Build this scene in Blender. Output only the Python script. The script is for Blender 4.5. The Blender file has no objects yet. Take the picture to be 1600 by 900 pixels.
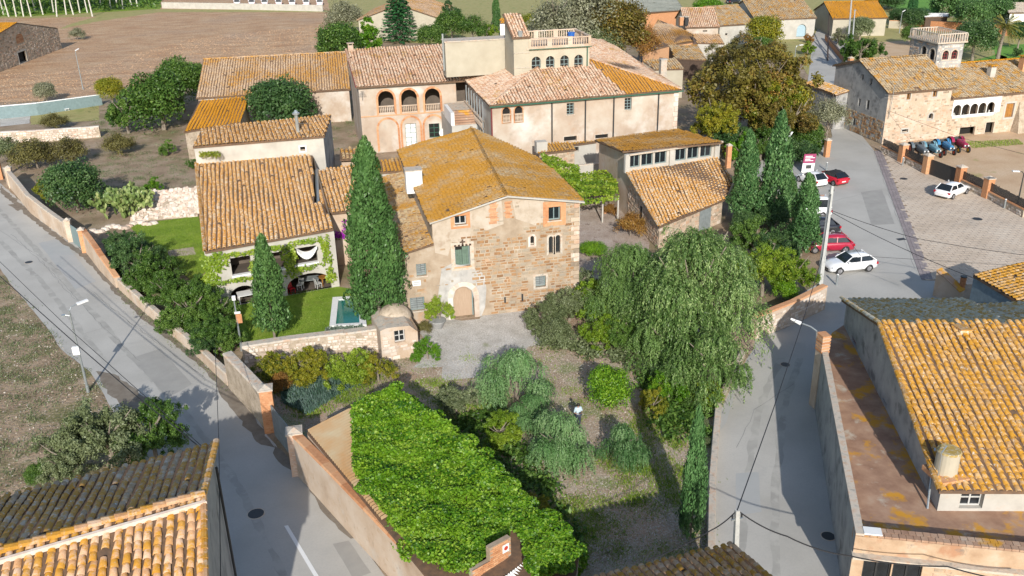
import bpy, math, random
import numpy as np
from mathutils import Vector, Matrix
from mathutils.geometry import tessellate_polygon
R=math.radians
rng=np.random.default_rng(7); random.seed(7)
sc=bpy.context.scene; col=sc.collection
# ---------------------------------------------------------------- camera, sky, sun, exposure
CAM=Vector((-19.105,-62.466,30.0)); TH=R(23.6); RO=R(1.3); YAW=R(12.5); FPX=1430.0
rt=Vector((math.cos(YAW),-math.sin(YAW),0)); hd=Vector((math.sin(YAW),math.cos(YAW),0))
fw=hd*math.cos(TH)+Vector((0,0,-math.sin(TH))); dn=-hd*math.sin(TH)+Vector((0,0,-math.cos(TH)))
cx=rt*math.cos(RO)+dn*math.sin(RO); cd=-rt*math.sin(RO)+dn*math.cos(RO)
cam=bpy.data.cameras.new('camera'); co=bpy.data.objects.new('camera',cam); col.objects.link(co)
m=Matrix((cx,-cd,-fw)).transposed().to_4x4(); m.translation=CAM; co.matrix_world=m
cam.sensor_width=36; cam.lens=36*FPX/1600; cam.clip_end=5000; cam.clip_start=.5; sc.camera=co
SUNV=Vector((0.325,2.06,-1.0)).normalized()          # direction the sunlight travels
w=bpy.data.worlds.new('World'); sc.world=w; w.use_nodes=True
nt=w.node_tree; bg=nt.nodes['Background']; sky=nt.nodes.new('ShaderNodeTexSky'); sky.sky_type='NISHITA'; sky.sun_disc=False
el=math.asin(-SUNV.z); az=math.atan2(-SUNV.x,-SUNV.y); sky.sun_elevation=el; sky.sun_rotation=az
nt.links.new(sky.outputs[0],bg.inputs[0]); bg.inputs[1].default_value=.13
sl=bpy.data.lights.new('sun','SUN'); sl.energy=4.1; sl.angle=R(.5); sl.color=(1,.95,.88)
so=bpy.data.objects.new('sun',sl); col.objects.link(so); so.rotation_euler=SUNV.to_track_quat('-Z','Y').to_euler(); so.location=(-30,-100,90)
sc.view_settings.view_transform='Standard'; sc.view_settings.look='None'; sc.view_settings.gamma=1; sc.view_settings.exposure=.34
# ---------------------------------------------------------------- from a pixel of the photograph (1600x900) to a place
def pray(px,py): return fw+cx*((px-800)/FPX)+cd*((py-450)/FPX)
def W(px,py,z=0.0):
    d=pray(px,py); return CAM+d*((z-CAM.z)/d.z)
def G(px,py): p=W(px,py,0); return (p.x,p.y)
def ppm(p):                                            # photo pixels per metre at a point
    return FPX/((Vector(p)-CAM).dot(fw))
# ---------------------------------------------------------------- objects
def tag(o,label=None,cat=None,group=None,kind=None):
    if label: o['label']=label
    if cat: o['category']=cat
    if group: o['group']=group
    if kind: o['kind']=kind
    return o
def thing(name,label,cat,loc=(0,0,0),rz=0,group=None):
    o=bpy.data.objects.new(name,None); col.objects.link(o); o.location=loc; o.rotation_euler=(0,0,rz)
    return tag(o,label,cat,group)
def link(name,me,parent=None,loc=None):
    o=bpy.data.objects.new(name,me); col.objects.link(o)
    if parent: o.parent=parent
    if loc: o.location=loc
    return o
class MB:
    def __init__(s): s.v=[];s.f=[];s.r=[]
    def add(s,vs,fs,r=None):
        b=len(s.v); s.v+= [tuple(q) for q in vs]; s.f+=[tuple(b+i for i in f) for f in fs]
        s.r+=[random.random() if r is None else r]*len(fs)
    def quad(s,a,b,c,d,r=None): s.add([a,b,c,d],[(0,1,2,3)],r)
    def frame(s,o,a,b,c,r=None):                        # box from corner o along the vectors a, b, c
        o,a,b,c=map(Vector,(o,a,b,c)); v=[o,o+a,o+a+b,o+b,o+c,o+a+c,o+a+b+c,o+b+c]
        s.add(v,[(0,3,2,1),(4,5,6,7),(0,1,5,4),(1,2,6,5),(2,3,7,6),(3,0,4,7)],r)
    def box(s,x0,x1,y0,y1,z0,z1,r=None): s.frame((x0,y0,z0),(x1-x0,0,0),(0,y1-y0,0),(0,0,z1-z0),r)
    def tube(s,p,q,r0,r1=None,n=8,r=None,cap=True):
        p=Vector(p);q=Vector(q); r1=r0 if r1 is None else r1; d=(q-p).normalized()
        a=d.orthogonal().normalized(); b=d.cross(a); v=[]
        for c,rr in ((p,r0),(q,r1)):
            for i in range(n):
                t=2*math.pi*i/n; v.append(c+(a*math.cos(t)+b*math.sin(t))*rr)
        f=[(i,(i+1)%n,n+(i+1)%n,n+i) for i in range(n)]
        if cap: f+=[tuple(range(n-1,-1,-1)),tuple(range(n,2*n))]
        s.add(v,f,r)
    def path(s,pts,rs,n=6,r=None):
        for i in range(len(pts)-1): s.tube(pts[i],pts[i+1],rs[i],rs[i+1],n,r)
    def prism(s,poly,z0,z1,r=None):
        n=len(poly); v=[(x,y,z0) for x,y in poly]+[(x,y,z1) for x,y in poly]
        s.add(v,[tuple(range(n-1,-1,-1)),tuple(range(n,2*n))]+[(i,(i+1)%n,n+(i+1)%n,n+i) for i in range(n)],r)
    def slab(s,poly,t,r=None):                          # 3D polygon thickened downwards
        n=len(poly); poly=[Vector(p) for p in poly]; v=poly+[p-Vector((0,0,t)) for p in poly]
        tr=tessellate_polygon([poly]); f=[tuple(x) for x in tr]+[(n+a,n+c,n+b) for a,b,c in tr]
        s.add(v,f+[(i,n+i,n+(i+1)%n,(i+1)%n) for i in range(n)],r)
    def build(s,name,mat,parent=None,smooth=False,kind=None,loc=None):
        me=bpy.data.meshes.new(name); me.from_pydata(s.v,[],s.f)
        at=me.attributes.new('rnd','FLOAT','FACE'); at.data.foreach_set('value',s.r)
        if smooth: me.polygons.foreach_set('use_smooth',[True]*len(s.f))
        me.materials.append(mat); me.update(); o=link(name,me,parent,loc)
        if kind: o['kind']=kind
        return o
def npmesh(name,V,Fq,rnd,mat,smooth=False):            # numpy quads
    me=bpy.data.meshes.new(name); nf=len(Fq); k=Fq.shape[1]
    me.vertices.add(len(V)); me.vertices.foreach_set('co',V.astype(np.float32).ravel())
    me.loops.add(nf*k); me.loops.foreach_set('vertex_index',Fq.astype(np.int32).ravel())
    me.polygons.add(nf); me.polygons.foreach_set('loop_start',np.arange(0,nf*k,k,dtype=np.int32))
    if smooth: me.polygons.foreach_set('use_smooth',np.ones(nf,bool))
    me.update(calc_edges=True)
    at=me.attributes.new('rnd','FLOAT','FACE'); at.data.foreach_set('value',rnd.astype(np.float32))
    me.materials.append(mat); return me
# ---------------------------------------------------------------- materials
def new_mat(name):
    m=bpy.data.materials.new(name); m.use_nodes=True; t=m.node_tree; return m,t,t.nodes['Principled BSDF']
def nd(t,ty,ins={},**kw):
    n=t.nodes.new('ShaderNode'+ty)
    for k,v in kw.items(): setattr(n,k,v)
    for k,v in ins.items():
        if hasattr(v,'is_output') : t.links.new(v,n.inputs[k])
        else: n.inputs[k].default_value=v
    return n
def c4(c): return (c[0],c[1],c[2],1)
def ramp(t,fac,cols,lo=.3,hi=.7,interp='LINEAR'):
    n=nd(t,'ValToRGB',{0:fac}); e=n.color_ramp; e.interpolation=interp
    while len(e.elements)<len(cols): e.elements.new(.5)
    for i,c in enumerate(cols):
        e.elements[i].position=lo+(hi-lo)*i/max(1,len(cols)-1); e.elements[i].color=c4(c)
    return n.outputs[0]
def noise(t,sc_,detail=6,pos=None,dist=0,rough=.6,stretch=None):
    p=pos or nd(t,'NewGeometry').outputs['Position']
    if stretch: p=nd(t,'Mapping',{0:p,3:stretch}).outputs[0]
    return nd(t,'TexNoise',{0:p,'Scale':sc_,'Detail':detail,'Roughness':rough,'Distortion':dist}).outputs[0]
def rndv(t):
    a=nd(t,'Attribute',attribute_name='rnd').outputs['Fac']; o=nd(t,'ObjectInfo').outputs['Random']
    s=nd(t,'Math',{0:a,1:o},operation='ADD').outputs[0]; return nd(t,'Math',{0:s},operation='FRACT').outputs[0]
def mixc(t,f,a,b):
    n=t.nodes.new('ShaderNodeMix'); n.data_type='RGBA'
    for s,v in ((0,f),(6,a),(7,b)):
        if hasattr(v,'is_output'): t.links.new(v,n.inputs[s])
        else: n.inputs[s].default_value=v if s==0 else c4(v)
    return n.outputs[2]
def mask(t,f,lo,hi):
    return nd(t,'MapRange',{0:f,1:lo,2:hi,3:0.0,4:1.0}).outputs[0]
def surf(name,cols,scale=2,rm=0.0,rough=.85,bump=.3,bscale=20,bdist=.02,stains=(),spec=.3,metal=0,detail=7,stretch=None,fine=None):
    """ramp over noise mixed with the per-piece random value, then blotches, then bump"""
    m,t,b=new_mat(name); n=noise(t,scale,detail,stretch=stretch)
    if rm>0:
        n=nd(t,'Mix',{0:rm,2:nd(t,'MapRange',{0:n,1:.3,2:.7}).outputs[0],3:rndv(t)}).outputs[0]; c=ramp(t,n,cols,.08,.92)
    else: c=ramp(t,n,cols)
    for i,(sc_,lo,hi,k,amt) in enumerate(stains):
        s=noise(t,sc_,8,pos=nd(t,'Mapping',{0:nd(t,'NewGeometry').outputs['Position'],1:(13.7*i+3,5.1*i,7.3*i)}).outputs[0])
        f=nd(t,'Math',{0:mask(t,s,lo,hi),1:amt},operation='MULTIPLY').outputs[0]; c=mixc(t,f,c,k)
    if fine:
        f=noise(t,fine[0],4); c=mixc(t,nd(t,'Math',{0:mask(t,f,.45,.65),1:fine[2]},operation='MULTIPLY').outputs[0],c,fine[1])
    t.links.new(c,b.inputs['Base Color']); b.inputs['Roughness'].default_value=rough; b.inputs['Specular IOR Level'].default_value=spec; b.inputs['Metallic'].default_value=metal
    if bump:
        bn=nd(t,'Bump',{'Strength':bump,'Distance':bdist,'Height':noise(t,bscale,5)}); t.links.new(bn.outputs[0],b.inputs['Normal'])
    return m
def plain(name,c,rough=.5,metal=0,spec=.5,coat=0,var=.12):
    m,t,b=new_mat(name); n=noise(t,3,5); d=tuple(x*(1-var) for x in c)
    t.links.new(ramp(t,n,[d,c]),b.inputs['Base Color']); b.inputs['Roughness'].default_value=rough; b.inputs['Metallic'].default_value=metal
    b.inputs['Specular IOR Level'].default_value=spec; b.inputs['Coat Weight'].default_value=coat; return m
def leafm(name,cols,trans=.3,rough=.55,big=.5):
    m,t,b=new_mat(name); r=rndv(t); n=noise(t,big,3)
    f=nd(t,'Mix',{0:.3,2:r,3:nd(t,'MapRange',{0:n,1:.3,2:.7}).outputs[0]}).outputs[0]
    c=ramp(t,f,cols,.05,.95); t.links.new(c,b.inputs['Base Color']); b.inputs['Roughness'].default_value=.45; b.inputs['Specular IOR Level'].default_value=.4
    tr=nd(t,'BsdfTranslucent',{0:c}); mx=nd(t,'MixShader',{0:trans,1:b.outputs[0],2:tr.outputs[0]})
    t.links.new(mx.outputs[0],t.nodes['Material Output'].inputs[0]); return m
def tilem(name,cols,lichen,lo,hi,lsc=1.3,lichen2=None,speck=(.5,.5,.46),sp=(.56,.66)):
    m,t,b=new_mat(name); r=rndv(t); n=noise(t,6,6)
    f=nd(t,'Mix',{0:.7,2:nd(t,'MapRange',{0:n,1:.3,2:.7}).outputs[0],3:r}).outputs[0]
    c=ramp(t,f,cols,.05,.95)
    s=nd(t,'Math',{0:noise(t,lsc,9,rough=.7),1:nd(t,'Math',{0:r,1:.16},operation='MULTIPLY').outputs[0]},operation='ADD').outputs[0]
    c=mixc(t,nd(t,'Math',{0:mask(t,s,lo,hi),1:.84},operation='MULTIPLY').outputs[0],c,ramp(t,noise(t,9,4),[lichen2 or tuple(x*.7 for x in lichen),lichen]))
    c=mixc(t,mask(t,noise(t,7.5,6,rough=.7),*sp),c,speck)
    t.links.new(c,b.inputs['Base Color']); b.inputs['Roughness'].default_value=.9; b.inputs['Specular IOR Level'].default_value=.2
    bn=nd(t,'Bump',{'Strength':.4,'Distance':.02,'Height':noise(t,25,4)}); t.links.new(bn.outputs[0],b.inputs['Normal']); return m
OR=(.58,.25,.015); OR2=(.42,.17,.01)
MT=dict(
 t_br=tilem('tile_lichened_orange',[(.24,.18,.11),(.42,.24,.09),(.54,.37,.19),(.46,.26,.08),(.5,.46,.36)],(.52,.25,.012),.47,.60,1.6),
 t_brb=tilem('tile_grey_yellow',[(.34,.3,.21),(.56,.5,.37),(.68,.63,.5),(.56,.4,.16)],(.55,.29,.02),.54,.66,2.2),  # back slope colour lightened to make up for its missing sun
 t_bl=tilem('tile_pale_pink',[(.38,.20,.09),(.52,.31,.17),(.56,.40,.28),(.46,.24,.09),(.54,.47,.36)],(.52,.25,.015),.55,.64,1.8,sp=(.62,.7)),
 t_blb=tilem('tile_weathered_brightened',[(.32,.24,.16),(.50,.36,.24),(.6,.52,.42),(.54,.32,.13)],(.62,.3,.02),.5,.6,1.6,speck=(.62,.62,.58)),  # weathered tile, colour raised to make up for shade on the back slope
 t_main=tilem('tile_ochre',[(.24,.16,.08),(.38,.23,.09),(.36,.27,.16),(.42,.36,.26)],(.45,.215,.014),.49,.60,.36,speck=(.38,.35,.28),sp=(.6,.7)),
 t_low=tilem('tile_brown_thin',[(.2,.13,.07),(.38,.24,.12),(.44,.34,.2),(.3,.22,.13)],(.45,.21,.015),.56,.68,.6,speck=(.36,.34,.29)),
 t_vine=tilem('tile_orange_white',[(.46,.22,.05),(.56,.31,.09),(.54,.40,.24),(.6,.54,.42)],(.58,.25,.012),.50,.62,1.4,speck=(.62,.62,.57),sp=(.53,.6)),
 t_manor=tilem('tile_rose',[(.36,.19,.11),(.50,.30,.19),(.56,.39,.27),(.6,.48,.37),(.38,.2,.12)],(.5,.26,.05),.66,.76,.25,speck=(.64,.56,.47),sp=(.56,.64)),
 t_manoro=tilem('tile_orange_patch',[(.42,.22,.08),(.5,.3,.12),(.42,.26,.1)],(.52,.23,.012),.40,.5,.5,speck=(.45,.38,.27)),
 t_farm=tilem('tile_grey_brown',[(.2,.16,.1),(.34,.26,.17),(.42,.35,.24),(.28,.2,.12)],(.46,.22,.015),.55,.68,.9,speck=(.42,.38,.3)),
 t_ora=tilem('tile_bright_orange',[(.5,.24,.03),(.56,.28,.04),(.5,.3,.1)],(.56,.25,.01),.3,.5,.5,speck=(.5,.3,.1)),
 t_far=tilem('tile_far',[(.3,.2,.12),(.46,.3,.18),(.52,.37,.25)],(.5,.25,.04),.56,.7,.3),
 under=surf('tile_bed',[(.10,.07,.05),(.2,.12,.07)],3,rough=.95),
 plaster=surf('peach_plaster',[(.36,.27,.20),(.44,.35,.27),(.50,.44,.36)],.35,bump=.25,bscale=8,stains=((.22,.5,.68,(.64,.61,.56),.9),(.5,.58,.7,(.44,.28,.18),.55),(1.1,.58,.72,(.30,.27,.23),.45))),
 cream=surf('cream_plaster',[(.38,.34,.26),(.46,.42,.33)],.6,bump=.1,bscale=6,stains=((1,.62,.8,(.4,.36,.26),.5),)),
 white=surf('old_white_wall',[(.38,.36,.32),(.50,.48,.43)],.8,bump=.2,bscale=9,stains=((.7,.55,.7,(.42,.40,.35),.6),(2,.62,.72,(.5,.36,.26),.5))),
 grey=surf('grey_render',[(.20,.20,.20),(.32,.32,.31),(.4,.39,.37)],.7,bump=.3,bscale=7,stains=((.8,.55,.68,(.08,.08,.08),.7),(.5,.6,.7,(.5,.48,.44),.4))),
 sand=surf('sandy_render',[(.42,.31,.22),(.51,.40,.30),(.57,.48,.39)],.6,bump=.4,bscale=10,stains=((.5,.55,.7,(.50,.49,.46),.6),(1.6,.6,.7,(.36,.22,.12),.5),(3,.62,.7,(.27,.22,.17),.5))),
 mortar=surf('pale_mortar',[(.27,.205,.14),(.37,.29,.21),(.45,.385,.305)],.9,bump=.5,bscale=12,stains=((.4,.6,.72,(.52,.50,.46),.6),(.45,.62,.7,(.5,.3,.17),.7))),
 rubble=surf('rubble_mortar',[(.30,.24,.17),(.44,.36,.27),(.52,.44,.34)],1.6,bump=.6,bscale=8,bdist=.05,stains=((5,.55,.65,(.2,.15,.1),.6),)),
 stone=surf('brown_stone',[(.20,.11,.055),(.32,.18,.085),(.38,.24,.13),(.35,.29,.21),(.30,.26,.21)],3,rm=.75,bump=.5,bscale=14),
 stoneg=surf('mixed_field_stone',[(.24,.19,.14),(.42,.33,.24),(.52,.42,.32),(.46,.29,.19),(.6,.54,.46)],3,rm=.8,bump=.5,bscale=14),
 stonep=surf('pale_stone',[(.42,.33,.26),(.6,.52,.44),(.68,.62,.54),(.52,.36,.27)],3,rm=.8,bump=.5,bscale=12),
 brick=surf('brick_orange',[(.38,.16,.07),(.52,.26,.13),(.6,.36,.2)],5,rm=.6,bump=.4,bscale=16),
 brickr=surf('terrace_brick',[(.26,.15,.10),(.38,.24,.16),(.46,.35,.26)],.9,rm=.35,bump=.4,bscale=16,stains=((.55,.53,.6,(.55,.27,.02),.9),(.9,.58,.68,(.5,.46,.38),.7))),
 cap=surf('wall_coping',[(.36,.33,.28),(.52,.46,.38),(.5,.33,.22)],2.5,bump=.5,bscale=10,stains=((3,.58,.66,(.24,.23,.2),.6),)),
 road=surf('concrete_road',[(.37,.355,.32),(.43,.415,.38),(.48,.465,.425)],.18,bump=.12,bscale=30,bdist=.01,stains=((.35,.6,.75,(.33,.33,.32),.6),(.12,.62,.8,(.46,.43,.37),.6),(1.4,.70,.76,(.26,.26,.25),.4)),fine=(9,(.32,.32,.31),.25)),
 paver=surf('beige_paver',[(.44,.36,.28),(.52,.43,.34),(.56,.48,.39)],.3,rm=.3,bump=.2,stains=((.2,.58,.75,(.36,.33,.29),.6),)),
 band=surf('mauve_paver',[(.22,.19,.19),(.3,.26,.26)],1,rm=.5,bump=.2),
 dirt=surf('dry_dirt',[(.24,.17,.11),(.34,.25,.17),(.42,.33,.24)],.5,bump=.8,bscale=5,bdist=.06,stains=((.15,.5,.68,(.16,.15,.06),.8),(1.2,.6,.68,(.10,.12,.035),.7)),fine=(7,(.18,.14,.09),.5)),
 verge=surf('rough_verge',[(.17,.12,.07),(.31,.22,.14),(.42,.32,.22)],.6,bump=1,bscale=4,bdist=.1,stains=((.35,.5,.62,(.12,.13,.035),.8),(1.5,.58,.66,(.06,.09,.02),.8)),fine=(6,(.4,.32,.24),.5)),
 field=surf('ploughed_field',[(.38,.215,.115),(.50,.32,.185),(.57,.41,.26)],.16,bump=1,bscale=1.3,bdist=.25,stretch=(1,2.4,1),stains=((.05,.5,.7,(.42,.30,.21),.7),(.9,.6,.7,(.2,.12,.07),.7)),fine=(2.6,(.22,.13,.08),.5)),
 garden=surf('leaf_litter',[(.22,.15,.09),(.35,.26,.18),(.45,.37,.28)],.55,bump=1,bscale=6,bdist=.06,stains=((.22,.50,.60,(.38,.23,.14),.75),(.26,.54,.62,(.15,.20,.045),.8)),fine=(10,(.52,.47,.40),.6)),
 gravel=surf('grey_gravel',[(.42,.40,.36),(.54,.52,.48),(.62,.60,.56)],.8,bump=1,bscale=9,bdist=.05,stains=((.5,.6,.68,(.2,.24,.09),.6),),fine=(11,(.26,.23,.19),.65)),
 court=surf('cobbled_court',[(.34,.27,.22),(.45,.37,.31),(.52,.46,.4)],.6,bump=1,bscale=7,bdist=.05,stains=((1.1,.58,.66,(.2,.14,.11),.8),),fine=(9,(.28,.2,.15),.7)),
 yard=surf('sand_yard',[(.46,.31,.19),(.54,.39,.25),(.58,.44,.30)],.3,bump=.4,bscale=6,stains=((.3,.62,.7,(.3,.3,.1),.7),),fine=(6,(.4,.26,.15),.5)),
 lawn=surf('lawn_ground',[(.12,.20,.015),(.18,.28,.025),(.26,.33,.05)],.6,bump=1,bscale=12,bdist=.05,stains=((.3,.55,.7,(.24,.25,.06),.6),)),
 lawnf=surf('mown_far_lawn',[(.10,.24,.03),(.15,.32,.045)],.2,bump=.4,bscale=8),
 drygrass=surf('yellowed_lawn',[(.28,.25,.09),(.36,.32,.13),(.22,.24,.07)],.5,bump=.6,bscale=8),
 glass=plain('dark_glass',(.018,.024,.03),.12,spec=.8,var=.5), void=plain('unlit_room_black',(.012,.011,.01),.9),  # void: near-black sheet standing in for unlit interiors
 frame=plain('grey_green_frame',(.20,.27,.27),.6), framew=plain('pale_frame',(.5,.5,.48),.6), shut=plain('green_shutter',(.13,.20,.15),.6,var=.3),
 shutg=plain('grey_shutter',(.25,.28,.28),.7,var=.3), wood=surf('worn_door_wood',[(.36,.26,.18),(.5,.38,.28)],4,rm=.5,bump=.3,stretch=(4,4,.4)),
 woodo=plain('orange_wood',(.42,.19,.04),.6,var=.4), woodd=plain('dark_wood',(.09,.055,.035),.7,var=.4),
 metal=plain('galvanised_metal',(.42,.46,.47),.35,.6), black=plain('black_metal',(.03,.032,.034),.5), pole=plain('concrete_pole',(.46,.46,.43),.85,var=.25),
 whitep=plain('white_paint',(.78,.78,.76),.5,var=.06), teal=plain('teal_fence',(.20,.28,.29),.7,var=.25), blue=plain('blue_plastic',(.02,.12,.45),.4),
 redt=plain('oxblood_trim',(.20,.03,.03),.6), greent=plain('green_gutter',(.03,.11,.07),.5), cable=plain('cable',(.02,.02,.022),.7),
 bark=surf('bark',[(.16,.13,.1),(.3,.26,.21)],4,stretch=(6,6,1),bump=.8,bscale=12), barkw=surf('pale_bark',[(.45,.43,.38),(.62,.6,.54)],3,bump=.4),
 skin=plain('skin',(.42,.24,.16),.6), hair=plain('black_hair',(.015,.012,.01),.5), shirt=plain('pale_blue_shirt',(.50,.62,.68),.8), jeans=plain('dark_trousers',(.03,.04,.06),.8),
 tyre=plain('tyre',(.018,.018,.018),.8), rim=plain('rim',(.5,.5,.52),.3,.8), carw=plain('white_car_paint',(.78,.79,.8),.25,coat=1,var=.02), carr=plain('red_car_paint',(.50,.012,.03),.25,coat=1,var=.1),
 carr2=plain('crimson_car_paint',(.42,.02,.05),.25,coat=1,var=.1), carb=plain('black_car_paint',(.02,.02,.025),.25,coat=1), cloth=plain('black_soft_top',(.02,.02,.022),.8),
 tail=plain('tail_light',(.4,.01,.02),.2), head=plain('head_light',(.6,.62,.65),.15), plate=plain('number_plate',(.75,.75,.72),.5),
 trb=plain('blue_tractor_paint',(.05,.22,.42),.35,var=.2), trg=plain('faded_blue_tractor_paint',(.16,.34,.42),.45,var=.3), trr=plain('crimson_tractor_paint',(.32,.015,.07),.4,var=.2), yel=plain('yellow_rim',(.6,.36,.02),.5), redr=plain('red_rim',(.5,.06,.04),.5),
 render=surf('grey_white_render',[(.30,.29,.27),(.42,.40,.37),(.38,.33,.27)],1.3,bump=.5,bscale=9,stains=((.8,.5,.62,(.50,.49,.46),.7),)), render2=surf('weathered_render',[(.36,.29,.22),(.45,.38,.30),(.50,.44,.37)],1.2,bump=.5,bscale=9,stains=((1.5,.56,.66,(.33,.25,.18),.7),)),
 facad=surf('weathered_ochre_facade',[(.36,.24,.15),(.46,.33,.22),(.52,.43,.33)],.9,bump=.5,bscale=9,stains=((.7,.54,.64,(.36,.17,.09),.7),(1.8,.6,.7,(.2,.17,.14),.7),)), lid=tilem('lichened_lid',[(.4,.36,.26),(.46,.38,.2)],(.42,.27,.04),.45,.6,4),
 porch=surf('porch_wall_painted_shade',[(.09,.075,.06),(.15,.12,.095)],1),  # recess colour darkened so the loggias read as shaded
 bougain=leafm('purple_bougainvillea',[(.16,.01,.2),(.38,.02,.42),(.5,.08,.5)]),
)
# foliage
LF=dict(
 oak=leafm('leaf_dark_green',[(.025,.065,.022),(.065,.14,.04),(.15,.25,.08)],trans=.35),
 broad=leafm('leaf_mid_green',[(.03,.08,.012),(.09,.18,.028),(.22,.34,.07)],trans=.35),
 fresh=leafm('leaf_fresh_green',[(0.052,0.143,0.008),(0.117,0.273,0.013),(0.260,0.429,0.026)]),
 ivy=leafm('leaf_ivy_green',[(.02,.09,.003),(.08,.21,.008),(.17,.33,.015),(.32,.46,.05)],trans=.3),
 vine=leafm('leaf_vine',[(.07,.15,.01),(.19,.30,.02),(.38,.46,.05)]),
 yellow=leafm('leaf_yellow_green',[(.09,.13,.012),(.21,.24,.018),(.40,.33,.03)]),
 olive=leafm('leaf_olive',[(.08,.11,.04),(.17,.21,.09),(.32,.37,.20)],trans=.35),
 grey=leafm('leaf_grey_green',[(.13,.13,.08),(.24,.25,.14),(.38,.38,.26)]),
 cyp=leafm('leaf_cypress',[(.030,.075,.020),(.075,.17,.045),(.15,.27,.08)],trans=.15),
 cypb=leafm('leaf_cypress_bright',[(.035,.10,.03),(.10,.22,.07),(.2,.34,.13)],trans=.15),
 fir=leafm('leaf_fir',[(0.014,0.072,0.026),(0.043,0.160,0.051),(0.087,0.232,0.072)],trans=.15),
 weep=leafm('leaf_pepper_tree',[(.07,.14,.03),(.19,.32,.085),(.41,.53,.21)],trans=.4),
 weepb=leafm('leaf_weeping_green',[(.05,.14,.04),(.14,.29,.09),(.33,.48,.22)],trans=.4),
 autumn=leafm('leaf_autumn',[(.07,.06,.014),(.15,.125,.025),(.20,.175,.03),(.27,.15,.04)]),
 rust=leafm('leaf_rust',[(0.169,0.078,0.019),(0.364,0.182,0.039),(0.416,0.286,0.065)]),
 brown=leafm('leaf_brown_shrub',[(0.078,0.065,0.026),(0.169,0.156,0.046),(0.260,0.234,0.078)]),
 pad=leafm('cactus_pad',[(.07,.12,.03),(.17,.24,.07),(.36,.40,.16)],trans=.05),
 grass=leafm('grass_blades',[(.12,.20,.012),(.2,.32,.025),(.34,.42,.07)]),
 dry=leafm('dry_litter',[(.30,.22,.14),(.48,.42,.34),(.6,.57,.5)],trans=.1),
 blueg=leafm('blue_green_blades',[(.05,.12,.07),(.12,.2,.15),(.2,.28,.25)]),
 lav=leafm('grey_lavender',[(.12,.18,.13),(.22,.29,.22),(.3,.36,.3)]),
 palm=leafm('palm_leaf',[(.10,.12,.02),(.24,.24,.05),(.38,.34,.1)]),
)
# ---------------------------------------------------------------- helpers for ground, walls, windows, roofs
def sheet(name,poly,z,mat,wob=0,parent=None,world=False,kind='structure',sub=1.2):
    pts=[Vector((*p,0)) if world else Vector((*G(*p),0)) for p in poly]; out=[]
    for i,a in enumerate(pts):
        b=pts[(i+1)%len(pts)]; n=max(1,int((b-a).length/sub)) if wob else 1
        for k in range(n):
            q=a.lerp(b,k/n); out.append(q+Vector((random.uniform(-wob,wob),random.uniform(-wob,wob),0)) if wob and k else q)
    mb=MB(); mb.add([(p.x,p.y,z) for p in out],[t for t in tessellate_polygon([out])],0)
    o=mb.build(name,mat,parent)
    if o.data.polygons[0].normal.z<0: o.data.flip_normals()
    if kind: o['kind']=kind
    return o
def inpoly(x,y,poly):
    c=False; n=len(poly)
    for i in range(n):
        (x1,y1),(x2,y2)=poly[i],poly[(i+1)%n]
        if (y1>y)!=(y2>y) and x<(x2-x1)*(y-y1)/(y2-y1)+x1: c=not c
    return c
def hpoly(h,g=0):
    s0,s1,z0,z1=h['r']; s0-=g;s1+=g;z0-=g;z1+=g
    if not h.get('arch'): return [(s0,z0),(s1,z0),(s1,z1),(s0,z1)]
    r=(s1-s0)/2; c=(s0+s1)/2; zc=z1-r if h['arch']==1 else z1-r*h['arch']; ry=z1-zc
    return [(s0,z0),(s1,z0)]+[(c+r*math.cos(t),zc+ry*math.sin(t)) for t in [math.pi*k/10 for k in range(11)]]
def fpx(P0,P1,px,py):                                   # pixel -> (along, up) on the upright plane through P0-P1
    d=Vector((P1[0]-P0[0],P1[1]-P0[1],0)).normalized(); n=Vector((d.y,-d.x,0)); r=pray(px,py)
    t=(Vector((P0[0],P0[1],0))-CAM).dot(n)/r.dot(n); q=CAM+r*t; return ((q-Vector((P0[0],P0[1],0))).dot(d),q.z)
def H(P0,P1,x0,y0,x1,y1,style='glass',**k):             # an opening from its pixel box
    xm=(x0+x1)/2; ym=(y0+y1)/2
    s0=fpx(P0,P1,x0,ym)[0]; s1=fpx(P0,P1,x1,ym)[0]; z1=fpx(P0,P1,xm,y0)[1]; z0=fpx(P0,P1,xm,y1)[1]
    return dict(r=(s0,s1,z0,z1),style=style,**k)
def frame3(P0,P1):
    o=Vector((P0[0],P0[1],0)); d=Vector((P1[0]-P0[0],P1[1]-P0[1],0)).normalized(); n=Vector((d.y,-d.x,0))
    return o,d,n,lambda s,z,e=0:o+d*s+Vector((0,0,z))+n*e
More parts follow.
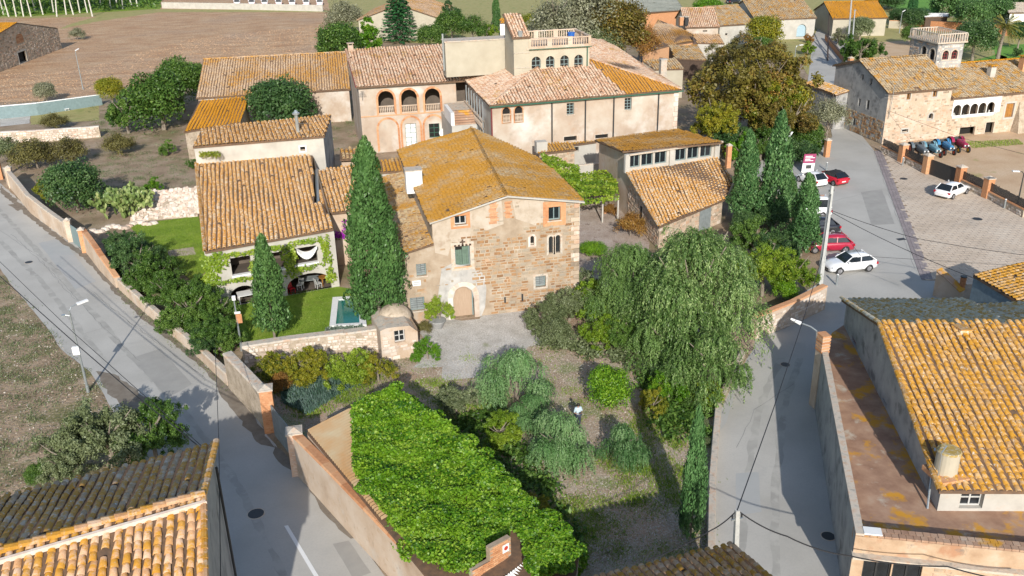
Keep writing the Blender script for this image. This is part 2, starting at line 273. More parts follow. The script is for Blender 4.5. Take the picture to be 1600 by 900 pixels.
def fit_window(root,P0,P1,h,dep):
    o,d,n,q=frame3(P0,P1); s0,s1,z0,z1=h['r']; w_=s1-s0; st=h['style']; up=Vector((0,0,1))
    def fb(mb,a,b,c,e,pr,th,r=None): mb.frame(q(a,c,pr),d*(b-a),n*-th,up*(e-c),r)     # bar between a..b, c..e
    nm=h.get('name','window' if st not in('door','doorg') else 'door')
    if st=='open':                                      # deep loggia: floor, back wall, ceiling, coloured dark to stand for shade
        b=MB(); D=h.get('deep',2.2)
        v=[q(s0-.5,z0,-D),q(s1+.5,z0,-D),q(s1+.5,z1+.3,-D),q(s0-.5,z1+.3,-D),q(s0-.5,z0,-.05),q(s1+.5,z0,-.05),q(s1+.5,z1+.3,-.05),q(s0-.5,z1+.3,-.05)]
        b.add(v,[(0,1,2,3),(4,5,1,0),(3,2,6,7),(4,0,3,7),(1,5,6,2)]); return b.build('loggia_recess',h.get('mat',MT['sand']),root)
    f=MB(); fm=h.get('fm',MT['frame']); t=.07 if w_<1.4 else .09
    if st in('glass','bars','shutter','louvre','door','doorg'):
        fb(f,s0,s0+t,z0,z1,-dep,.06);fb(f,s1-t,s1,z0,z1,-dep,.06);fb(f,s0+t,s1-t,z0,z0+t,-dep,.06)
        if not h.get('arch'): fb(f,s0+t,s1-t,z1-t,z1,-dep,.06)
    if st in('glass','bars','doorg'):
        m_=(s0+s1)/2; fb(f,m_-t/2,m_+t/2,z0+t,z1-.02,-dep+.01,.06)
        for k in range(1,h.get('rows',2)): zz=z0+(z1-z0)*k/h.get('rows',2); fb(f,s0+t,s1-t,zz-.03,zz+.03,-dep-.005,.04)
    if st=='void': fb(f,s0,s1,z0,z0+.06,-dep+.05,.2); fm=h.get('fm',MT['cap'])
    o1=f.build(nm,fm,root) if f.v else thing(nm,None,None)
    if not f.v: o1.parent=root
    g=MB(); vs=[q(a,b_,-dep-.05) for a,b_ in hpoly(h)]; g.add(vs,[tuple(range(len(vs)))])
    pm={'glass':MT['glass'],'bars':MT['void'],'doorg':MT['whitep'],'void':MT['void'],'shutter':MT['void'],'louvre':MT['void'],'door':h.get('pm',MT['wood'])}[st]
    g.build('pane' if st!='door' else 'door_leaf',pm,o1)
    if st in('shutter','louvre'):
        for k in (0,1):
            a=s0+t+(w_-2*t)/2*k; b_=a+(w_-2*t)/2-.02; s_=MB(); top=z1-h.get('gap',0)*(z1-z0) if k==0 else z1-.02
            if st=='shutter':
                for j in range(3): fb(s_,a+(b_-a)*j/3+.005,a+(b_-a)*(j+1)/3-.005,z0+t,top,-dep+.03-.01*(j%2),.05)
            else:
                nn=max(3,int((top-z0)/.16))
                for j in range(nn): zz=z0+t+(top-z0-t)*j/nn; s_.frame(q(a,zz,-dep+.03),d*(b_-a),n*-.05+up*.03,up*((top-z0-t)/nn*.6))
            s_.build('shutter',h.get('pm',MT['shut']),o1)
    if h.get('sill'):
        s_=MB(); fb(s_,s0-.1,s1+.1,z0-.1,z0-.005,.07,.12); s_.build('sill',h.get('sm',MT['cap']),o1)
    return o1
def facade(root,P0,P1,outer,holes,mat,dep=.22,name='wall'):
    o,d,n,q=frame3(P0,P1); mb=MB(); L=[outer]+[hpoly(h) for h in holes]
    tess=tessellate_polygon([[Vector((a,b,0)) for a,b in l] for l in L]); flat=[p for l in L for p in l]
    mb.add([q(a,b) for a,b in flat],[t for t in tess],.5)
    for h in holes:
        hp=hpoly(h); k=len(hp); D=h.get('deep',2.2) if h['style']=='open' else dep+.06
        if h['style']=='open': D=.3
        for i in range(k):
            a,b=hp[i],hp[(i+1)%k]; mb.quad(q(*a),q(*b),q(*b,-D),q(*a,-D),.5)
    w_=mb.build(name,mat,root)
    for h in holes:
        fit_window(root,P0,P1,h,h.get('dep',dep))
        if h.get('surround'):
            m_,wd=h['surround']; s=MB(); a=hpoly(h,0); b=hpoly(h,wd); k=len(a)
            for i in range(k):
                if h.get('arch') and i==0 and not h.get('full'): continue
                j=(i+1)%k; s.quad(q(*b[i],.04),q(*b[j],.04),q(*a[j],.04),q(*a[i],.04)); s.quad(q(*a[i],.04),q(*a[j],.04),q(*a[j],-.05),q(*a[i],-.05)); s.quad(q(*b[j],.04),q(*b[i],.04),q(*b[i],-.01),q(*b[j],-.01))
            s.build('window_surround',m_,root)
    return w_
def stones(root,P0,P1,outer,holes,mat,hs=(.18,.32),ls=(.25,.6),skip=.1,pr=.035,maxobj=0,gap=.03,region=None,name='stone'):
    o,d,n,q=frame3(P0,P1); up=Vector((0,0,1)); hp=[hpoly(h,.12+(.12 if h.get('surround') else 0)) for h in holes]
    zs=[p[1] for p in outer]; ss=[p[0] for p in outer]; z=min(zs)+.05; L=[]
    while z<max(zs):
        hh=random.uniform(*hs); s=min(ss)+random.uniform(0,.2)
        while s<max(ss):
            l=random.uniform(*ls); a,b=s+gap/2,s+l-gap/2; c=((a+b)/2,z+hh/2)
            ok=random.random()>skip and inpoly(a,z+.02,outer) and inpoly(b,z+.02,outer) and inpoly(a,z+hh-gap,outer) and inpoly(b,z+hh-gap,outer) and (region is None or region(*c))
            if ok:
                for h_ in hp:
                    if inpoly(*c,h_) or inpoly(a,c[1],h_) or inpoly(b,c[1],h_): ok=False;break
            if ok: L.append((a,b,z,z+hh-gap))
            s+=l
        z+=hh
    L.sort(key=lambda t:-(t[1]-t[0])*(t[3]-t[2])); mb=MB()
    for i,(a,b,c,e) in enumerate(L):
        j=lambda:random.uniform(-.02,.02); p=pr*random.uniform(.6,1.4); x=.035
        bot=[q(a+j(),c+j(),-.02),q(b+j(),c+j(),-.02),q(b+j(),e+j(),-.02),q(a+j(),e+j(),-.02)]
        top=[q(a+x,c+x,p),q(b-x,c+x,p),q(b-x,e-x,p),q(a+x,e-x,p)]; F=[(4,5,6,7),(0,1,5,4),(1,2,6,5),(2,3,7,6),(3,0,4,7)]
        if i<maxobj: t=MB(); t.add(bot+top,F); t.build(name,mat,root)
        else: mb.add(bot+top,F)
    if mb.v: mb.build('stonework' if name=='stone' else name+'work',mat,root,kind='stuff')
def body(root,tops,mat,base=0,openings={},dep=.22,relief=None,skipe=()):
    """walls round a loop of (x,y,z) tops listed anticlockwise seen from above; openings: edge -> list"""
    n=len(tops); mb=MB()
    for i in range(n):
        if i in skipe: continue
        a=tops[i]; b=tops[(i+1)%n]; L=math.hypot(b[0]-a[0],b[1]-a[1]); outer=[(0,base),(L,base),(L,b[2]),(0,a[2])]
        hs=openings.get(i,[])
        if hs: facade(root,a,b,outer,hs,mat,dep)
        else: mb.quad((a[0],a[1],base),(b[0],b[1],base),b,a,.5)
        if relief and i in relief[0]: stones(root,a,b,outer,hs,relief[1],**relief[2])
    if mb.v: mb.build('wall',mat,root)
def halftube(L,r0,r1,n=4,drop=.045):
    v=[]
    for t,(y,r) in enumerate(((0,r0),(L,r1))):          # y=0 lower (wide, proud) end
        for i in range(n+1):
            a=math.pi*i/n; v.append((r*math.cos(a),y,r*math.sin(a)*.75-(drop if t else 0)))
    k=n+1; f=[(i,i+1,k+i+1,k+i) for i in range(n)]; b=len(v)
    for i in range(n+1): a=math.pi*i/n; v.append((r0*.82*math.cos(a),.0,r0*.82*math.sin(a)*.75-.0))
    f+=[(i+1,i,b+i,b+i+1) for i in range(n)]
    return np.array(v,float),np.array(f)
def roof(root,poly,mat,pitch=.34,row=.36,nobj=0,slabt=.16,down=None,wave=.02,ridge=(),capm=None,verge=(),sag=0,name='roof',ragged=0,under=None,off=0.0):
    """canal tiles on a 3D polygon: a bedded slab, rows of cover tiles from the eave up, ridge caps"""
    P=[Vector(p) for p in poly]; n=len(P); nn=Vector((0,0,0))
    for i in range(n): nn+=P[i].cross(P[(i+1)%n])
    nn.normalize(); 
    if nn.z<0: nn=-nn
    c=sum(P,Vector())/n
    if down is None: dv=(nn*nn.z-Vector((0,0,1))); dv=dv if dv.length>.02 else Vector((0,-1,.0))
    else: dv=Vector((down[0],down[1],0))
    dv=(dv-nn*dv.dot(nn)).normalized(); ax=dv.cross(nn)
    if ax.length<.1: ax=Vector((1,0,0))
    ax.normalize()
    rf=MB(); rf.slab([p+Vector((0,0,off-.04)) for p in P],slabt,.5); ro=rf.build(name,under or MT['under'],root)
    ab=[((p-c).dot(ax),(p-c).dot(dv)) for p in P]; amin=min(a for a,_ in ab); amax=max(a for a,_ in ab)
    def hgt(a,b):                                       # out-of-plane warp of skewed polygons
        q=c+ax*a+dv*b; num=den=0
        for p,(pa,pb) in zip(P,ab):
            w_=1/(((pa-a)**2+(pb-b)**2)**1.2+.01); num+=w_*(p-c).dot(nn); den+=w_
        return num/den
    warp=any(abs((p-c).dot(nn))>.02 for p in P)
    T=[]; k=0; a=amin+pitch*.5
    while a<amax-pitch*.2:
        cr=[]
        for i in range(n):
            (a1,b1),(a2,b2)=ab[i],ab[(i+1)%n]
            if (a1>a)!=(a2>a): cr.append(b1+(b2-b1)*(a-a1)/(a2-a1))
        cr.sort(); 
        for j in range(0,len(cr)-1,2):
            b0,b1=cr[j],cr[j+1]; b1+=random.uniform(-.04,.06); b=b1; off_=random.uniform(-.02,.02)
            while b>b0+.1:
                if random.random()<.006: b-=row; continue
                da=a+off_+wave*math.sin(b*.9+a*.35+k)*1.0+random.uniform(-.012,.012); T.append((da,b,(hgt(a,b) if warp else 0)+random.uniform(-.012,.012)+.045*math.sin(a*.55+b*.25+c.x)*math.sin(b*.6+c.y)))
                b-=row*random.uniform(.94,1.06)
        a+=pitch*random.uniform(.97,1.03); k+=1
    tv,tf=halftube(row*1.22,pitch*.39,pitch*.32); T=np.array(T)
    if not len(T): return ro
    ca=np.array(c+Vector((0,0,off))); A=np.array(ax); D=-np.array(dv); N=np.array(nn)
    org=ca+T[:,:1]*A-T[:,1:2]*D+T[:,2:]*N; order=np.argsort(((org-np.array(CAM))**2).sum(1))
    tw=rng.normal(0,.045,len(T)); X=A[None]*np.cos(tw)[:,None]+D[None]*np.sin(tw)[:,None]; Y=-A[None]*np.sin(tw)[:,None]+D[None]*np.cos(tw)[:,None]
    objs=order[:nobj]; rest=order[nobj:]
    if nobj:
        me=npmesh('tile',tv,tf,np.zeros(len(tf)),mat,smooth=False)
        for i in objs:
            o=link('tile',me,root); s=random.uniform(.94,1.06)
            o.matrix_basis=Matrix(((X[i][0]*s,Y[i][0],N[0]*s,org[i][0]),(X[i][1]*s,Y[i][1],N[1]*s,org[i][1]),(X[i][2]*s,Y[i][2],N[2]*s,org[i][2]),(0,0,0,1)))
    if len(rest):
        m_=len(rest); V=(org[rest][:,None,:]+tv[None,:,0:1]*X[rest][:,None,:]+tv[None,:,1:2]*Y[rest][:,None,:]+tv[None,:,2:]*N[None,None,:]).reshape(-1,3)
        Fq=(tf[None]+np.arange(m_)[:,None,None]*len(tv)).reshape(-1,4); rr=np.repeat(rng.random(m_),len(tf))
        tag(link('roof_tiles',npmesh('roof_tiles',V,Fq,rr,mat),root),kind='stuff')
    for e in ridge: capline(root,e[0],e[1],capm or mat,pitch*.5)
    for e in verge: capline(root,e[0],e[1],capm or mat,pitch*.42,'verge_tiles')
    return ro
def capline(root,p,q,mat,r=.17,name='ridge_tiles'):
    p=Vector(p);q=Vector(q);d=(q-p); L=d.length; d.normalize(); n=max(1,int(L/.42)); s=d.cross(Vector((0,0,1))).normalized(); u=s.cross(d).normalized()
    tv,tf=halftube(L/n*1.12,r,r*.85); mb=MB()
    for i in range(n):
        o=p+d*(L*i/n)+u*random.uniform(.02,.05); rr=random.random()
        mb.add([o+s*v[0]+d*v[1]+u*v[2] for v in tv],[tuple(f) for f in tf],rr)
    mb.build(name,mat,root,kind='stuff')
def pipe(root,name,pts,r,mat): mb=MB(); mb.path(pts,[r]*len(pts),6); return mb.build(name,mat,root)
def chimney(root,x,y,z0,z1,w=.5,mat=None,capm=None):
    mb=MB(); mb.box(x-w/2,x+w/2,y-w/2,y+w/2,z0,z1); c=mb.build('chimney',mat or MT['white'],root)
    k=MB()
    for sx in(-1,1):
        for sy in (-1,1): k.box(x+sx*w*.38-.05,x+sx*w*.38+.05,y+sy*w*.38-.05,y+sy*w*.38+.05,z1,z1+.22)
    k.box(x-w*.65,x+w*.65,y-w*.65,y+w*.65,z1+.22,z1+.30); k.build('chimney_cap',capm or MT['t_ora'],c)
def wallrun(name,label,pts,h,t,mat,capm,cat='wall',relief=None,base=0,group=None,jag=0,caph=.1,pieces=None):
    r=thing(name,label,cat,(pts[0][0],pts[0][1],base),group=group); ox,oy=pts[0][0],pts[0][1]; w_=MB(); c=MB()
    hs=h if isinstance(h,(list,tuple)) else [h]*len(pts)
    P=[Vector((x-ox,y-oy,0)) for x,y in pts]; N=[]
    for i in range(len(P)):
        a=P[max(0,i-1)]; b=P[min(len(P)-1,i+1)]; d=(b-a).normalized(); N.append(Vector((d.y,-d.x,0))*t/2)
    for i in range(len(P)-1):
        L=(P[i+1]-P[i]).length; k=max(1,int(L/(1.0 if jag else 3))); 
        for j in range(k):
            def at(f):
                p=P[i].lerp(P[i+1],f); n_=N[i].lerp(N[i+1],f); z=hs[i]+(hs[i+1]-hs[i])*f+(math.sin((i*7+f*k)*12.9)*jag); return p,n_,Vector((0,0,max(.2,z)))
            (p,n1,z1),(q,n2,z2)=at(j/k),at((j+1)/k); w_.add([p+n1,q+n2,q-n2,p-n1,p+n1+z1,q+n2+z2,q-n2+z2,p-n1+z1],[(0,1,5,4),(2,3,7,6),(3,0,4,7),(1,2,6,5)],.5)
            e=1.18; u=Vector((0,0,caph)); c.add([p+n1*e+z1,q+n2*e+z2,q-n2*e+z2,p-n1*e+z1,p+n1*.9+z1+u,q+n2*.9+z2+u,q-n2*.9+z2+u,p-n1*.9+z1+u],[(0,1,5,4),(2,3,7,6),(3,0,4,7),(1,2,6,5),(4,5,6,7)])
        if relief:
            for sgn in relief.get('sides',(1,)):
                a=P[i]+N[i]*sgn; b=P[i+1]+N[i+1]*sgn
                if sgn<0: a,b=b,a
                ha,hb=(hs[i],hs[i+1]) if sgn>0 else (hs[i+1],hs[i])
                stones(r,(a.x,a.y),(b.x,b.y),[(0,0),(L,0),(L,hb-.02),(0,ha-.02)],[],relief['mat'],**relief.get('kw',{}))
    w_.build('masonry',mat,r); c.build('coping',capm,r); return r
# ---------------------------------------------------------------- foliage
def leaves(C,Nrm,size,asp=.6,curl=.25,spread=.8,direction=None,tri=False):
    n=len(C); rv=rng.normal(size=(n,3)); nr=Nrm+rv*spread; nr/=np.linalg.norm(nr,axis=1,keepdims=True)+1e-9
    if direction is None: t=np.cross(nr,rng.normal(size=(n,3)))
    else: t=direction+rng.normal(size=(n,3))*.25
    t/=np.linalg.norm(t,axis=1,keepdims=True)+1e-9; b=np.cross(nr,t); b/=np.linalg.norm(b,axis=1,keepdims=True)+1e-9
    s=(size*rng.uniform(.6,1.35,n))[:,None]; V=np.stack([C-t*s*.5,C+b*s*asp*.5+nr*s*curl*.3,C+t*s*.5-nr*s*curl*.2,C-b*s*asp*.5+nr*s*curl*.3],1)
    return V.reshape(-1,3),np.arange(n*4).reshape(-1,4)
def sph(n):
    v=rng.normal(size=(n,3)); return v/np.linalg.norm(v,axis=1,keepdims=True)
def crown_round(n=9500,K=50,leaf=.082,flat=.85,seedless=None,crad=(.22,.42),gaps=.12,asp=.6):
    d=sph(K); d[:,2]=np.where(d[:,2]<-.45,-d[:,2],d[:,2]); rad=rng.uniform(.35,.85,K)**.6; c=d*rad[:,None]*np.array([1,1,flat])*.8
    cr=rng.uniform(*crad,K); idx=rng.integers(0,K,n); u=sph(n); u[:,2]=np.abs(u[:,2])*np.where(rng.random(n)<.75,1,-1)
    C=c[idx]+u*(cr[idx]*rng.uniform(.75,1.08,n))[:,None]; C+=rng.normal(size=(n,3))*np.where(rng.random((n,1))<.14,.07,.015)
    V,F=leaves(C,u*1.1+np.array([0,0,.35]),leaf,asp); r=np.clip(.5*rng.random(K)[idx]+.5*rng.random(n),0,1); return V,F,r
def crown_loose(n=9000,K=90,leaf=.07):
    d=sph(K); d[:,2]=np.abs(d[:,2])*1.0-.25; rad=rng.uniform(.3,1,K); c=d*rad[:,None]; idx=rng.integers(0,K,n)
    C=c[idx]+rng.normal(size=(n,3))*.10; V,F=leaves(C,C+np.array([0,0,.5]),leaf,.55); return V,F,.4*rng.random(K)[idx]+.6*rng.random(n)
def crown_cyp(n=7000,rb=.14,leaf=.035,shape=0,K=420):
    z=rng.random(K)**.9; prof=(1-z)**.52*np.minimum(1,(z+.05)*7) if shape else np.minimum(1,(1-z)**.55*1.02)*np.minimum(1,(z+.06)*7)
    th=rng.random(K)*2*np.pi; lump=1+.10*np.sin(th*3+z*7)+.10*np.sin(th*2-z*13+2); r=rb*prof*lump*rng.uniform(.66,1.06,K); tr=rb*rng.uniform(.14,.30,K)*(.45+.6*prof); hl=rng.uniform(.035,.075,K)*(1.2 if not shape else .8)
    i=rng.integers(0,K,n); u=sph(n); t=u[:,2]; w_=np.sqrt(np.clip(1-t**2,0,1))*(1-.35*t)
    a=np.arctan2(u[:,1],u[:,0]); C=np.stack([r[i]*np.cos(th[i])+tr[i]*w_*np.cos(a),r[i]*np.sin(th[i])+tr[i]*w_*np.sin(a),z[i]+hl[i]*(t+.3)],1)
    out=np.stack([np.cos(a),np.sin(a),t*.4],1); V,F=leaves(C,out+.3*np.stack([np.cos(th[i]),np.sin(th[i]),0*t],1),leaf,.42,.2,.4,direction=np.array([0,0,1.])+out*.35)
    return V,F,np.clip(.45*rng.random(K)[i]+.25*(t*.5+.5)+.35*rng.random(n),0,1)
def crown_weep(n=8000,S=420,leaf=.07,flat=.75):
    a=rng.random(S)*2*np.pi; rr=np.sqrt(rng.random(S)); hx=.93*rr*np.cos(a); hy=.93*rr*np.sin(a); hz=flat*np.sqrt(np.clip(1-rr**2,0,1))*rng.uniform(.75,1.05,S)+.12*np.sin(hx*6+1)*np.cos(hy*7)
    L=(.30+.62*rng.random(S))*(.35+.75*rr); i=rng.integers(0,S,n); t=rng.random(n); out=np.stack([np.cos(a),np.sin(a),0*a],1)
    C=np.stack([hx,hy,hz],1)[i]+out[i]*(.20*np.sin(t*1.6))[:,None]*L[i][:,None]-np.array([0,0,1.])*(t**1.5*L[i])[:,None]+rng.normal(size=(n,3))*.016
    dr=out[i]*(.6*(1-t))[:,None]-np.array([0,0,1.])*(.25+t)[:,None]; V,F=leaves(C,out[i]+np.array([0,0,.8]),leaf,.34,.1,.5,direction=dr)
    return V,F,np.clip(.55*rng.random(S)[i]+.35*rng.random(n)+.1*(1-t),0,1)
def crown_pepper(n=80000,leaf=.036,domes=32,S=2400,seed=3,fall=.62,rl=.16,rh=.36):
    g=np.random.default_rng(seed); a=g.random(domes)*2*np.pi; rr=np.sqrt(g.random(domes))*.74; c=np.stack([rr*np.cos(a),rr*np.sin(a),.5*(1-rr)+g.uniform(-.75,.12,domes)],1); R_=g.uniform(rl,rh,domes)
    c[0]=(0,0,.40); R_[0]=rh; k=g.choice(domes,S,p=R_**2/sum(R_**2)); th=g.random(S)*2*np.pi; q=np.sqrt(g.random(S)); out=np.stack([np.cos(th),np.sin(th),0*th],1)
    st=c[k]+out*(q*R_[k])[:,None]*.95; st[:,2]+=R_[k]*.7*np.sqrt(np.clip(1-q**2,0,1))*g.uniform(.55,1.3,S); st+=g.normal(size=(S,3))*.035
    gl=np.linalg.norm(c[k][:,:2]+out[:,:2]*.01,axis=1); L=(.12+fall*g.random(S)**1.3)*(.5+.7*q)*(.8+.6*gl); i=g.integers(0,S,n); t=g.random(n)
    C=st[i]+out[i]*(.10*np.sin(t*1.6))[:,None]-np.array([0,0,1.])*(t**1.4*L[i])[:,None]+g.normal(size=(n,3))*.012
    dr=out[i]*(.7*(1-t))[:,None]-np.array([0,0,1.])*(.2+t)[:,None]; V,F=leaves(C,out[i]+np.array([0,0,.9]),leaf,.36,.1,.6,direction=dr)
    return V,F,np.clip(.35*g.random(domes)[k][i]+.3*g.random(S)[i]+.35*g.random(n),0,1)
def crown_big(n=30000,leaf=.045,seed=5,domes=16,K=230):
    g=np.random.default_rng(seed); a=g.random(domes)*2*np.pi; rr=np.sqrt(g.random(domes))*.66; c=np.stack([rr*np.cos(a),rr*np.sin(a),.5*(1-rr)+g.uniform(-.55,.2,domes)],1); R_=g.uniform(.26,.44,domes)
    k=g.integers(0,domes,K); d=sph(K); cc=c[k]+d*(R_[k]*g.uniform(.5,1.05,K))[:,None]; cr=g.uniform(.05,.13,K); i=g.integers(0,K,n); u=sph(n); C=cc[i]+u*(cr[i]*g.uniform(.3,1.3,n))[:,None]
    V,F=leaves(C,u+np.array([0,0,.6]),leaf,.6); return V,F,np.clip(.3*g.random(domes)[k][i]+.35*g.random(K)[i]+.35*g.random(n),0,1)
def crown_fir(n=6000,leaf=.04):
    V=[];Fs=[];rs=[]; B=150; C=[];Nn=[];D=[];r_=[]
    for b in range(B):
        z=b/B; L=.30*(1-z)**.8+.015; a=b*2.4; k=int(n/B); t=rng.random(k)**.7; x=L*t
        w_=rng.normal(size=k)*.035*(1.1-t); C.append(np.stack([x*np.cos(a)-w_*np.sin(a),x*np.sin(a)+w_*np.cos(a),z*.96+.04-.28*x+.22*x*t+rng.normal(size=k)*.006],1)); r_.append(np.full(k,random.random())*.5+rng.random(k)*.5)
        D.append(np.tile([math.cos(a),math.sin(a),-.15],(k,1)))
    C=np.concatenate(C);D=np.concatenate(D); V,F=leaves(C,np.tile([0,0,1.],(len(C),1)),leaf,.5,.2,.5,direction=D); return V,F,np.concatenate(r_)
def tuft(n,h,spread,leaf=.05,asp=.12):                  # upright blades in a unit clump
    a=rng.random(n)*2*np.pi; r=np.sqrt(rng.random(n))*spread; C=np.stack([r*np.cos(a),r*np.sin(a),rng.random(n)*h*.6+h*.2],1)
    o=np.stack([np.cos(a),np.sin(a),np.zeros(n)],1); return (*leaves(C,o,leaf,asp,.3,.5,direction=o*.7+np.array([0,0,1.])),rng.random(n))
PR={}
def proto(key,fn,mat,*a,**k):                          # one leaf cloud per kind, shared by every plant that uses it
    if key not in PR: V,F,r=fn(*a,**k); PR[key]=npmesh('crown',V,F,r,LF[mat])
    return PR[key]
def dress(o,mat): o.material_slots[0].link='OBJECT'; o.material_slots[0].material=LF[mat]; return o
TR={}
def trunk_mesh(kind,mat):
    k=(kind,mat)
    if k in TR: return TR[k]
    mb=MB()
    if kind=='round':
        mb.path([(0,0,0),(.03,.02,.45),(.0,.04,.9)],[.09,.07,.05],7)
        for i in range(7):
            a=i*.9+.3; l=random.uniform(.5,.8); p=Vector((.01,.03,.55+.05*i)); q=p+Vector((math.cos(a)*l*.5,math.sin(a)*l*.5,.25)); e=q+Vector((math.cos(a)*l*.4,math.sin(a)*l*.4,.3)); mb.path([p,q,e],[.04,.025,.008],5)
    elif kind=='bare':
        mb.path([(0,0,0),(.03,.0,.5),(.0,.04,1.0),(.02,0,1.5)],[.05,.042,.03,.01],6)
        for i in range(22):
            a=i*2.4; l=random.uniform(.4,.9); p=Vector((.01,.02,.45+.04*i)); q=p+Vector((math.cos(a)*l*.45,math.sin(a)*l*.45,.22)); e=q+Vector((math.cos(a+.3)*l*.45,math.sin(a+.3)*l*.45,.3)); mb.path([p,q,e],[.022,.013,.004],4)
    else: mb.path([(0,0,0),(.01,.01,.5),(0,0,1.0)],[.05,.04,.015],7)
    o=mb.build('trunk',MT[mat]); TR[k]=o.data; bpy.data.objects.remove(o)
    return TR[k]
def tree(px,py,rpx,zc,kind,mat,name,label,cat='tree',group=None,sq=1.0,bark='bark',rz=None,base=0):
    """px,py,rpx: middle and half-width of the crown in the photograph; zc: height of its middle above ground"""
    p=W(px,py,zc+base); r=rpx/ppm(p); z1=min(zc,(.85 if kind in('weep','pepper2') else .72 if cat=='bush' else 1.2 if kind!='loose' else 1.5)*r); zc=max(z1,.3); p=W(px,py,zc+base); r=rpx/ppm(p); t=thing(name,label,cat,(p.x,p.y,base),rz if rz is not None else (px*7.3+py)%6.28,group)
    hv=int(px*3+py)%3; bg=lambda n,l,d,K,sd:(crown_big,dict(n=n,leaf=l,domes=d,K=K,seed=sd+hv*17))
    ky={'round':bg(13000,.075,8,110,5),'big':bg(26000,.05,15,230,9),'round2':(crown_round,dict(n=12000,K=44,leaf=.075,flat=.95)),'shrub':bg(16000,.065,9,140,2),'fine':(crown_round,dict(n=17000,K=95,leaf=.068,crad=(.14,.3))),'loose':(crown_loose,{}),'weep':(crown_weep,dict(n=15000,S=700,leaf=.075)),'pepper':(crown_pepper,{}),'pepper2':(crown_pepper,dict(n=34000,leaf=.046,domes=20,S=1100,seed=11+int(px)%3,fall=.66,rl=.13,rh=.32))}[kind]
    r*=1.18 if kind=='pepper2' else 1.08 if kind=='pepper' else 1
    me=proto(kind+(str(hv) if kind in('round','big','shrub') else str(int(px)%3) if kind=='pepper2' else ''),ky[0],mat,**ky[1]); c=dress(link('crown',me,t),mat); zz=min(sq*r,zc/.62) if kind not in('weep','pepper','pepper2') else sq*r
    c.location=(0,0,zc); c.scale=(r,r,zz)
    tm=trunk_mesh('bare' if kind=='loose' else 'round',bark); k=link('trunk',tm,t); k.scale=(r*.75,r*.75,(zc+.1*r) if kind!='loose' else zc/1.0)
    return t
def cypress(bx,by,tx,ty,wpx,mat,label,name='cypress_tree',z0=.12,shape=0,group=None,tilt=True):
    p=W(bx,by,0); lo,hi=0,30                               # height from the two pixels
    for _ in range(40):
        m_=(lo+hi)/2; q=Vector((p.x,p.y,m_))-CAM; d=q.dot(fw); y=450+FPX*(q.dot(cd)/d)
        if y>ty: lo=m_
        else: hi=m_
    h=lo; t=thing(name,label,'tree',(p.x,p.y,0),(bx%7),group)
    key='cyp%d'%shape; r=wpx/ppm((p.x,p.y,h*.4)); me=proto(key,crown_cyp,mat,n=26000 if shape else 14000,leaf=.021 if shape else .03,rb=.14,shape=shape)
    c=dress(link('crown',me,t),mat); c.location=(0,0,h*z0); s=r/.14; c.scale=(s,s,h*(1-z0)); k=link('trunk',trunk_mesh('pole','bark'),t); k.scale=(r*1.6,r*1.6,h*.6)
    return t
def scatter(poly,n,world=False):
    pts=[p if world else G(*p) for p in poly]; xs=[p[0] for p in pts]; ys=[p[1] for p in pts]; out=[]
    while len(out)<n:
        x=random.uniform(min(xs),max(xs)); y=random.uniform(min(ys),max(ys))
        if inpoly(x,y,pts): out.append((x,y))
    return np.array(out)
def groundcover(name,poly,n,size,mat,h=.12,asp=.15,upr=True,z=.0,world=False,clump=0,label=None,cat='grass',parent=None,spread=.4):
    C=scatter(poly,n,world)
    if clump:
        k=scatter(poly,clump,world); C=k[rng.integers(0,clump,n)]+rng.normal(size=(n,2))*.35
    C3=np.concatenate([C,np.full((n,1),z)+rng.random((n,1))*h],1); up=np.tile([0,0,1.],(n,1))
    if upr: V,F=leaves(C3,rng.normal(size=(n,3))*.5,size,asp,.3,.5,direction=up+rng.normal(size=(n,3))*.35)
    else: V,F=leaves(C3,up,size,asp,.3,spread)
    o=link(name,npmesh(name,V,F,rng.random(n),LF[mat]),parent); o['kind']='stuff'
    if label: tag(o,label,cat)
    return o
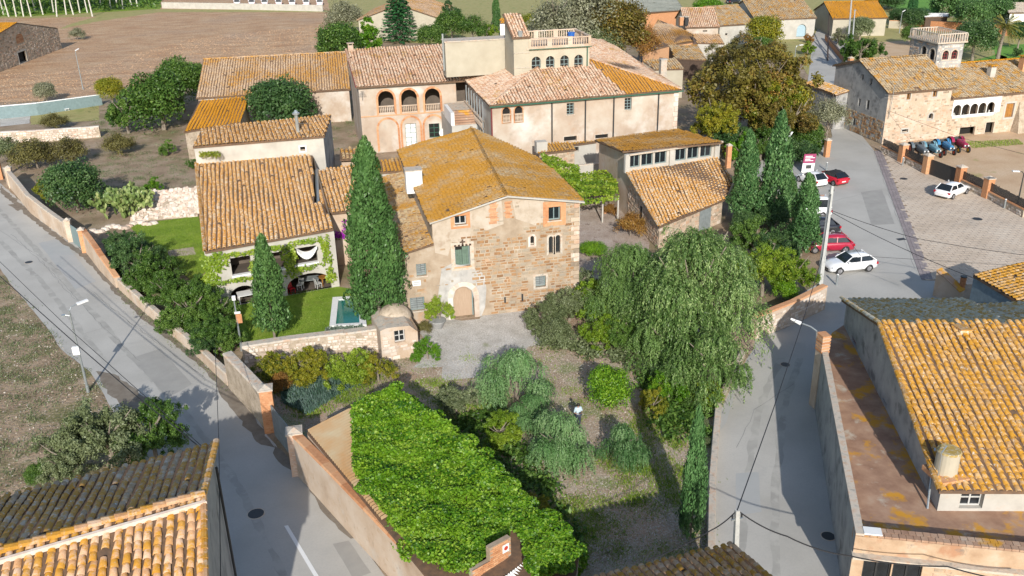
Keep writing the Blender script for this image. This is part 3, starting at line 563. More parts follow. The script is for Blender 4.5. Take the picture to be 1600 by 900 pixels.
def ivy(name,surfpts,n,size,mat,thick=.25,parent=None,asp=.75,label=None,cat='plant',spread=.7,rag=0):
    """leaves over 3D quads (a list of 4-point patches)"""
    Cs=[];Ns=[]; ar=[]
    for q in surfpts:
        a,b,c,d=[np.array(x,float) for x in q]; ar.append(np.linalg.norm(np.cross(c-a,d-b))/2)
    ar=np.array(ar)/sum(ar)
    for q,f in zip(surfpts,ar):
        a,b,c,d=[np.array(x,float) for x in q]; k=max(4,int(n*f)); u=rng.random((k,1)); v=rng.random((k,1)); nn=np.cross(b-a,d-a); nn/=np.linalg.norm(nn)
        if rag:
            e=np.minimum(np.minimum(u,1-u),np.minimum(v,1-v))*2; ph=float(a[0]*1.7+a[2]); kp=(e+.30*np.sin(u*9+ph)*np.sin(v*7+ph*2)+.25*np.sin(u*23+v*17+ph)+.25*(rng.random((k,1))-.5)>rag*.5)[:,0]
            s_=.25*(rng.random((k,2))-.5)*rag; u=u[kp]+s_[kp,:1]; v=v[kp]+s_[kp,1:]; k=len(u)
            if not k: continue
        p=a*(1-u)*(1-v)+b*u*(1-v)+c*u*v+d*(1-u)*v
        bump=thick*(.55+.45*np.sin(p[:,0:1]*2.1+1.3*np.sin(p[:,1:2]*1.7))*np.cos(p[:,1:2]*2.6+p[:,2:3]*2)); Cs.append(p+nn*(bump*rng.uniform(.5,1.05,(k,1)))+rng.normal(size=(k,3))*.04); Ns.append(np.tile(nn,(k,1)))
    C=np.concatenate(Cs);N_=np.concatenate(Ns); V,F=leaves(C,N_*1.0+np.array([0,-.25,.4]),size,asp,.3,spread)
    rr=np.clip(.5+.25*np.sin(C[:,0]*1.3+C[:,1]*2.2)+.5*(rng.random(len(C))-.5),0,1)
    o=link(name,npmesh(name,V,F,rr,LF[mat] if mat in LF else MT[mat]),parent); o['kind']='stuff'
    if label: tag(o,label,cat)
    return o
# ================================================================ THE SETTING
WR={}
def wthing(name,label,cat,loc,group=None):              # a root whose parts are given in world coordinates
    o=thing(name,label,cat,loc,0,group); WR[o.name]=Matrix.Translation(-Vector(loc)); return o
_link=link
def link(name,me,parent=None,loc=None):
    o=_link(name,me,parent,loc)
    if parent is not None and parent.name in WR: o.matrix_parent_inverse=WR[parent.name]
    return o
def grid_ground():
    sheet('ground',[(-900,-400),(900,-400),(900,1500),(-900,1500)],-.02,MT['dirt'],world=True)
grid_ground()
sheet('ploughed_field',[(-400,-60),(620,-60),(600,40),(500,85),(300,110),(120,155),(0,160),(-300,170)],.004,MT['field'],.8,sub=6)
sheet('field_edge_grass',[(-300,24),(60,24),(250,14),(510,16),(520,19),(250,19),(215,24),(150,34),(120,40),(90,46),(110,38),(150,26),(60,28),(-300,30)],.008,MT['drygrass'],.4)
sheet('far_green',[(-400,-90),(260,-90),(250,14),(60,25),(-400,30)],.012,MT['lawn'],.5,sub=5)
sheet('far_village_ground',[(500,-90),(1900,-90),(1900,150),(1300,190),(1250,90),(1000,70),(700,70),(520,60)],.005,MT['drygrass'],.5,sub=5)
sheet('left_street',[(-150,140+40),(0,286),(52,331),(102,371),(135,385),(185,445),(225,482),(310,552),(347,590),(400,650),(440,712),(472,742),(532,812),(605,905),(690,1010),(300,1010),(210,700),(155,605),(140,580),(95,545),(65,502),(22,450),(0,419),(-150,290)],.010,MT['road'],.06)
sheet('verge',[(-200,250),(0,419),(22,450),(65,502),(95,545),(140,580),(155,605),(215,700),(300,1010),(-300,1010),(-400,420)],.006,MT['verge'],.15)
sheet('plaza_concrete',[(1100,1010),(1112,700),(1125,620),(1178,545),(1180,500),(1285,440),(1290,350),(1232,320),(1165,262),(1240,228),(1300,215),(1296,170),(1262,130),(1270,90),(1280,62),(1310,62),(1330,95),(1330,160),(1345,210),(1366,236),(1440,438),(1500,440),(1480,520),(1330,520),(1310,1010)],.010,MT['road'],.03)
sheet('paved_band',[(1366,236),(1380,240),(1452,436),(1440,438)],.016,MT['band'])
PLZ=[(1380,240),(1378,226),(1405,240),(1450,268),(1500,288),(1550,312),(1640,365),(1750,430),(1650,470),(1500,440),(1452,436)]
plz=sheet('plaza',PLZ,.006,MT['dirt'])
def pavers():
    P=[G(*p) for p in PLZ]; mb=MB(); mb2=MB(); a=R(-8); ux=Vector((math.cos(a),math.sin(a),0)); uy=Vector((-ux.y,ux.x,0)); o=Vector((*G(1452,436),0))
    L=.78; H_=.44; k=0
    for j in range(-10,110):
        for i in range(-60,70):
            c=o+ux*(i*L+(.5*L if j%2 else 0))+uy*(j*H_)
            if not inpoly(c.x,c.y,P): continue
            g=.018; z=.035+random.uniform(0,.008); q=[c-ux*(L/2-g)-uy*(H_/2-g),c+ux*(L/2-g)-uy*(H_/2-g),c+ux*(L/2-g)+uy*(H_/2-g),c-ux*(L/2-g)+uy*(H_/2-g)]
            up=Vector((0,0,z)); mb.add([p+Vector((0,0,.008)) for p in q]+[p+up for p in q],[(4,5,6,7),(0,1,5,4),(1,2,6,5),(2,3,7,6),(3,0,4,7)])
    mb.build('paving_slab',MT['paver'],plz,kind='stuff')
    P=[G(*p) for p in [(1366,236),(1380,240),(1452,436),(1440,438)]]; d=Vector((P[3][0]-P[0][0],P[3][1]-P[0][1],0)); L_=d.length; d.normalize(); n=Vector((-d.y,d.x,0)); o=Vector((*P[0],0)); w_=abs((Vector((*P[1],0))-o).dot(n))
    for i in range(int(L_/.42)):
        for j in range(3):
            q=o+d*(i*.42)+n*(w_*j/3); mb2.box(0,0,0,0,0,0) if False else mb2.frame(q+Vector((0,0,.01)),d*.4,n*(w_/3-.02),Vector((0,0,.03)))
    mb2.build('paving_slab',MT['band'],bpy.data.objects['paved_band'],kind='stuff')
pavers()
sheet('farm_yard',[(1380,214),(1378,205),(1470,200),(1620,196),(1800,196),(1800,420),(1640,360),(1550,306),(1500,282),(1450,262),(1405,236)],.012,MT['yard'],.1)
sheet('garden_ground',[(380,560),(420,545),(600,560),(640,500),(700,505),(903,480),(1000,440),(1180,500),(1178,545),(1125,620),(1112,700),(1100,1010),(690,1010),(612,900),(470,720),(420,640)],.014,MT['garden'],.1)
sheet('gravel_court',[(640,545),(655,520),(700,498),(780,490),(835,480),(850,500),(835,540),(790,560),(740,590),(690,585),(660,575)],.020,MT['gravel'],.8,sub=.7)
sheet('courtyard',[(905,476),(900,330),(958,300),(970,300),(1015,380),(1010,420),(960,440)],.016,MT['court'],.05)
sheet('upper_garden',[(0,180),(0,284),(130,384),(200,380),(310,350),(310,230),(520,240),(560,250),(560,170),(380,150),(130,160)],.008,MT['dirt'],.15)
sheet('upper_lawn',[(200,352),(250,345),(310,338),(330,420),(300,440),(270,410),(225,380)],.018,MT['lawn'],.2)
sheet('pool_lawn',[(360,480),(450,458),(528,448),(590,462),(600,500),(480,540),(385,548),(350,520)],.018,MT['lawn'],.15)
sheet('garden_path',[(262,392),(302,386),(306,398),(264,402)],.026,MT['court'],.05)
sheet('far_terrace_lawn',[(48,170),(155,162),(155,188),(48,195)],.020,MT['drygrass'],.1)
sheet('pale_terrace',[(0,176),(48,172),(46,193),(0,198)],.024,MT['gravel'],.05)
for i,p in enumerate([[(1380,-60),(1470,-60),(1470,14),(1420,20),(1380,6)],[(1550,72),(1700,62),(1700,95),(1560,100)],[(1500,100),(1560,85),(1600,100),(1590,108),(1500,104)]]): sheet('green_lawn',p,.020,MT['lawnf'],.3)
sheet('dirt_yard',[(1375,95),(1372,66),(1440,62),(1450,90),(1420,100)],.020,MT['yard'],.2)
sheet('upper_street',[(1262,130),(1270,60),(1290,20),(1310,20),(1330,95),(1300,140)],.014,MT['road'],.02)
# ================================================================ MAIN HOUSE
def main_house():
    r=wthing('farmhouse','tall stone farmhouse with ochre lichened roof, green gothic window and pale arched door','house',(-6.5,8,0))
    P0,P1=(-13.8,0),(0,0); h=lambda *a,**k:H(P0,P1,*a,**k); bk=(MT['brick'],.28); st=(MT['cap'],.16)
    outer=[(0,0),(13.8,0),(13.8,8.45),(8.3,9.38),(2.7,8.0),(2.69,6.35),(0,5.7)]
    hs=[h(710,337,728.5,351,'glass',sill=1,surround=bk,full=1,rows=1,fm=MT['framew']),h(857,323,875.5,344,'glass',sill=1,surround=(MT['brick'],.42),full=1,rows=1),
        h(711,384,734.5,416,'shutter',surround=(MT['cap'],.3),full=1,sill=1,sm=MT['brick'],gap=.22),h(828.5,368.5,834.5,382.5,'void',arch=1,surround=(MT['stonep'],.16),full=1),
        h(857.3,369,863.8,396,'glass',arch=1,rows=1,surround=st,fm=MT['black']),h(868,367,875.3,395,'glass',arch=1,rows=1,surround=st,fm=MT['black']),
        h(836.5,431,852.5,448,'louvre',pm=MT['shutg'],surround=st,full=1),h(708,447.5,741,499,'door',arch=1,dep=.45,surround=(MT['stonep'],.38),pm=MT['wood']),
        h(650.5,412,666,431,'louvre',pm=MT['shutg'],sill=1),h(641,464.5,663.5,485.5,'louvre',pm=MT['shutg'],sill=1)]
    facade(r,P0,P1,outer,hs,MT['mortar'])
    def reg(s,z):
        if s<4.9: return random.random()<.10 and z>1.6
        if s<7.0 and z<2.6: return False
        if z>6.6+.5*math.sin(s*1.3) and s<12.9: return random.random()<.06
        if s<5.6: return z>4 and random.random()<.6
        return True
    stones(r,P0,P1,outer,hs,MT['stone'],hs=(.17,.30),ls=(.24,.62),skip=.06,maxobj=230,region=reg,gap=.055)
    q=frame3(P0,P1)[3]; 
    for i,zz in enumerate(np.arange(.1,8.2,.36)):       # quoins of the right-hand corner
        l=.62 if i%2 else .38; b=MB(); b.frame(q(13.8-l,zz,.06),(l+.05,0,0),(0,.4,0),(0,0,.32)); b.build('quoin',MT['stoneg'],r)
    for x0,y0,x1,y1 in ((765,313,776,350),(789,313,798,341)):
        a=fpx(P0,P1,x0,y1); b=fpx(P0,P1,x1,y0); z=a[1]
        m_=MB()
        while z<b[1]-.08: m_.frame(q(a[0]+random.uniform(-.08,.08),z,.03),(b[0]-a[0]+random.uniform(-.1,.1),0,0),(0,.1,0),(0,0,.075)); z+=.1
        m_.build('brickwork',MT['brick'],r,kind='stuff')
    for pts,mt in (([(690,420),(705,412),(735,416),(757,428),(760,452),(758,480),(752,494),(742,497),(741.6,470),(737,454),(725,446.5),(713,450),(707.5,468),(708,500),(692,502),(682,480),(686,450)],MT['render']),([(675,348),(700,336),(740,322),(783,309),(787,350),(760,360),(738,352),(732,380),(706,378),(700,400),(680,395)],MT['render2']),([(800,312),(850,313),(848,350),(836,352),(806,342)],MT['render2'])):
        pp=[fpx(P0,P1,*x) for x in pts]; w_=MB(); hl=[hpoly(h_,.02) for h_ in hs if inpoly((h_['r'][0]+h_['r'][1])/2,(h_['r'][2]+h_['r'][3])/2,pp)]; LL_=[pp]+hl; w_.add([q(x,z,.012) for l in LL_ for x,z in l],tessellate_polygon([[Vector((x,z,0)) for x,z in l] for l in LL_]),.5); w_.build('render_patch',mt,r)
    a=fpx(P0,P1,711,385); b=fpx(P0,P1,734.5,385); c=MB()  # gothic tracery crest over the shuttered window
    m=(a[0]+b[0])/2
    for s in np.linspace(a[0],b[0],5): c.frame(q(s-.08,a[1]-.02,.08),(.16,0,0),(0,.12,0),(0,0,.14))
    c.frame(q(m-.06,a[1],.08),(.12,0,0),(0,.12,0),(0,0,.5)); c.frame(q(m-.2,a[1]+.25,.07),(.4,0,0),(0,.1,0),(0,0,.1)); c.build('window_crest',MT['woodd'],r,kind='stuff')
    s=MB(); a=fpx(P0,P1,644.5,447); b=fpx(P0,P1,657,437.5); s.frame(q(a[0],a[1],.05),(b[0]-a[0],0,0),(0,.04,0),(0,0,b[1]-a[1])); pl=s.build('name_plaque',MT['whitep'],r)
    t=MB(); [t.frame(q(a[0]+.08,a[1]+f*(b[1]-a[1]),.058),((b[0]-a[0])*g,0,0),(0,.01,0),(0,0,.05)) for f,g in ((.25,.6),(.6,.75))]; t.build('lettering',MT['metal'],pl)
    for x0,y0,y1 in ((789,464,473),(816,459,470)):
        a=fpx(P0,P1,x0,y1); b=fpx(P0,P1,x0,y0); s=MB(); s.frame(q(a[0]-.06,a[1],.05),(.13,0,0),(0,.02,0),(0,0,b[1]-a[1])); s.build('slit',MT['black'],r)
    body(r,[(-11.1,0,8.0),(0,0,8.45),(0,13.2,8.45),(-4.3,20,9.3),(-11.1,20,8.0)],MT['mortar'],skipe=(0,),relief=((1,),MT['stone'],dict(skip=.2)))
    body(r,[(-13.8,0,5.7),(-11.1,0,6.35),(-11.1,21,6.35),(-13.8,21,5.7)],MT['sand'],skipe=(0,1))
    rf=[(-5.55,-.3,9.55),(-5.0,8.9,9.6),(-4.3,20.3,9.7)]
    roof(r,[rf[0],rf[1],rf[2],(-11.35,20.3,8.1),(-11.35,-.3,8.05)],MT['t_main'],.27,.30,down=(-1,-.02),slabt=.12)
    roof(r,[(.35,-.3,8.55),(.35,8.7,8.6),rf[1],rf[0]],MT['t_main'],.27,.30,down=(1,.02),slabt=.12)
    roof(r,[(.3,8.7,8.4),(.25,13.4,8.4),rf[2],(-5.0,8.9,9.45)],MT['t_main'],.27,.30,down=(1,-.1),slabt=.12)
    roof(r,[(-11.1,-.3,6.42),(-11.1,21.2,6.55),(-14.05,21.2,5.8),(-14.05,-.3,5.75)],MT['t_low'],.27,.30,down=(-1,0),slabt=.12)
    capline(r,rf[0],rf[1],MT['t_main'],.16); capline(r,rf[1],rf[2],MT['t_main'],.16)
    for a,b in (((-5.5,-.35,9.6),(-11.3,-.35,8.1)),((.35,-.35,8.6),(-5.5,-.35,9.6))):
        c=MB(); c.frame(Vector(a)-Vector((0,0,.2)),Vector(b)-Vector(a),(0,.5,0),(0,0,.12)); c.build('eave_board',MT['white'],r)
    p=W(648,292,8.15); c=MB(); c.frame((p.x-.65,p.y,7.6),(1.3,0,0),(0,1.0,0),(0,0,1.85)); d=c.build('roof_box',MT['whitep'],r)
    c=MB(); c.frame((p.x-.7,p.y-.06,9.45),(1.4,0,0),(0,1.2,0),(0,0,.07)); c.build('lid',MT['cap'],d)
main_house()
# ================================================================ VINE HOUSE and the buildings behind it
def vine_house():
    r=wthing('vine_house','low house with orange and white mottled roof and vine-covered loggia, beside the pool lawn','house',(-23,14,0))
    P0,P1=(-27.9,6.9),(-17.95,8.8); L=math.dist(P0,P1); h=lambda *a,**k:H(P0,P1,*a,**k)
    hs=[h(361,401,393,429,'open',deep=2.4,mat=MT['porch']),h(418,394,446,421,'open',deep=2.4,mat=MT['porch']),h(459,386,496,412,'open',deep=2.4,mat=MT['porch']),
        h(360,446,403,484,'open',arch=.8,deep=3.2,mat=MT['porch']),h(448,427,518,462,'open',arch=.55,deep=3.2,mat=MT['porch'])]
    for k in (3,4): a,b,c,d=hs[k]['r']; hs[k]['r']=(a,b,.02,d)
    facade(r,P0,P1,[(0,0),(L,0),(L,5.1),(0,4.9)],hs,MT['white'])
    q=frame3(P0,P1)[3]; dv=frame3(P0,P1)[1]
    for k in (0,1,2):
        a,b,c,d=hs[k]['r']; s=MB(); s.frame(q(a-.05,c-.14,.1),dv*(b-a+.1),frame3(P0,P1)[2]*-.4,(0,0,.16)); s.build('sill',MT['whitep'],r)
    body(r,[(*P0,4.9),(*P1,5.1),(-18.9,24.2,7.1),(-29.8,25.4,7.1)],MT['sand'],skipe=(0,))
    poly=[W(320,393,4.95),W(521,357,5.2),W(503,316,5.75),W(491,318,5.8),W(488,242,7.25),W(306,254,7.25)]
    roof(r,poly,MT['t_vine'],.36,.36,down=(.05,-1),verge=((tuple(W(320,393,5.05)),tuple(W(306,254,7.3))),),wave=.03)
    pipe(r,'gutter',[tuple(W(495,266,6.4)),tuple(W(497,318,5.2))],.18,MT['metal'])
    roof(r,[tuple(W(501,334,5.0)),tuple(W(560,328,5.0)),tuple(W(560,256,6.3)),tuple(W(499,266,6.3))],MT['t_vine'],.36,.36,down=(.05,-1),name='lean_to_roof')
    body(r,[tuple(W(503,334,4.9)),tuple(W(558,328,4.9)),tuple(W(558,260,6.1)),tuple(W(501,270,6.1))],MT['sand'])
    ivyq=[]
    def fq(x0,y0,x1,y1,e=.05):
        a=fpx(P0,P1,x0,y1); b=fpx(P0,P1,x1,y0); return [tuple(q(a[0],a[1],e)),tuple(q(b[0],a[1],e)),tuple(q(b[0],b[1],e)),tuple(q(a[0],b[1],e))]
    for b in ((318,390,352,428),(345,388,398,404),(388,378,456,399),(445,368,505,386),(392,396,420,440),(444,382,462,436),(455,410,498,426),(503,366,514,416),(510,412,522,442),(318,420,342,450),(335,428,400,446)): ivyq.append(fq(*b))
    ivy('vine',ivyq,6500,.2,'vine',.3,r,rag=.7)
    g=[tuple(W(312,330,4.2)),tuple(W(318,395,4.2)),tuple(W(330,395,2)),tuple(W(322,330,2))]; ivy('vine',[g],900,.26,'vine',.4,r)
vine_house()
def white_annex():
    r=wthing('white_annex','long low whitewashed building with thin tiled strip of roof behind the vine house','building',(-24,27,0))
    a,b,c,d=W(303,230,8.8),W(505,213,8.9),W(516,207,8.6),W(345,216,8.7); P0,P1=(a.x,a.y),(b.x,b.y); L=math.dist(P0,P1)
    hs=[H(P0,P1,469,229,477,236,'void',dep=.3,surround=(MT['whitep'],.12),full=1)]
    facade(r,P0,P1,[(0,0),(L,0),(L,8.85),(0,8.75)],hs,MT['white'])
    body(r,[(*P0,8.75),(*P1,8.85),(-16.7,32.5,8.6),(-29,30.5,8.6)],MT['grey'],skipe=(0,))
    roof(r,[tuple(W(301,229,8.9)),tuple(W(507,212,9.0)),(-16.6,32.6,9.15),(-29.2,30.6,9.1)],MT['t_vine'],.36,.36,down=(.1,-1))
    k=W(466,210,8.9); o=MB(); o.tube((k.x,k.y+.6,8.8),(k.x,k.y+.6,10.7),.17,n=10); v=o.build('flue_pipe',MT['metal'],r); o=MB(); o.tube((k.x,k.y+.6,10.7),(k.x,k.y+.6,10.85),.34,n=10); o.tube((k.x,k.y+.6,10.85),(k.x,k.y+.6,11.1),.26,.1,n=10); o.build('cowl',MT['metal'],v)
    o=MB(); k=W(484,212,8.9); o.tube((k.x,k.y,7),(k.x,k.y,10.3),.03); o.tube((k.x-1,k.y,10.1),(k.x,k.y,10.1),.025); o.build('aerial',MT['black'],r)
    ivy('creeper',[[tuple(W(312,246,8)),tuple(W(345,246,8)),tuple(W(345,238,8.3)),tuple(W(312,238,8.3))]],250,.2,'yellow',.1,r)
    # small pantiled sheds between annex and main house
    s=wthing('lean_to_shed','little lean-to with a strip of ochre tiles between the great cypress and the farmhouse roof','shed',(-14.5,26,0))
    roof(s,[tuple(W(572,270,6.6)),tuple(W(640,266,6.6)),tuple(W(630,247,7.2)),tuple(W(570,252,7.2))],MT['t_main'],.34,.34,down=(.02,-1)); body(s,[tuple(W(574,271,6.5)),tuple(W(638,267,6.5)),tuple(W(628,249,7)),tuple(W(572,254,7))],MT['white'])
    s=wthing('brick_lean_to','small grey and brick box of a store against the wall behind the great cypress top','shed',(-15,31,0))
    body(s,[tuple(W(533,248,5)),tuple(W(581,246,5)),tuple(W(579,232,5.4)),tuple(W(533,234,5.4))],MT['sand']); roof(s,[tuple(W(531,249,5.1)),tuple(W(583,247,5.1)),tuple(W(580,231,5.5)),tuple(W(531,233,5.5))],MT['t_low'],.4,.5,down=(0,-1))
white_annex()
def balustrade(root,p,q,h=.95,n=10,mat=None,post=True,name='balustrade'):
    p=Vector(p);q=Vector(q); m=mat or MT['cream']; d=(q-p); s=d.normalized(); k=Vector((-s.y,s.x,0)); b=MB(); up=Vector((0,0,1))
    b.frame(p+k*-.12,d,k*.24,up*.12); b.frame(p+k*-.14+up*(h-.12),d,k*.28,up*.12)
    if post:
        for e in (p,q-s*.3): b.frame(e+k*-.16,s*.3,k*.32,up*(h+.04))
    o=b.build(name,m,root,kind='stuff'); c=MB()
    for i in range(n):
        x=p+d*((i+.7)/(n+.4)); c.tube(x+up*.12,x+up*h*.45,.05,.085,6); c.tube(x+up*h*.45,x+up*(h-.12),.085,.045,6)
    c.build('baluster',m,o,kind='stuff')
def manor():
    r=wthing('manor_house','large peach plastered manor with rose tiled roofs, arcaded loggia and rooftop belvedere','house',(4,48,0))
    # left wing with the arcades
    P0,P1=(-12.6,50.3),(2.0,50.1); h=lambda *a,**k:H(P0,P1,*a,**k); bk=(MT['brick'],.26)
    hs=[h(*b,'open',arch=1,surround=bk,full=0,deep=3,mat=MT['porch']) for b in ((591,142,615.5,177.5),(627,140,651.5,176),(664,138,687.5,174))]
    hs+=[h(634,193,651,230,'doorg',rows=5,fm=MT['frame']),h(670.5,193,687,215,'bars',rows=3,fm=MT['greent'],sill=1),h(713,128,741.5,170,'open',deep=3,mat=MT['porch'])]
    facade(r,P0,P1,[(0,0),(14.6,0),(14.6,8.25),(0,8.25)],hs,MT['plaster'])
    o,d,n,q=frame3(P0,P1)
    for k in (0,1,2,5):
        a,b,c,e=hs[k]['r']; balustrade(r,q(a+.02,c,-.15),q(b-.02,c,-.15),.95,8,MT['sand'],post=False)
    for b in ((592,186,622,234),(629,183,657,233),(663.5,181,693,226)):   # blind brick arches below
        g=h(*b); g['arch']=1; a_=hpoly(g,0); b_=hpoly(g,.24); s=MB(); K=len(a_)
        for i in range(1,K): j=(i+1)%K; s.quad(q(*b_[i],.05),q(*b_[j],.05),q(*a_[j],.05),q(*a_[i],.05)); s.quad(q(*a_[i],.05),q(*a_[j],.05),q(*a_[j],0),q(*a_[i],0)); s.quad(q(*b_[j],.05),q(*b_[i],.05),q(*b_[i],0),q(*b_[j],0))
        s.build('blind_arch',MT['brick'],r)
    zz=fpx(P0,P1,633,177.5)[1]; s=MB(); s.frame(q(0,zz-.12,.07),d*11.6,n*-.1,(0,0,.12)); s.build('string_course',MT['brick'],r)
    s=MB(); s.frame(q(-.3,8.18,.45),d*15.2,n*-.2,(0,0,.14)); s.build('gutter',MT['greent'],r)
    a=fpx(P0,P1,703,196); s=MB(); s.frame(q(a[0]-.5,a[1],.45),d*1.0,n*-.45,(0,0,.75)); v=s.build('air_conditioner',MT['whitep'],r); s=MB(); s.tube(q(a[0],a[1]+.38,.46),q(a[0],a[1]+.38,.48),.3,n=14); s.build('fan_grille',MT['black'],v)
    a=fpx(P0,P1,691,205); s=MB(); c_=q(a[0],a[1],.75); m=10
    vs=[c_+Vector((0,.12,0))]+[c_+Vector((.52*math.cos(2*math.pi*i/m),0,.55*math.sin(2*math.pi*i/m))) for i in range(m)]; s.add(vs,[(0,i+1,(i+1)%m+1) for i in range(m)]); s.tube(c_+Vector((0,.1,0)),q(a[0],a[1]-.4,0),.03); s.build('satellite_dish',MT['whitep'],r)
    a=fpx(P0,P1,562,150); s=MB(); s.tube(q(a[0]+.3,a[1]-.5,.3),q(a[0]+.3,a[1]+.6,.3),.02); [s.tube(q(a[0]-.2+.1*i,a[1]+.2*i,.3),q(a[0]+.8-.1*i,a[1]+.2*i,.35),.02,n=4) for i in range(4)]; s.build('wall_aerial',MT['black'],r)
    body(r,[(*P0,8.25),(*P1,8.25),(2,63,10.6),(-12.8,63,10.6)],MT['plaster'],skipe=(0,))
    roof(r,[(-12.9,49.8,8.4),(2.2,49.6,8.4),(2.2,62.5,11.0),(-13.2,62,11.0)],MT['t_manor'],.36,.38,down=(0,-1),verge=(((-12.8,49.8,8.5),(-13.1,62,11.1)),))
    b=MB(); b.frame((-12.9,49.7,8.35),(-.25,12.3,2.6),(-.1,0,0),(0,0,.2)); b.build('verge_trim',MT['redt'],r)
    b=MB(); b.box(-2.1,6.2,48.1,50.5,9.2,13.3); x=b.build('attic_block',MT['cream'],r); b=MB(); b.box(-2.2,6.3,48.0,50.6,13.3,13.42); b.build('coping',MT['cap'],x)
    pipe(r,'flue',[(-2.3,48.3,10),(-2.3,48.3,14.3)],.12,MT['metal']); chimney(r,-12.5,61.8,10.5,11.6,.7,MT['plaster'],MT['plaster'])
    # court stair
    b=MB(); b.box(-2.7,.6,42,50.0,0,4.7); w_=b.build('stair_block',MT['white'],r)
    for i in range(6): b=MB(); b.box(-2.3,.5,42.2+i*.42,42.6+i*.42+.02,4.7,4.9+i*.2); b.build('step',MT['brickr'],w_)
    for i in range(5): b=MB(); b.box(-2.3,.5,45+i*.9,45.86+i*.9,5.7,5.8); b.build('step',MT['cap'],w_)
    b=MB(); b.box(-2.75,-2.35,42,47,4.7,6.2); b.build('parapet',MT['whitep'],w_)
    for i in range(7): b=MB(); z=5.0; b.box(.2,.32,38+i*1.7,38.14+i*1.7,0,8.1); b.build('gallery_post',MT['metal'],r)
    balustrade(r,(.25,38,5.0),(.25,49.5,5.0),1.0,26,MT['sand'],False)
    # right wing
    A=(0.7,35.2);B=(23.0,36.5); h=lambda *a,**k:H(A,B,*a,**k)
    hs=[h(885.5,161,897,179,'bars',rows=4,fm=MT['frame'],sill=1),h(976,153,987,171.5,'bars',rows=4,fm=MT['frame'],sill=1),h(785,168,797,191,'void',arch=1,surround=(MT['brick'],.12),full=1),h(804,166,816.5,190,'void',arch=1,surround=(MT['brick'],.12),full=1),
        h(881,213,901,221,'void',surround=(MT['cap'],.12),full=1),h(930,210,950,217,'void',surround=(MT['cap'],.12),full=1)]
    facade(r,A,B,[(0,0),(math.dist(A,B),0),(math.dist(A,B),8.3),(0,8.3)],hs,MT['plaster']); o,d,n,q=frame3(A,B)
    for k in (2,3):
        a,b,c,e=hs[k]['r']; balustrade(r,q(a,c,.1),q(b,c,.1),.95,5,MT['sand'],post=False)
    s=MB(); s.frame(q(-.3,8.12,.5),d*23.1,n*-.2,(0,0,.14)); s.build('gutter',MT['greent'],r)
    for x in (768,862,914,958,1027):
        s0=fpx(A,B,x,190)[0]; pipe(r,'drainpipe',[q(s0,0.1,.12),q(s0,8.1,.12)],.08,MT['redt'] if x==768 else MT['black'])
    for i in range(14): b=MB(); z=i*.58; l=.55 if i%2 else .35; b.frame(q(22.33-l,z,.07),d*(l+.06),n*-.3,(0,0,.54)); b.build('quoin',MT['stonep'],r)
    body(r,[(*A,8.3),(*B,8.3),(24,62,9.5),(1,62,8.3)],MT['plaster'],skipe=(0,))
    a1,b1,c1,d1=(.4,34.8,8.4),(23.3,36.1,8.4),(14.8,45.3,11.0),(9.5,45.0,11.0); c2=tuple(W(922,61,11.2)); e2=tuple(W(940,62,10.0)); dd=(9.5,64,11)
    def insplit(pp,qq,f): return tuple(pp[i]+(qq[i]-pp[i])*f for i in range(3))
    m1=insplit(a1,b1,.70); m2=insplit(d1,c1,.95)
    roof(r,[a1,m1,m2,d1],MT['t_manor'],.36,.38,down=(0,-1)); roof(r,[m1,b1,c1,m2],MT['t_manoro'],.36,.38,down=(0,-1))
    roof(r,[a1,d1,dd,(.4,62,8.4)],MT['t_manor'],.36,.38,down=(-1,0)); roof(r,[b1,e2,c2,c1],MT['t_manor'],.36,.38,down=(1,-.25)); roof(r,[d1,c1,c2,dd],MT['t_manor'],.36,.38,down=(.3,-1))
    for a,b in ((a1,d1),(b1,c1),(c1,c2),(b1,e2)): capline(r,a,b,MT['t_manor'],.17)
    # belvedere
    T0,T1=(6.8,43.0),(14.3,43.0); h=lambda *a,**k:H(T0,T1,*a,**k)
    hs=[h(*b,'bars',arch=1,rows=3,fm=MT['frame'],sill=1,sm=MT['greent']) for b in ((830.7,88.5,845,109.5),(853,87.5,866.5,108.5),(875.3,86.5,889,107.5),(897.3,85.5,911,106.5))]
    facade(r,T0,T1,[(0,8.6),(7.5,8.6),(7.5,12.75),(0,12.75)],hs,MT['cream'],name='belvedere_wall')
    body(r,[(*T0,12.75),(*T1,12.75),(14.3,49.5,12.75),(6.8,49.5,12.75)],MT['cream'],8.6,skipe=(0,))
    b=MB(); b.box(6.6,14.5,42.8,49.7,12.75,12.95); b.build('terrace_slab',MT['sand'],r); b=MB(); b.box(6.9,14.5,42.68,42.8,12.72,12.8); b.build('gutter',MT['greent'],r); pipe(r,'drainpipe',[(14.0,42.9,8.8),(14.0,42.9,12.7)],.07,MT['greent'])
    for i in range(3):
        x=6.9+i*2.5; balustrade(r,(x,43,12.95),(x+2.5,43,12.95),1.0,8,MT['sand']); balustrade(r,(x,49.4,12.95),(x+2.5,49.4,12.95),1.0,8,MT['sand'])
    for i in range(2): y=43.1+i*3.1; balustrade(r,(14.35,y,12.95),(14.35,y+3.1,12.95),1.0,8,MT['sand']); balustrade(r,(6.85,y,12.95),(6.85,y+3.1,12.95),1.0,8,MT['sand'])
    b=MB(); b.add([(5.1,42.9,8.4),(6.9,42.9,8.4),(6.9,42.9,14.2),(5.1,42.9,14.2),(5.1,47.5,8.4),(6.9,47.5,8.4),(6.9,47.5,16.2),(5.1,47.5,16.2)],[(0,1,2,3),(1,5,6,2),(5,4,7,6),(4,0,3,7),(3,2,6,7)],.5); b.build('stair_turret',MT['cream'],r)
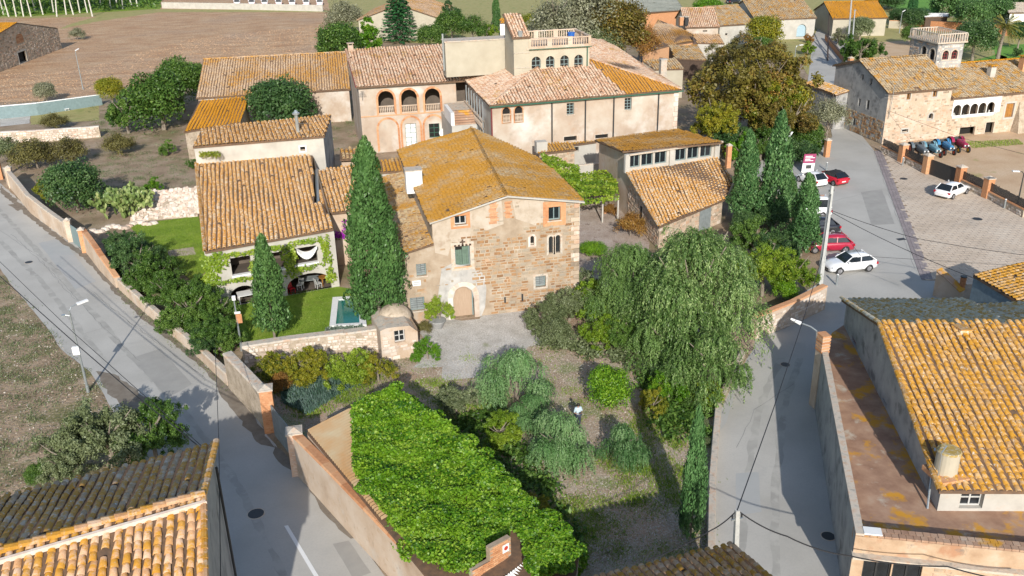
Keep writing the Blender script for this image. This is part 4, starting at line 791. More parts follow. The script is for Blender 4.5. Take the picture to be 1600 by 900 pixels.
    roof(r,[(4.9,42.7,14.25),(7.1,42.7,14.25),(7.1,47.7,16.35),(4.9,47.7,16.35)],MT['t_manor'],.34,.38,down=(0,-1)); b=MB(); b.tube((5.9,42.9,14.3),(5.9,42.9,14.9),.28,n=10); b.build('chimney_pot',MT['metal'],r)
    for z in (10.7,12.4): b=MB(); b.box(5.05,6.95,42.82,42.88,z,z+.08); b.build('band',MT['cap'],r)
manor()
t=wthing('water_butt','bright blue plastic drum standing on the belvedere terrace','drum',(12.4,44.2,12.95)); b=MB(); b.tube((12.4,44.2,12.96),(12.4,44.2,14.2),.38,.42,14); b.build('barrel',MT['blue'],t); b=MB(); b.tube((12.4,44.2,14.2),(12.4,44.2,14.28),.46,n=14); b.build('lid',MT['blue'],t)
# ================================================================ generic gabled house from its eave corners
def hut(name,label,fl,fr,ze,D,rise,tile,wm,cat='house',op=(),mono=False,over=.25,pitch=.36,group=None,relief=None,ridgec=True,cut=None,extra=None):
    a=W(*fl,ze); b=W(*fr,ze); d=Vector((b.x-a.x,b.y-a.y,0)).normalized(); k=Vector((-d.y,d.x,0)); L=(b-a).length
    r=wthing(name,label,cat,(float(a.x+b.x)/2,float(a.y+b.y)/2+D/2,0),group); up=Vector((0,0,1)); a.z=b.z=0; zr=ze+rise
    a0=a+d*over+k*over; b0=b-d*over+k*over; P0,P1=(a0.x,a0.y),(b0.x,b0.y); LL=math.dist(P0,P1); hs=[H(P0,P1,*o[:4],o[4] if len(o)>4 else 'glass',**(o[5] if len(o)>5 else {})) for o in op]
    facade(r,P0,P1,[(0,0),(LL,0),(LL,ze-.1),(0,ze-.1)],hs,wm)
    if relief: stones(r,P0,P1,[(0,0),(LL,0),(LL,ze-.15),(0,ze-.15)],hs,relief,hs=(.25,.4),ls=(.35,.8),skip=.2)
    dd=D-2*over
    if mono:
        body(r,[tuple(a0+up*(ze-.1)),tuple(b0+up*(ze-.1)),tuple(b0+k*dd+up*(zr-.15)),tuple(a0+k*dd+up*(zr-.15))],wm,skipe=(0,))
        roof(r,[tuple(a+up*ze),tuple(b+up*ze),tuple(b+k*D+up*zr),tuple(a+k*D+up*zr)],tile,pitch,.38,down=(-k.x,-k.y))
    else:
        body(r,[tuple(a0+up*(ze-.1)),tuple(b0+up*(ze-.1)),tuple(b0+k*dd/2+up*(zr-.15)),tuple(b0+k*dd+up*(ze-.1)),tuple(a0+k*dd+up*(ze-.1)),tuple(a0+k*dd/2+up*(zr-.15))],wm,skipe=(0,))
        roof(r,[tuple(a+up*ze),tuple(b+up*ze),tuple(b+k*D/2+up*zr),tuple(a+k*D/2+up*zr)],tile,pitch,.38,down=(-k.x,-k.y))
        roof(r,[tuple(b+k*D+up*ze),tuple(a+k*D+up*ze),tuple(a+k*D/2+up*zr),tuple(b+k*D/2+up*zr)],tile,pitch,.38,down=(k.x,k.y))
        if ridgec: capline(r,tuple(a+k*D/2+up*(zr+.02)),tuple(b+k*D/2+up*(zr+.02)),tile,pitch*.5)
    return r
# ================================================================ clerestory barn
def barn():
    r=wthing('clerestory_barn','stone barn with long orange tiled slope and a band of dark upper windows','barn',(15,17,0))
    lo=[W(1030,354,2.3),W(1133,311,2.5),W(1145,281,3.6),W(1124,248,4.7),W(1111,241,4.75),W(979,268,4.7)]
    roof(r,[tuple(p) for p in lo],MT['t_vine'],.34,.36,down=(-.1,-1),verge=((tuple(lo[0]),tuple(lo[5])),))
    P0,P1=(lo[5].x+.25,lo[5].y+.1),(W(1124,246,4.7).x,W(1124,246,4.7).y); o,d,n,q=frame3(P0,P1); L=math.dist(P0,P1); h=lambda *a,**k:H(P0,P1,*a,**k)
    hs=[h(984,238,1000.5,253,'glass',rows=1),h(1002,236.5,1021,251.5,'glass',rows=1),h(1023,235,1042,249,'glass',rows=1),h(1055,232.5,1072.5,246,'glass',rows=1),h(1074,231,1092,244.5,'glass',rows=1),h(1094,230,1112,243,'glass',rows=1)]
    hs=[x for x in hs if x['r'][3]-x['r'][2]>.2]
    for x in hs: x['r']=(x['r'][0]+.03,x['r'][1]-.03,5.0,6.18); x['fm']=MT['frame']
    facade(r,P0,P1,[(0,0),(L,0),(L,6.4),(0,6.4)],hs,MT['white'],dep=.15)
    Wl=[(lo[0].x+.15,lo[0].y+.4,2.2),(lo[1].x-.1,lo[1].y+.3,2.4),(P1[0],P1[1],4.6),(P0[0],P0[1],4.6)]
    body(r,Wl,MT['rubble'],skipe=(2,),openings={3:[H(Wl[3][:2],Wl[0][:2],994,298,999.5,316,'void',dep=.4,surround=(MT['cap'],.12),full=1)] if False else []},relief=((0,3),MT['stoneg'],dict(hs=(.2,.35),ls=(.3,.6),skip=.15)))
    a=Vector((*P0,0)); bk=Vector((P0[0]+.0,P0[1]+9.2,0)); b2=Vector((P1[0],P1[1]+8.5,0))
    body(r,[(P0[0],P0[1],6.4),(P1[0],P1[1],6.4),(b2.x,b2.y,5.3),(bk.x,bk.y,5.3)],MT['sand'],skipe=(0,))
    roof(r,[tuple(W(973,236,6.6)),tuple(W(1129,222,6.6)),tuple(W(1060,201,5.6)),tuple(W(929,218,5.6))],MT['t_main'],.34,.36,down=(-.1,-1))
    for x in (979.5,1048.5,1118): 
        s0=fpx(P0,P1,x,245)[0]; b=MB(); b.frame(q(s0-.25,4.6,.2),d*.5,n*-.3,(0,0,1.8)); b.build('pier',MT['white'],r)
    b=MB(); b.frame(q(-.1,6.3,.35),d*(L+.2),n*-.3,(0,0,.14)); b.build('lintel',MT['cap'],r)
    fa,fb=Wl[0][:2],Wl[1][:2]; q2=frame3(fa,fb)[3]; g=H(fa,fb,1090,334,1112,362); L2=math.dist(fa,fb)
    b=MB(); s0=L2*.62
    for i in range(6): b.frame(q2(s0+i*.3,.05,.10-.02*(i%2)),frame3(fa,fb)[1]*.28,frame3(fa,fb)[2]*-.05,(0,0,2.05))
    b.build('barn_door',MT['shutg'],r)
    wl,wr=Wl[3][:2],Wl[0][:2]; q3=frame3(wl,wr)[3]; b=MB(); b.frame(q3(4.0,1.1,.07),frame3(wl,wr)[1]*.5,frame3(wl,wr)[2]*-.05,(0,0,1.4)); b.build('slit_window',MT['void'],r); b=MB(); b.frame(q3(3.82,1.0,.05),frame3(wl,wr)[1]*.86,frame3(wl,wr)[2]*-.04,(0,0,1.6)); b.build('window_surround',MT['cap'],r)
barn()
def court_bits():
    r=wthing('court_store','low stone store with ochre strip roof and a pale box, between farmhouse and barn','shed',(4,29,0))
    a,b,c,d=W(842,240,3.6),W(900,233,3.6),W(890,222,4.0),W(852,225,4.0)
    roof(r,[tuple(a),tuple(b),tuple(c),tuple(d)],MT['t_main'],.34,.36,down=(0,-1)); body(r,[tuple(a+Vector((.1,.2,-.1))),tuple(b+Vector((-.1,.2,-.1))),tuple(c+Vector((0,0,-.2))),tuple(d+Vector((0,0,-.2)))],MT['rubble'],relief=((0,),MT['stoneg'],dict(skip=.2)))
    p=W(847,232,4.0); b_=MB(); b_.box(p.x-.6,p.x+.6,p.y,p.y+1,3.5,4.7); b_.build('roof_box',MT['white'],r)
    r=wthing('white_store','little white store with flat tiled edge and one dark window left of the clerestory barn','shed',(9,33,0))
    a,b,c,d=W(880,228,3.2),W(932,221,3.2),W(930,216,3.5),W(880,222,3.5); P0,P1=(a.x,a.y+.2),(b.x,b.y+.2)
    facade(r,P0,P1,[(0,0),(math.dist(P0,P1),0),(math.dist(P0,P1),3.1),(0,3.1)],[H(P0,P1,897.5,229.5,904.5,237,'void')],MT['white']); roof(r,[tuple(a),tuple(b),tuple(c+Vector((0,2,0))),tuple(d+Vector((0,2,0)))],MT['t_main'],.34,.36,down=(0,-1))
    body(r,[(*P0,3.1),(*P1,3.1),(P1[0],P1[1]+3,3.1),(P0[0],P0[1]+3,3.1)],MT['white'],skipe=(0,))
    wallrun('court_wall','short whitish court wall under the vine pergola left of the barn',[G(904,282),G(962,278)],[1.7,1.9],.4,MT['white'],MT['cap'])
    r=thing('pergola','wooden pergola smothered in green vine between farmhouse and barn','pergola',(7.3,18.5,0)); b=MB()
    R0=Vector((7.3,18.5,0)); c=[W(880,275,2.6),W(905,312,2.6),W(966,305,2.6),W(962,268,2.6)]; loc=[p-R0 for p in c]
    for p in loc+[loc[1].lerp(loc[2],.6)]:
        k=MB(); k.frame((p.x-.07,p.y-.07,0),(.14,0,0),(0,.14,0),(0,0,2.5)); k.build('post',MT['white'],r)
    for i in range(9):
        f=i/8; u_=loc[0].lerp(loc[3],f); v_=loc[1].lerp(loc[2],f); k=MB(); k.frame(u_+Vector((0,0,-.05)),v_-u_,(.1,0,0),(0,0,.12)); k.build('beam',MT['woodd'],r)
    ivy('vine_leaves',[[tuple(p+Vector((0,0,.05))) for p in (loc[1],loc[2],loc[3],loc[0])],[tuple(loc[1]+Vector((0,-.1,-.5))),tuple(loc[2]+Vector((0,-.1,-.5))),tuple(loc[2]),tuple(loc[1])]],4200,.24,'vine',.35,r)
    v=thing('climbing_vine','bright green vine trailing along the right eave of the farmhouse','plant',(.8,12,0)); R0=Vector((.8,12,0))
    pts=[W(845,243,4.0),W(905,262,3.4),W(905,300,2.6),W(850,262,3.6)]; ivy('vine_leaves',[[tuple(p-R0) for p in (pts[3],pts[2],pts[1],pts[0])]],3000,.24,'vine',.5,v)
    b=MB(); b.path([(0,0,0),(.3,.4,1.5),(.5,1,3)],[.08,.06,.04],6); b.build('stem',MT['bark'],v)
    v=thing('wall_ivy','dark green creeper column on the white store beside the barn','plant',(W(928,255,0).x,W(928,255,0).y,0)); R0=Vector((v.location)); a=[W(922,275,.3),W(933,275,.3),W(933,232,2.6),W(922,232,2.6)]
    g=a[0]; ivy('leaves',[[(-.5,0,.1),(.6,0,.1),(.6,.2,3.0),(-.5,.2,3.0)]],700,.24,'fresh',.4,v)
court_bits()
# ================================================================ right-hand farm
def farm():
    r=wthing('gabled_farm_block','tall tan stone farm block with grey-brown roof and shaded left gable facing the plaza','house',(54.5,42,0))
    P0,P1=(49.9,35.5),(58.9,35.8); h=lambda *a,**k:H(P0,P1,*a,**k); sw=(MT['white'],.18)
    hs=[h(1416.5,146,1422.5,155.5,'glass',rows=1,surround=(MT['cap'],.15),full=1,fm=MT['woodo']),h(1457.5,141.5,1464,151,'glass',rows=1,surround=sw,full=1,fm=MT['woodo']),h(1451,177,1457.5,186,'void',arch=1,surround=sw,full=1),h(1409,202,1418.5,206.5,'void',surround=sw,full=1)]
    ou=[(0,0),(9,0),(9,6.3),(0,6.3)]; facade(r,P0,P1,ou,hs,MT['sand']); stones(r,P0,P1,ou,hs,MT['stoneg'],hs=(.2,.34),ls=(.25,.6),skip=.45,pr=.025)
    Q0,Q1=(49.9,47.6),(49.9,35.5); h=lambda *a,**k:H(Q0,Q1,*a,**k); ou=[(0,0),(12.1,0),(12.1,6.3),(5.6,9.1),(0,7.6)]
    hs=[h(1345.7,116,1349.3,126,'void'),h(1359,122,1363,133.5,'void'),h(1341,154,1344.3,166,'void'),h(1353.5,156,1358,172,'void'),h(1332.5,183,1336,196,'void')]
    facade(r,Q0,Q1,ou,hs,MT['grey']); stones(r,Q0,Q1,[(0,0),(12.1,0),(12.1,3),(0,3)],hs,MT['stone'],hs=(.25,.4),ls=(.3,.7),skip=.2)
    body(r,[(58.9,35.8,6.3),(58.9,42,9.1),(58.9,47.6,7.6),(49.9,47.6,7.6)],MT['sand'],skipe=(3,))
    roof(r,[(49.6,35.1,6.4),(59.2,35.4,6.4),(59.2,42,9.25),(49.6,42,9.25)],MT['t_farm'],.36,.38,down=(0,-1)); roof(r,[(59.2,48,7.6),(49.6,48,7.6),(49.6,42,9.25),(59.2,42,9.25)],MT['t_farm'],.36,.38,down=(0,1)); capline(r,(49.6,42,9.3),(59.2,42,9.3),MT['t_farm'],.18)
    body(r,[(48.2,44,4.5),(49.85,44,4.8),(49.85,52,4.8),(48.2,52,4.5)],MT['grey']); roof(r,[(48.0,43.8,4.6),(48.0,52,4.6),(49.8,52,5.0),(49.8,43.8,5.0)],MT['t_blb'],.36,.38,down=(-1,0),name='lean_to_roof')
    o,d,n,q=frame3(P0,P1); a=fpx(P0,P1,1387,176)
    b=MB(); b.tube(q(.3,3.2,.2),q(.3,7.4,.5),.035); [b.tube(q(-.9,5.9+.35*i,.5),q(1.2,5.7+.35*i,.5),.02,n=4) for i in range(2)]; b.build('wall_aerial',MT['metal'],r)
    # long wing
    r=wthing('long_farm_wing','long low stone wing with a white framed five-arch loggia and dark garage mouth','house',(70,40,0))
    P0,P1=(58.95,35.9),(84,36.6); L=math.dist(P0,P1); h=lambda *a,**k:H(P0,P1,*a,**k)
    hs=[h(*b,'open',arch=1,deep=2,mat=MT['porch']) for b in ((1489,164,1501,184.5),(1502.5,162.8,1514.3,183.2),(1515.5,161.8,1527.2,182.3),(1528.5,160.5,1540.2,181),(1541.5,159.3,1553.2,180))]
    for x in hs: x['deep']=2.0
    hs+=[h(1498.5,198.5,1522,222,'void',dep=.8),h(1539,191,1551.5,214,'void',dep=.5,surround=(MT['cap'],.15),full=1),h(1571,161.5,1583.5,183,'shutter',pm=MT['woodo'],fm=MT['woodo'],surround=(MT['white'],.25),full=1)]
    ou=[(0,0),(L,0),(L,4.95),(0,4.95)]; facade(r,P0,P1,ou,hs,MT['sand']); a=fpx(P0,P1,1485,186); b_=fpx(P0,P1,1560,180)
    stones(r,P0,P1,ou,hs,MT['stoneg'],hs=(.2,.34),ls=(.25,.6),skip=.45,pr=.025,region=lambda s,z: not(a[0]<s<b_[0] and z>2.6))
    q=frame3(P0,P1)[3]; d=frame3(P0,P1)[1]; n=frame3(P0,P1)[2]
    s=MB(); L2=[[(a[0],2.75),(b_[0],2.75),(b_[0],4.85),(a[0],4.85)]]+[hpoly(x) for x in hs[:5]]; fl=[p for l in L2 for p in l]; s.add([q(x,z,.05) for x,z in fl],tessellate_polygon([[Vector((x,z,0)) for x,z in l] for l in L2])); s.build('white_panel',MT['whitep'],r)
    for k in range(5):
        x0,x1,z0,z1=hs[k]['r']; b=MB(); 
        for j in range(3): b.frame(q(x0+.1+j*.3,z0,-.4),d*.24,n*-.3,(0,0,random.uniform(.3,.6)))
        b.build('stored_crate',random.choice([MT['woodd'],MT['brick'],MT['framew']]),r)
    b=MB(); e=fpx(P0,P1,1590,190)[0]; b.add([q(e-.9,0,1.4),q(e+.6,0,1.4),q(e+.3,3.8,.05),q(e-.3,3.8,.05),q(e-.9,0,0),q(e+.6,0,0)],[(0,1,2,3),(4,0,3),(1,5,2)]); b.build('buttress',MT['rubble'],r)
    ze=5.1; er=[(58.9,35.4,ze),(84,36.2,ze),(84,44,7.6),(58.9,43.4,7.6)]; roof(r,er,MT['t_farm'],.36,.38,down=(0,-1)); roof(r,[(84,51,5.3),(58.9,51,5.3),(58.9,43.4,7.6),(84,44,7.6)],MT['t_farm'],.36,.38,down=(0,1)); capline(r,(58.9,43.4,7.65),(84,44,7.65),MT['t_ora'],.2)
    body(r,[(84,36.6,4.9),(84,44,7.4),(84,50.8,5.1),(58.95,50.8,5.1)],MT['sand'],skipe=(3,)); p=W(1549,112,7.0); chimney(r,p.x,p.y,5.8,7.6,.75,MT['white']); p=W(1600,100,7.5); chimney(r,p.x,p.y,6.5,8.3,.9,MT['brick'])
    # tower
    r=wthing('stone_tower','square grey stone tower with arched windows and white railed roof terrace','tower',(63,45,0))
    P0,P1=(61.1,42.6),(64.9,42.6); h=lambda *a,**k:H(P0,P1,*a,**k); hs=[h(1472.5,79,1482,93,'bars',arch=1,rows=3,surround=(MT['cap'],.15),full=1,fm=MT['redt']),h(1486.5,78,1496,92,'bars',arch=1,rows=3,surround=(MT['cap'],.15),full=1,fm=MT['redt'])]
    ou=[(0,0),(3.8,0),(3.8,10.5),(0,10.5)]; facade(r,P0,P1,ou,hs,MT['grey']); stones(r,P0,P1,[(0,4.5),(3.8,4.5),(3.8,10.4),(0,10.4)],hs,MT['stonep'],hs=(.18,.3),ls=(.2,.45),skip=.3,pr=.025)
    Q0,Q1=(61.1,48.3),(61.1,42.6); h=lambda *a,**k:H(Q0,Q1,*a,**k); hs=[h(1439.5,72,1447.5,88,'void',arch=1,surround=(MT['cap'],.15),full=1),h(1452,76,1460.5,94,'void',arch=1,surround=(MT['cap'],.15),full=1)]
    ou=[(0,0),(5.7,0),(5.7,10.5),(0,10.5)]; facade(r,Q0,Q1,ou,hs,MT['grey']); stones(r,Q0,Q1,[(0,5),(5.7,5),(5.7,10.4),(0,10.4)],hs,MT['stoneg'],skip=.3,pr=.025)
    body(r,[(64.9,42.6,10.5),(64.9,48.3,10.5),(61.1,48.3,10.5)],MT['grey']); b=MB(); b.box(60.8,65.2,42.3,48.6,10.5,10.68); b.build('roof_terrace',MT['cap'],r)
    for a,c,k in (((60.95,42.45),(65.05,42.45),12),((60.95,48.4),(65.05,48.4),12),((60.95,42.6),(60.95,48.3),15),((65.05,42.6),(65.05,48.3),15)):
        b=MB(); a=Vector((*a,10.68));c=Vector((*c,10.68)); e=(c-a); s=Vector((-e.y,e.x,0)).normalized()*.06
        b.frame(a-s+Vector((0,0,.95)),e,s*2.4,(0,0,.12)); rl=b.build('railing',MT['cap'],r); b=MB()
        for i in range(k): x=a+e*(i/(k-1)); b.frame(x-s+Vector((-.04,-.04,0)),e.normalized()*.12,s*2,(0,0,.95))
        b.build('railing_bar',MT['cap'],rl)
farm()
# ================================================================ bottom right house and its terrace
def br_house():
    r=wthing('terraced_house','big house with orange lichened tiled roof above a raised brick terrace, bottom right','house',(13,-25,0))
    ze=4.7; zr=7.6; EL=W(1468,766,ze); RL=W(1374,505,zr); BL=W(1315,466,5.1)
    d=Vector((math.cos(R(-15)),math.sin(R(-15)),0)); Ln=16; f=lambda p:Vector(p)+d*Ln
    roof(r,[tuple(EL),tuple(f(EL)),tuple(f(RL)),tuple(RL)],MT['t_br'],.36,.36,nobj=300,down=(d.y,-d.x),verge=((tuple(EL),tuple(RL)),),capm=MT['t_br'],wave=.035)
    BR_=W(1512,466,5.1); E1=RL+d*((W(1570,500,zr)-RL).length)
    roof(r,[tuple(BR_),tuple(BL),tuple(RL),tuple(E1)],MT['t_brb'],.36,.36,down=(-d.y,d.x),wave=.03,verge=((tuple(BL),tuple(RL)),),off=-.03)
    roof(r,[tuple(BR_+Vector((0,0,-.4))),tuple(E1+Vector((0,0,-.3))),tuple(f(RL)+Vector((0,0,-.3))),tuple(f(BL))],MT['t_brb'],.36,.36,down=(-d.y,d.x),off=-.05)
    n=Vector((d.y,-d.x,0)); e0=EL-n*.35+d*.25; a=(e0.x,e0.y); b=tuple((e0+d*15.5).xy); L=math.dist(a,b)
    hs=[H(a,b,1490,768,1516,797,'glass',fm=MT['framew'],rows=2,dep=.25)]; x=hs[0]['r']; hs[0]['r']=(max(.5,x[0]),x[1],3.5,4.45)
    hs[0]['r']=(.95,2.0,3.45,4.35)
    facade(r,a,b,[(0,0),(L,0),(L,ze-.12),(0,ze-.12)],hs,MT['white'])
    rl=RL+d*.25; bl=BL+d*.25+n*.3
    P0=(bl.x,bl.y); P1=a; h=lambda *q,**k:H(P0,P1,*q,**k); LL=math.dist(P0,P1); t1=((Vector((*P1,0))-Vector((*P0,0))).normalized()).dot(Vector((rl.x-P0[0],rl.y-P0[1],0)))
    hs=[h(1327,524,1335.5,572,'door',pm=MT['redt'],fm=MT['redt'],dep=.15),h(1376,624,1384,655,'void',fm=MT['cap'])]
    for x in hs: s0,s1,z0,z1=x['r']; x['r']=(s0,s1,3.35 if x['style']=='door' else max(3.6,z0),min(z1,5.4))
    facade(r,P0,P1,[(0,0),(LL,0),(LL,ze-.12),(t1,zr-.15),(0,5.0)],hs,MT['grey'])
    body(r,[tuple(Vector((*b,ze-.12))),tuple(f(RL)+Vector((-.4,0,-.2))),tuple(f(BL)+Vector((-.4,0,-.5))),tuple(bl+Vector((0,0,-.15)))],MT['grey'])
    p=W(1501,522,7.2); b_=MB(); b_.frame(p+Vector((-.25,-.3,-.5)),d*.5,(0,.55,0),(0,0,.75)); c=b_.build('vent_chimney',MT['white'],r)
    for i in range(3): b_=MB(); b_.frame(p+Vector((-.35,-.35+.22*i,.28)),d*.6,(0,.12,0),(0,0,.14)); b_.build('vent_slat',MT['t_blb'],c)
    b_=MB(); b_.frame(p+Vector((-.35,-.4,.42)),d*.65,(0,.75,0),(0,0,.07)); b_.build('vent_cap',MT['t_br'],c)
    # terrace: floor, left parapet, front parapet, glazed ground floor
    T=[W(1283,552,3.3),W(1338,833,3.3),W(1800,880,3.3),Vector((*b,3.3)),Vector((*a,3.3)),Vector((*P0,3.3)),W(1300,520,3.3)]
    w_=MB(); w_.add([(p.x,p.y,3.3) for p in T],tessellate_polygon([[Vector((p.x,p.y,0)) for p in T]]),.5); fl=w_.build('terrace_floor',MT['brickr'],r)
    g0=W(1284,550,3.9);g1=W(1337,836,3.9);g2=W(1700,872,3.9); u=(g1-g0).normalized(); k=Vector((-u.y,u.x,0)); P=[(g0.x,g0.y),(g1.x,g1.y)]
    facade(r,P[0],P[1],[(0,0),(math.dist(*P),0),(math.dist(*P),3.9),(0,3.9)],[],MT['grey'],name='parapet_wall')
    b_=MB(); b_.frame((g0.x,g0.y,3.9),(g1.x-g0.x,g1.y-g0.y,0),k*.35,(0,0,.1)); b_.build('parapet_coping',MT['cap'],r); b_=MB(); b_.frame((g0.x+.33,g0.y,3.2),(g1.x-g0.x,g1.y-g0.y,0),k*.02,(0,0,.7)); b_.build('parapet_inner_face',MT['cap'],r)
    P=[(g1.x,g1.y),(g2.x,g2.y)]; L3=math.dist(*P); h=lambda *q,**k:H(*P,*q,**k)
    x1=fpx(*P,1349,880)[0]; x2=fpx(*P,1395,880)[0]; x3=fpx(*P,1443,880)[0]; x4=fpx(*P,1575,890)[0]
    hs=[dict(r=(x1,x2-.03,.1,2.75),style='glass',fm=MT['black'],rows=1,dep=.12),dict(r=(x2+.03,x3,.1,2.75),style='glass',fm=MT['black'],rows=1,dep=.12),dict(r=(x4,x4+2,.1,2.5),style='glass',fm=MT['black'],rows=1,dep=.3)]
    facade(r,*P,[(0,0),(L3,0),(L3,3.85),(0,3.85)],hs,MT['facad']); stones(r,*P,[(0,0),(L3,0),(L3,2.8),(0,2.8)],hs,MT['stoneg'],skip=.6,pr=.02); q=frame3(*P)[3]; dd=frame3(*P)[1]; nn=frame3(*P)[2]
    b_=MB(); b_.frame(q(-.05,2.85,.35),dd*L3,nn*-.5,(0,0,.12)); b_.build('ledge',MT['cap'],r)
    bb=MB(); rows=[(3.88,.0),(3.88,-.28)]
    for j in range(2):
        s=0
        while s<L3-1: l=.3; bb.frame(q(s+(.15 if j else 0),3.86,-.0-.3*j),dd*(l-.02),nn*-.28,(0,0,.09+random.uniform(0,.015))); s+=l
    bb.build('parapet_brick',MT['brickr'],r,kind='stuff')
    b_=MB(); b_.frame(q(0,3.3,-.6),dd*L3,nn*-.05,(0,0,.56)); b_.build('parapet_inner_face',MT['brickr'],r)
    b_=MB(); b_.frame(q(.35,3.97,-.0),dd*.75,nn*-.5,(0,0,.06)); b_.build('junction_box',MT['whitep'],r)
    pl=W(1285,548,3.9); b_=MB(); b_.box(pl.x-.25,pl.x+.25,pl.y-.3,pl.y+.35,0,5.0); c=b_.build('gate_pillar',MT['sand'],r)
    e=MB(); zz=3.9; 
    for i in range(6): e.box(pl.x-.28,pl.x+.28,pl.y-.33,pl.y+.38,3.9+i*.2,4.02+i*.2)
    e.build('pillar_brick',MT['brick'],c)
    pipe(r,'downpipe',[W(1449,795,3.3),W(1461,700,5.4)],.05,MT['metal'])
    return EL,d,ze
EL,BRD,BZ=br_house()
t=thing('water_tank','white cylindrical water tank with orange lichened lid on the edge of the big roof','water tank',tuple(W(1477,736,4.9))); b=MB(); b.tube((0,0,0),(0,0,1.1),.52,.5,20); b.build('tank',MT['cream'],t); b=MB(); b.tube((0,0,1.1),(0,0,1.18),.55,.5,20); b.build('lid',MT['lid'],t); b=MB(); b.box(-.7,.7,-.8,.7,-.25,0); b.build('plinth',MT['brick'],t); b=MB(); b.path([(-.6,-.3,-.2),(-.7,-.35,1.35),(-.2,0,1.4)],[.03]*3); b.build('feed_pipe',MT['metal'],t)
hut('blue_walled_house','part of a house with yellow lichened tiles and blue-grey left wall at the right edge',(1521,429),(1560,429),4.4,2,.1,MT['t_br'],MT['grey']) if False else None
def edge_house():
    r=wthing('blue_walled_house','house with yellow lichened tiles and a blue-grey side wall, cut by the right edge','house',(32,-6,0)); z=4.6
    a,b=W(1521,429,z),W(1605,480,z); u=(b-a).normalized(); c=W(1640,424,z+.9)
    c=a+Vector((u.y*-1,u.x,0))*7+Vector((0,0,1.2)); e=b+u*3; g=e+Vector((-u.y,u.x,0))*7+Vector((0,0,1.2))
    roof(r,[tuple(a),tuple(e),tuple(g),tuple(c)],MT['t_br'],.36,.36,down=(u.y,-u.x)); body(r,[tuple(a+Vector((.15,.1,-.15))),tuple(e+Vector((.1,0,-.15))),tuple(g+Vector((0,0,-.2))),tuple(c+Vector((0,0,-.2)))],plain('blue_grey_render',(.22,.29,.33),.85,var=.3))
    s=wthing('stair_parapet','sloping brown capped parapet wall below the blue-walled house','wall',tuple(W(1470,462,0))); p0=W(1457,462,0);p1=W(1497,476,0)
    b=MB(); v=Vector((.55,.25,0)); b.add([p0,p1,p1+v,p0+v]+[q+Vector((0,0,h)) for q,h in ((p0,2.1),(p1,1.0),(p1+v,1.0),(p0+v,2.1))],[(0,1,5,4),(1,2,6,5),(2,3,7,6),(3,0,4,7),(4,5,6,7)]); b.build('masonry',MT['sand'],s); b=MB(); q0=p0+Vector((0,0,2.12));q1=p1+Vector((0,0,1.02)); b.frame(q0-v*.15,q1-q0,v*1.3,(0,0,.1)); b.build('coping',MT['brickr'],s)
    s=thing('flue','short terracotta flue pipe beside the sloping parapet','chimney',tuple(W(1499,470,0))); b=MB(); b.tube((0,0,0),(0,0,2.0),.2,.22,12); b.build('pipe',MT['brick'],s); b=MB(); b.tube((0,0,2.0),(0,0,2.06),.25,n=12); b.build('rim',MT['black'],s)
edge_house()
# ================================================================ bottom left house
def bl_house():
    r=wthing('corner_house','house with a pale ridge line and thick pink and orange tiles, bottom left corner','house',(-31,-30,0))
    ER=W(338,690,8.7); RR=W(318,773,9.7); EL_=W(-60,793,8.7); RL_=W(-60,880,9.7); FR=W(321,1010,8.2); FL=W(-60,1120,8.2)
    roof(r,[tuple(EL_),tuple(ER),tuple(RR),tuple(RL_)],MT['t_blb'],.345,.36,nobj=110,down=tuple((ER-RR).xy),wave=.03,verge=((tuple(ER),tuple(RR)),))
    roof(r,[tuple(FL),tuple(FR),tuple(RR),tuple(RL_)],MT['t_bl'],.345,.40,nobj=190,down=tuple((FR-RR).xy),wave=.03,verge=((tuple(FR),tuple(RR)),))
    capline(r,tuple(RL_+Vector((0,0,.05))),tuple(RR+Vector((0,0,.05))),MT['t_bl'],.2)
    b=MB(); d=(RR-RL_); b.frame(RL_+Vector((.05,-.38,-.12)),d,Vector((.1,-.1,-.02)),(0,0,.16)); b.build('ridge_mortar',MT['stonep'],r)
    g=[Vector((p.x-.15,p.y,p.z-.15)) for p in (FR,RR,ER)]; P0=(g[0].x,g[0].y);P1=(g[2].x,g[2].y); L=math.dist(P0,P1); s1=(Vector((g[1].x-P0[0],g[1].y-P0[1],0))).length
    facade(r,P0,P1,[(0,0),(L,0),(L,g[2].z),(min(s1,L-.1),g[1].z),(0,g[0].z)],[],MT['grey'])
    body(r,[tuple(g[2]),(EL_.x,EL_.y-.2,8.5),(FL.x,FL.y,8)],MT['grey'],skipe=(2,)); pipe(r,'downpipe',[(g[2].x+.15,g[2].y-1.2,0),(g[2].x+.15,g[2].y-1.2,8.2)],.06,MT['black'])
bl_house()
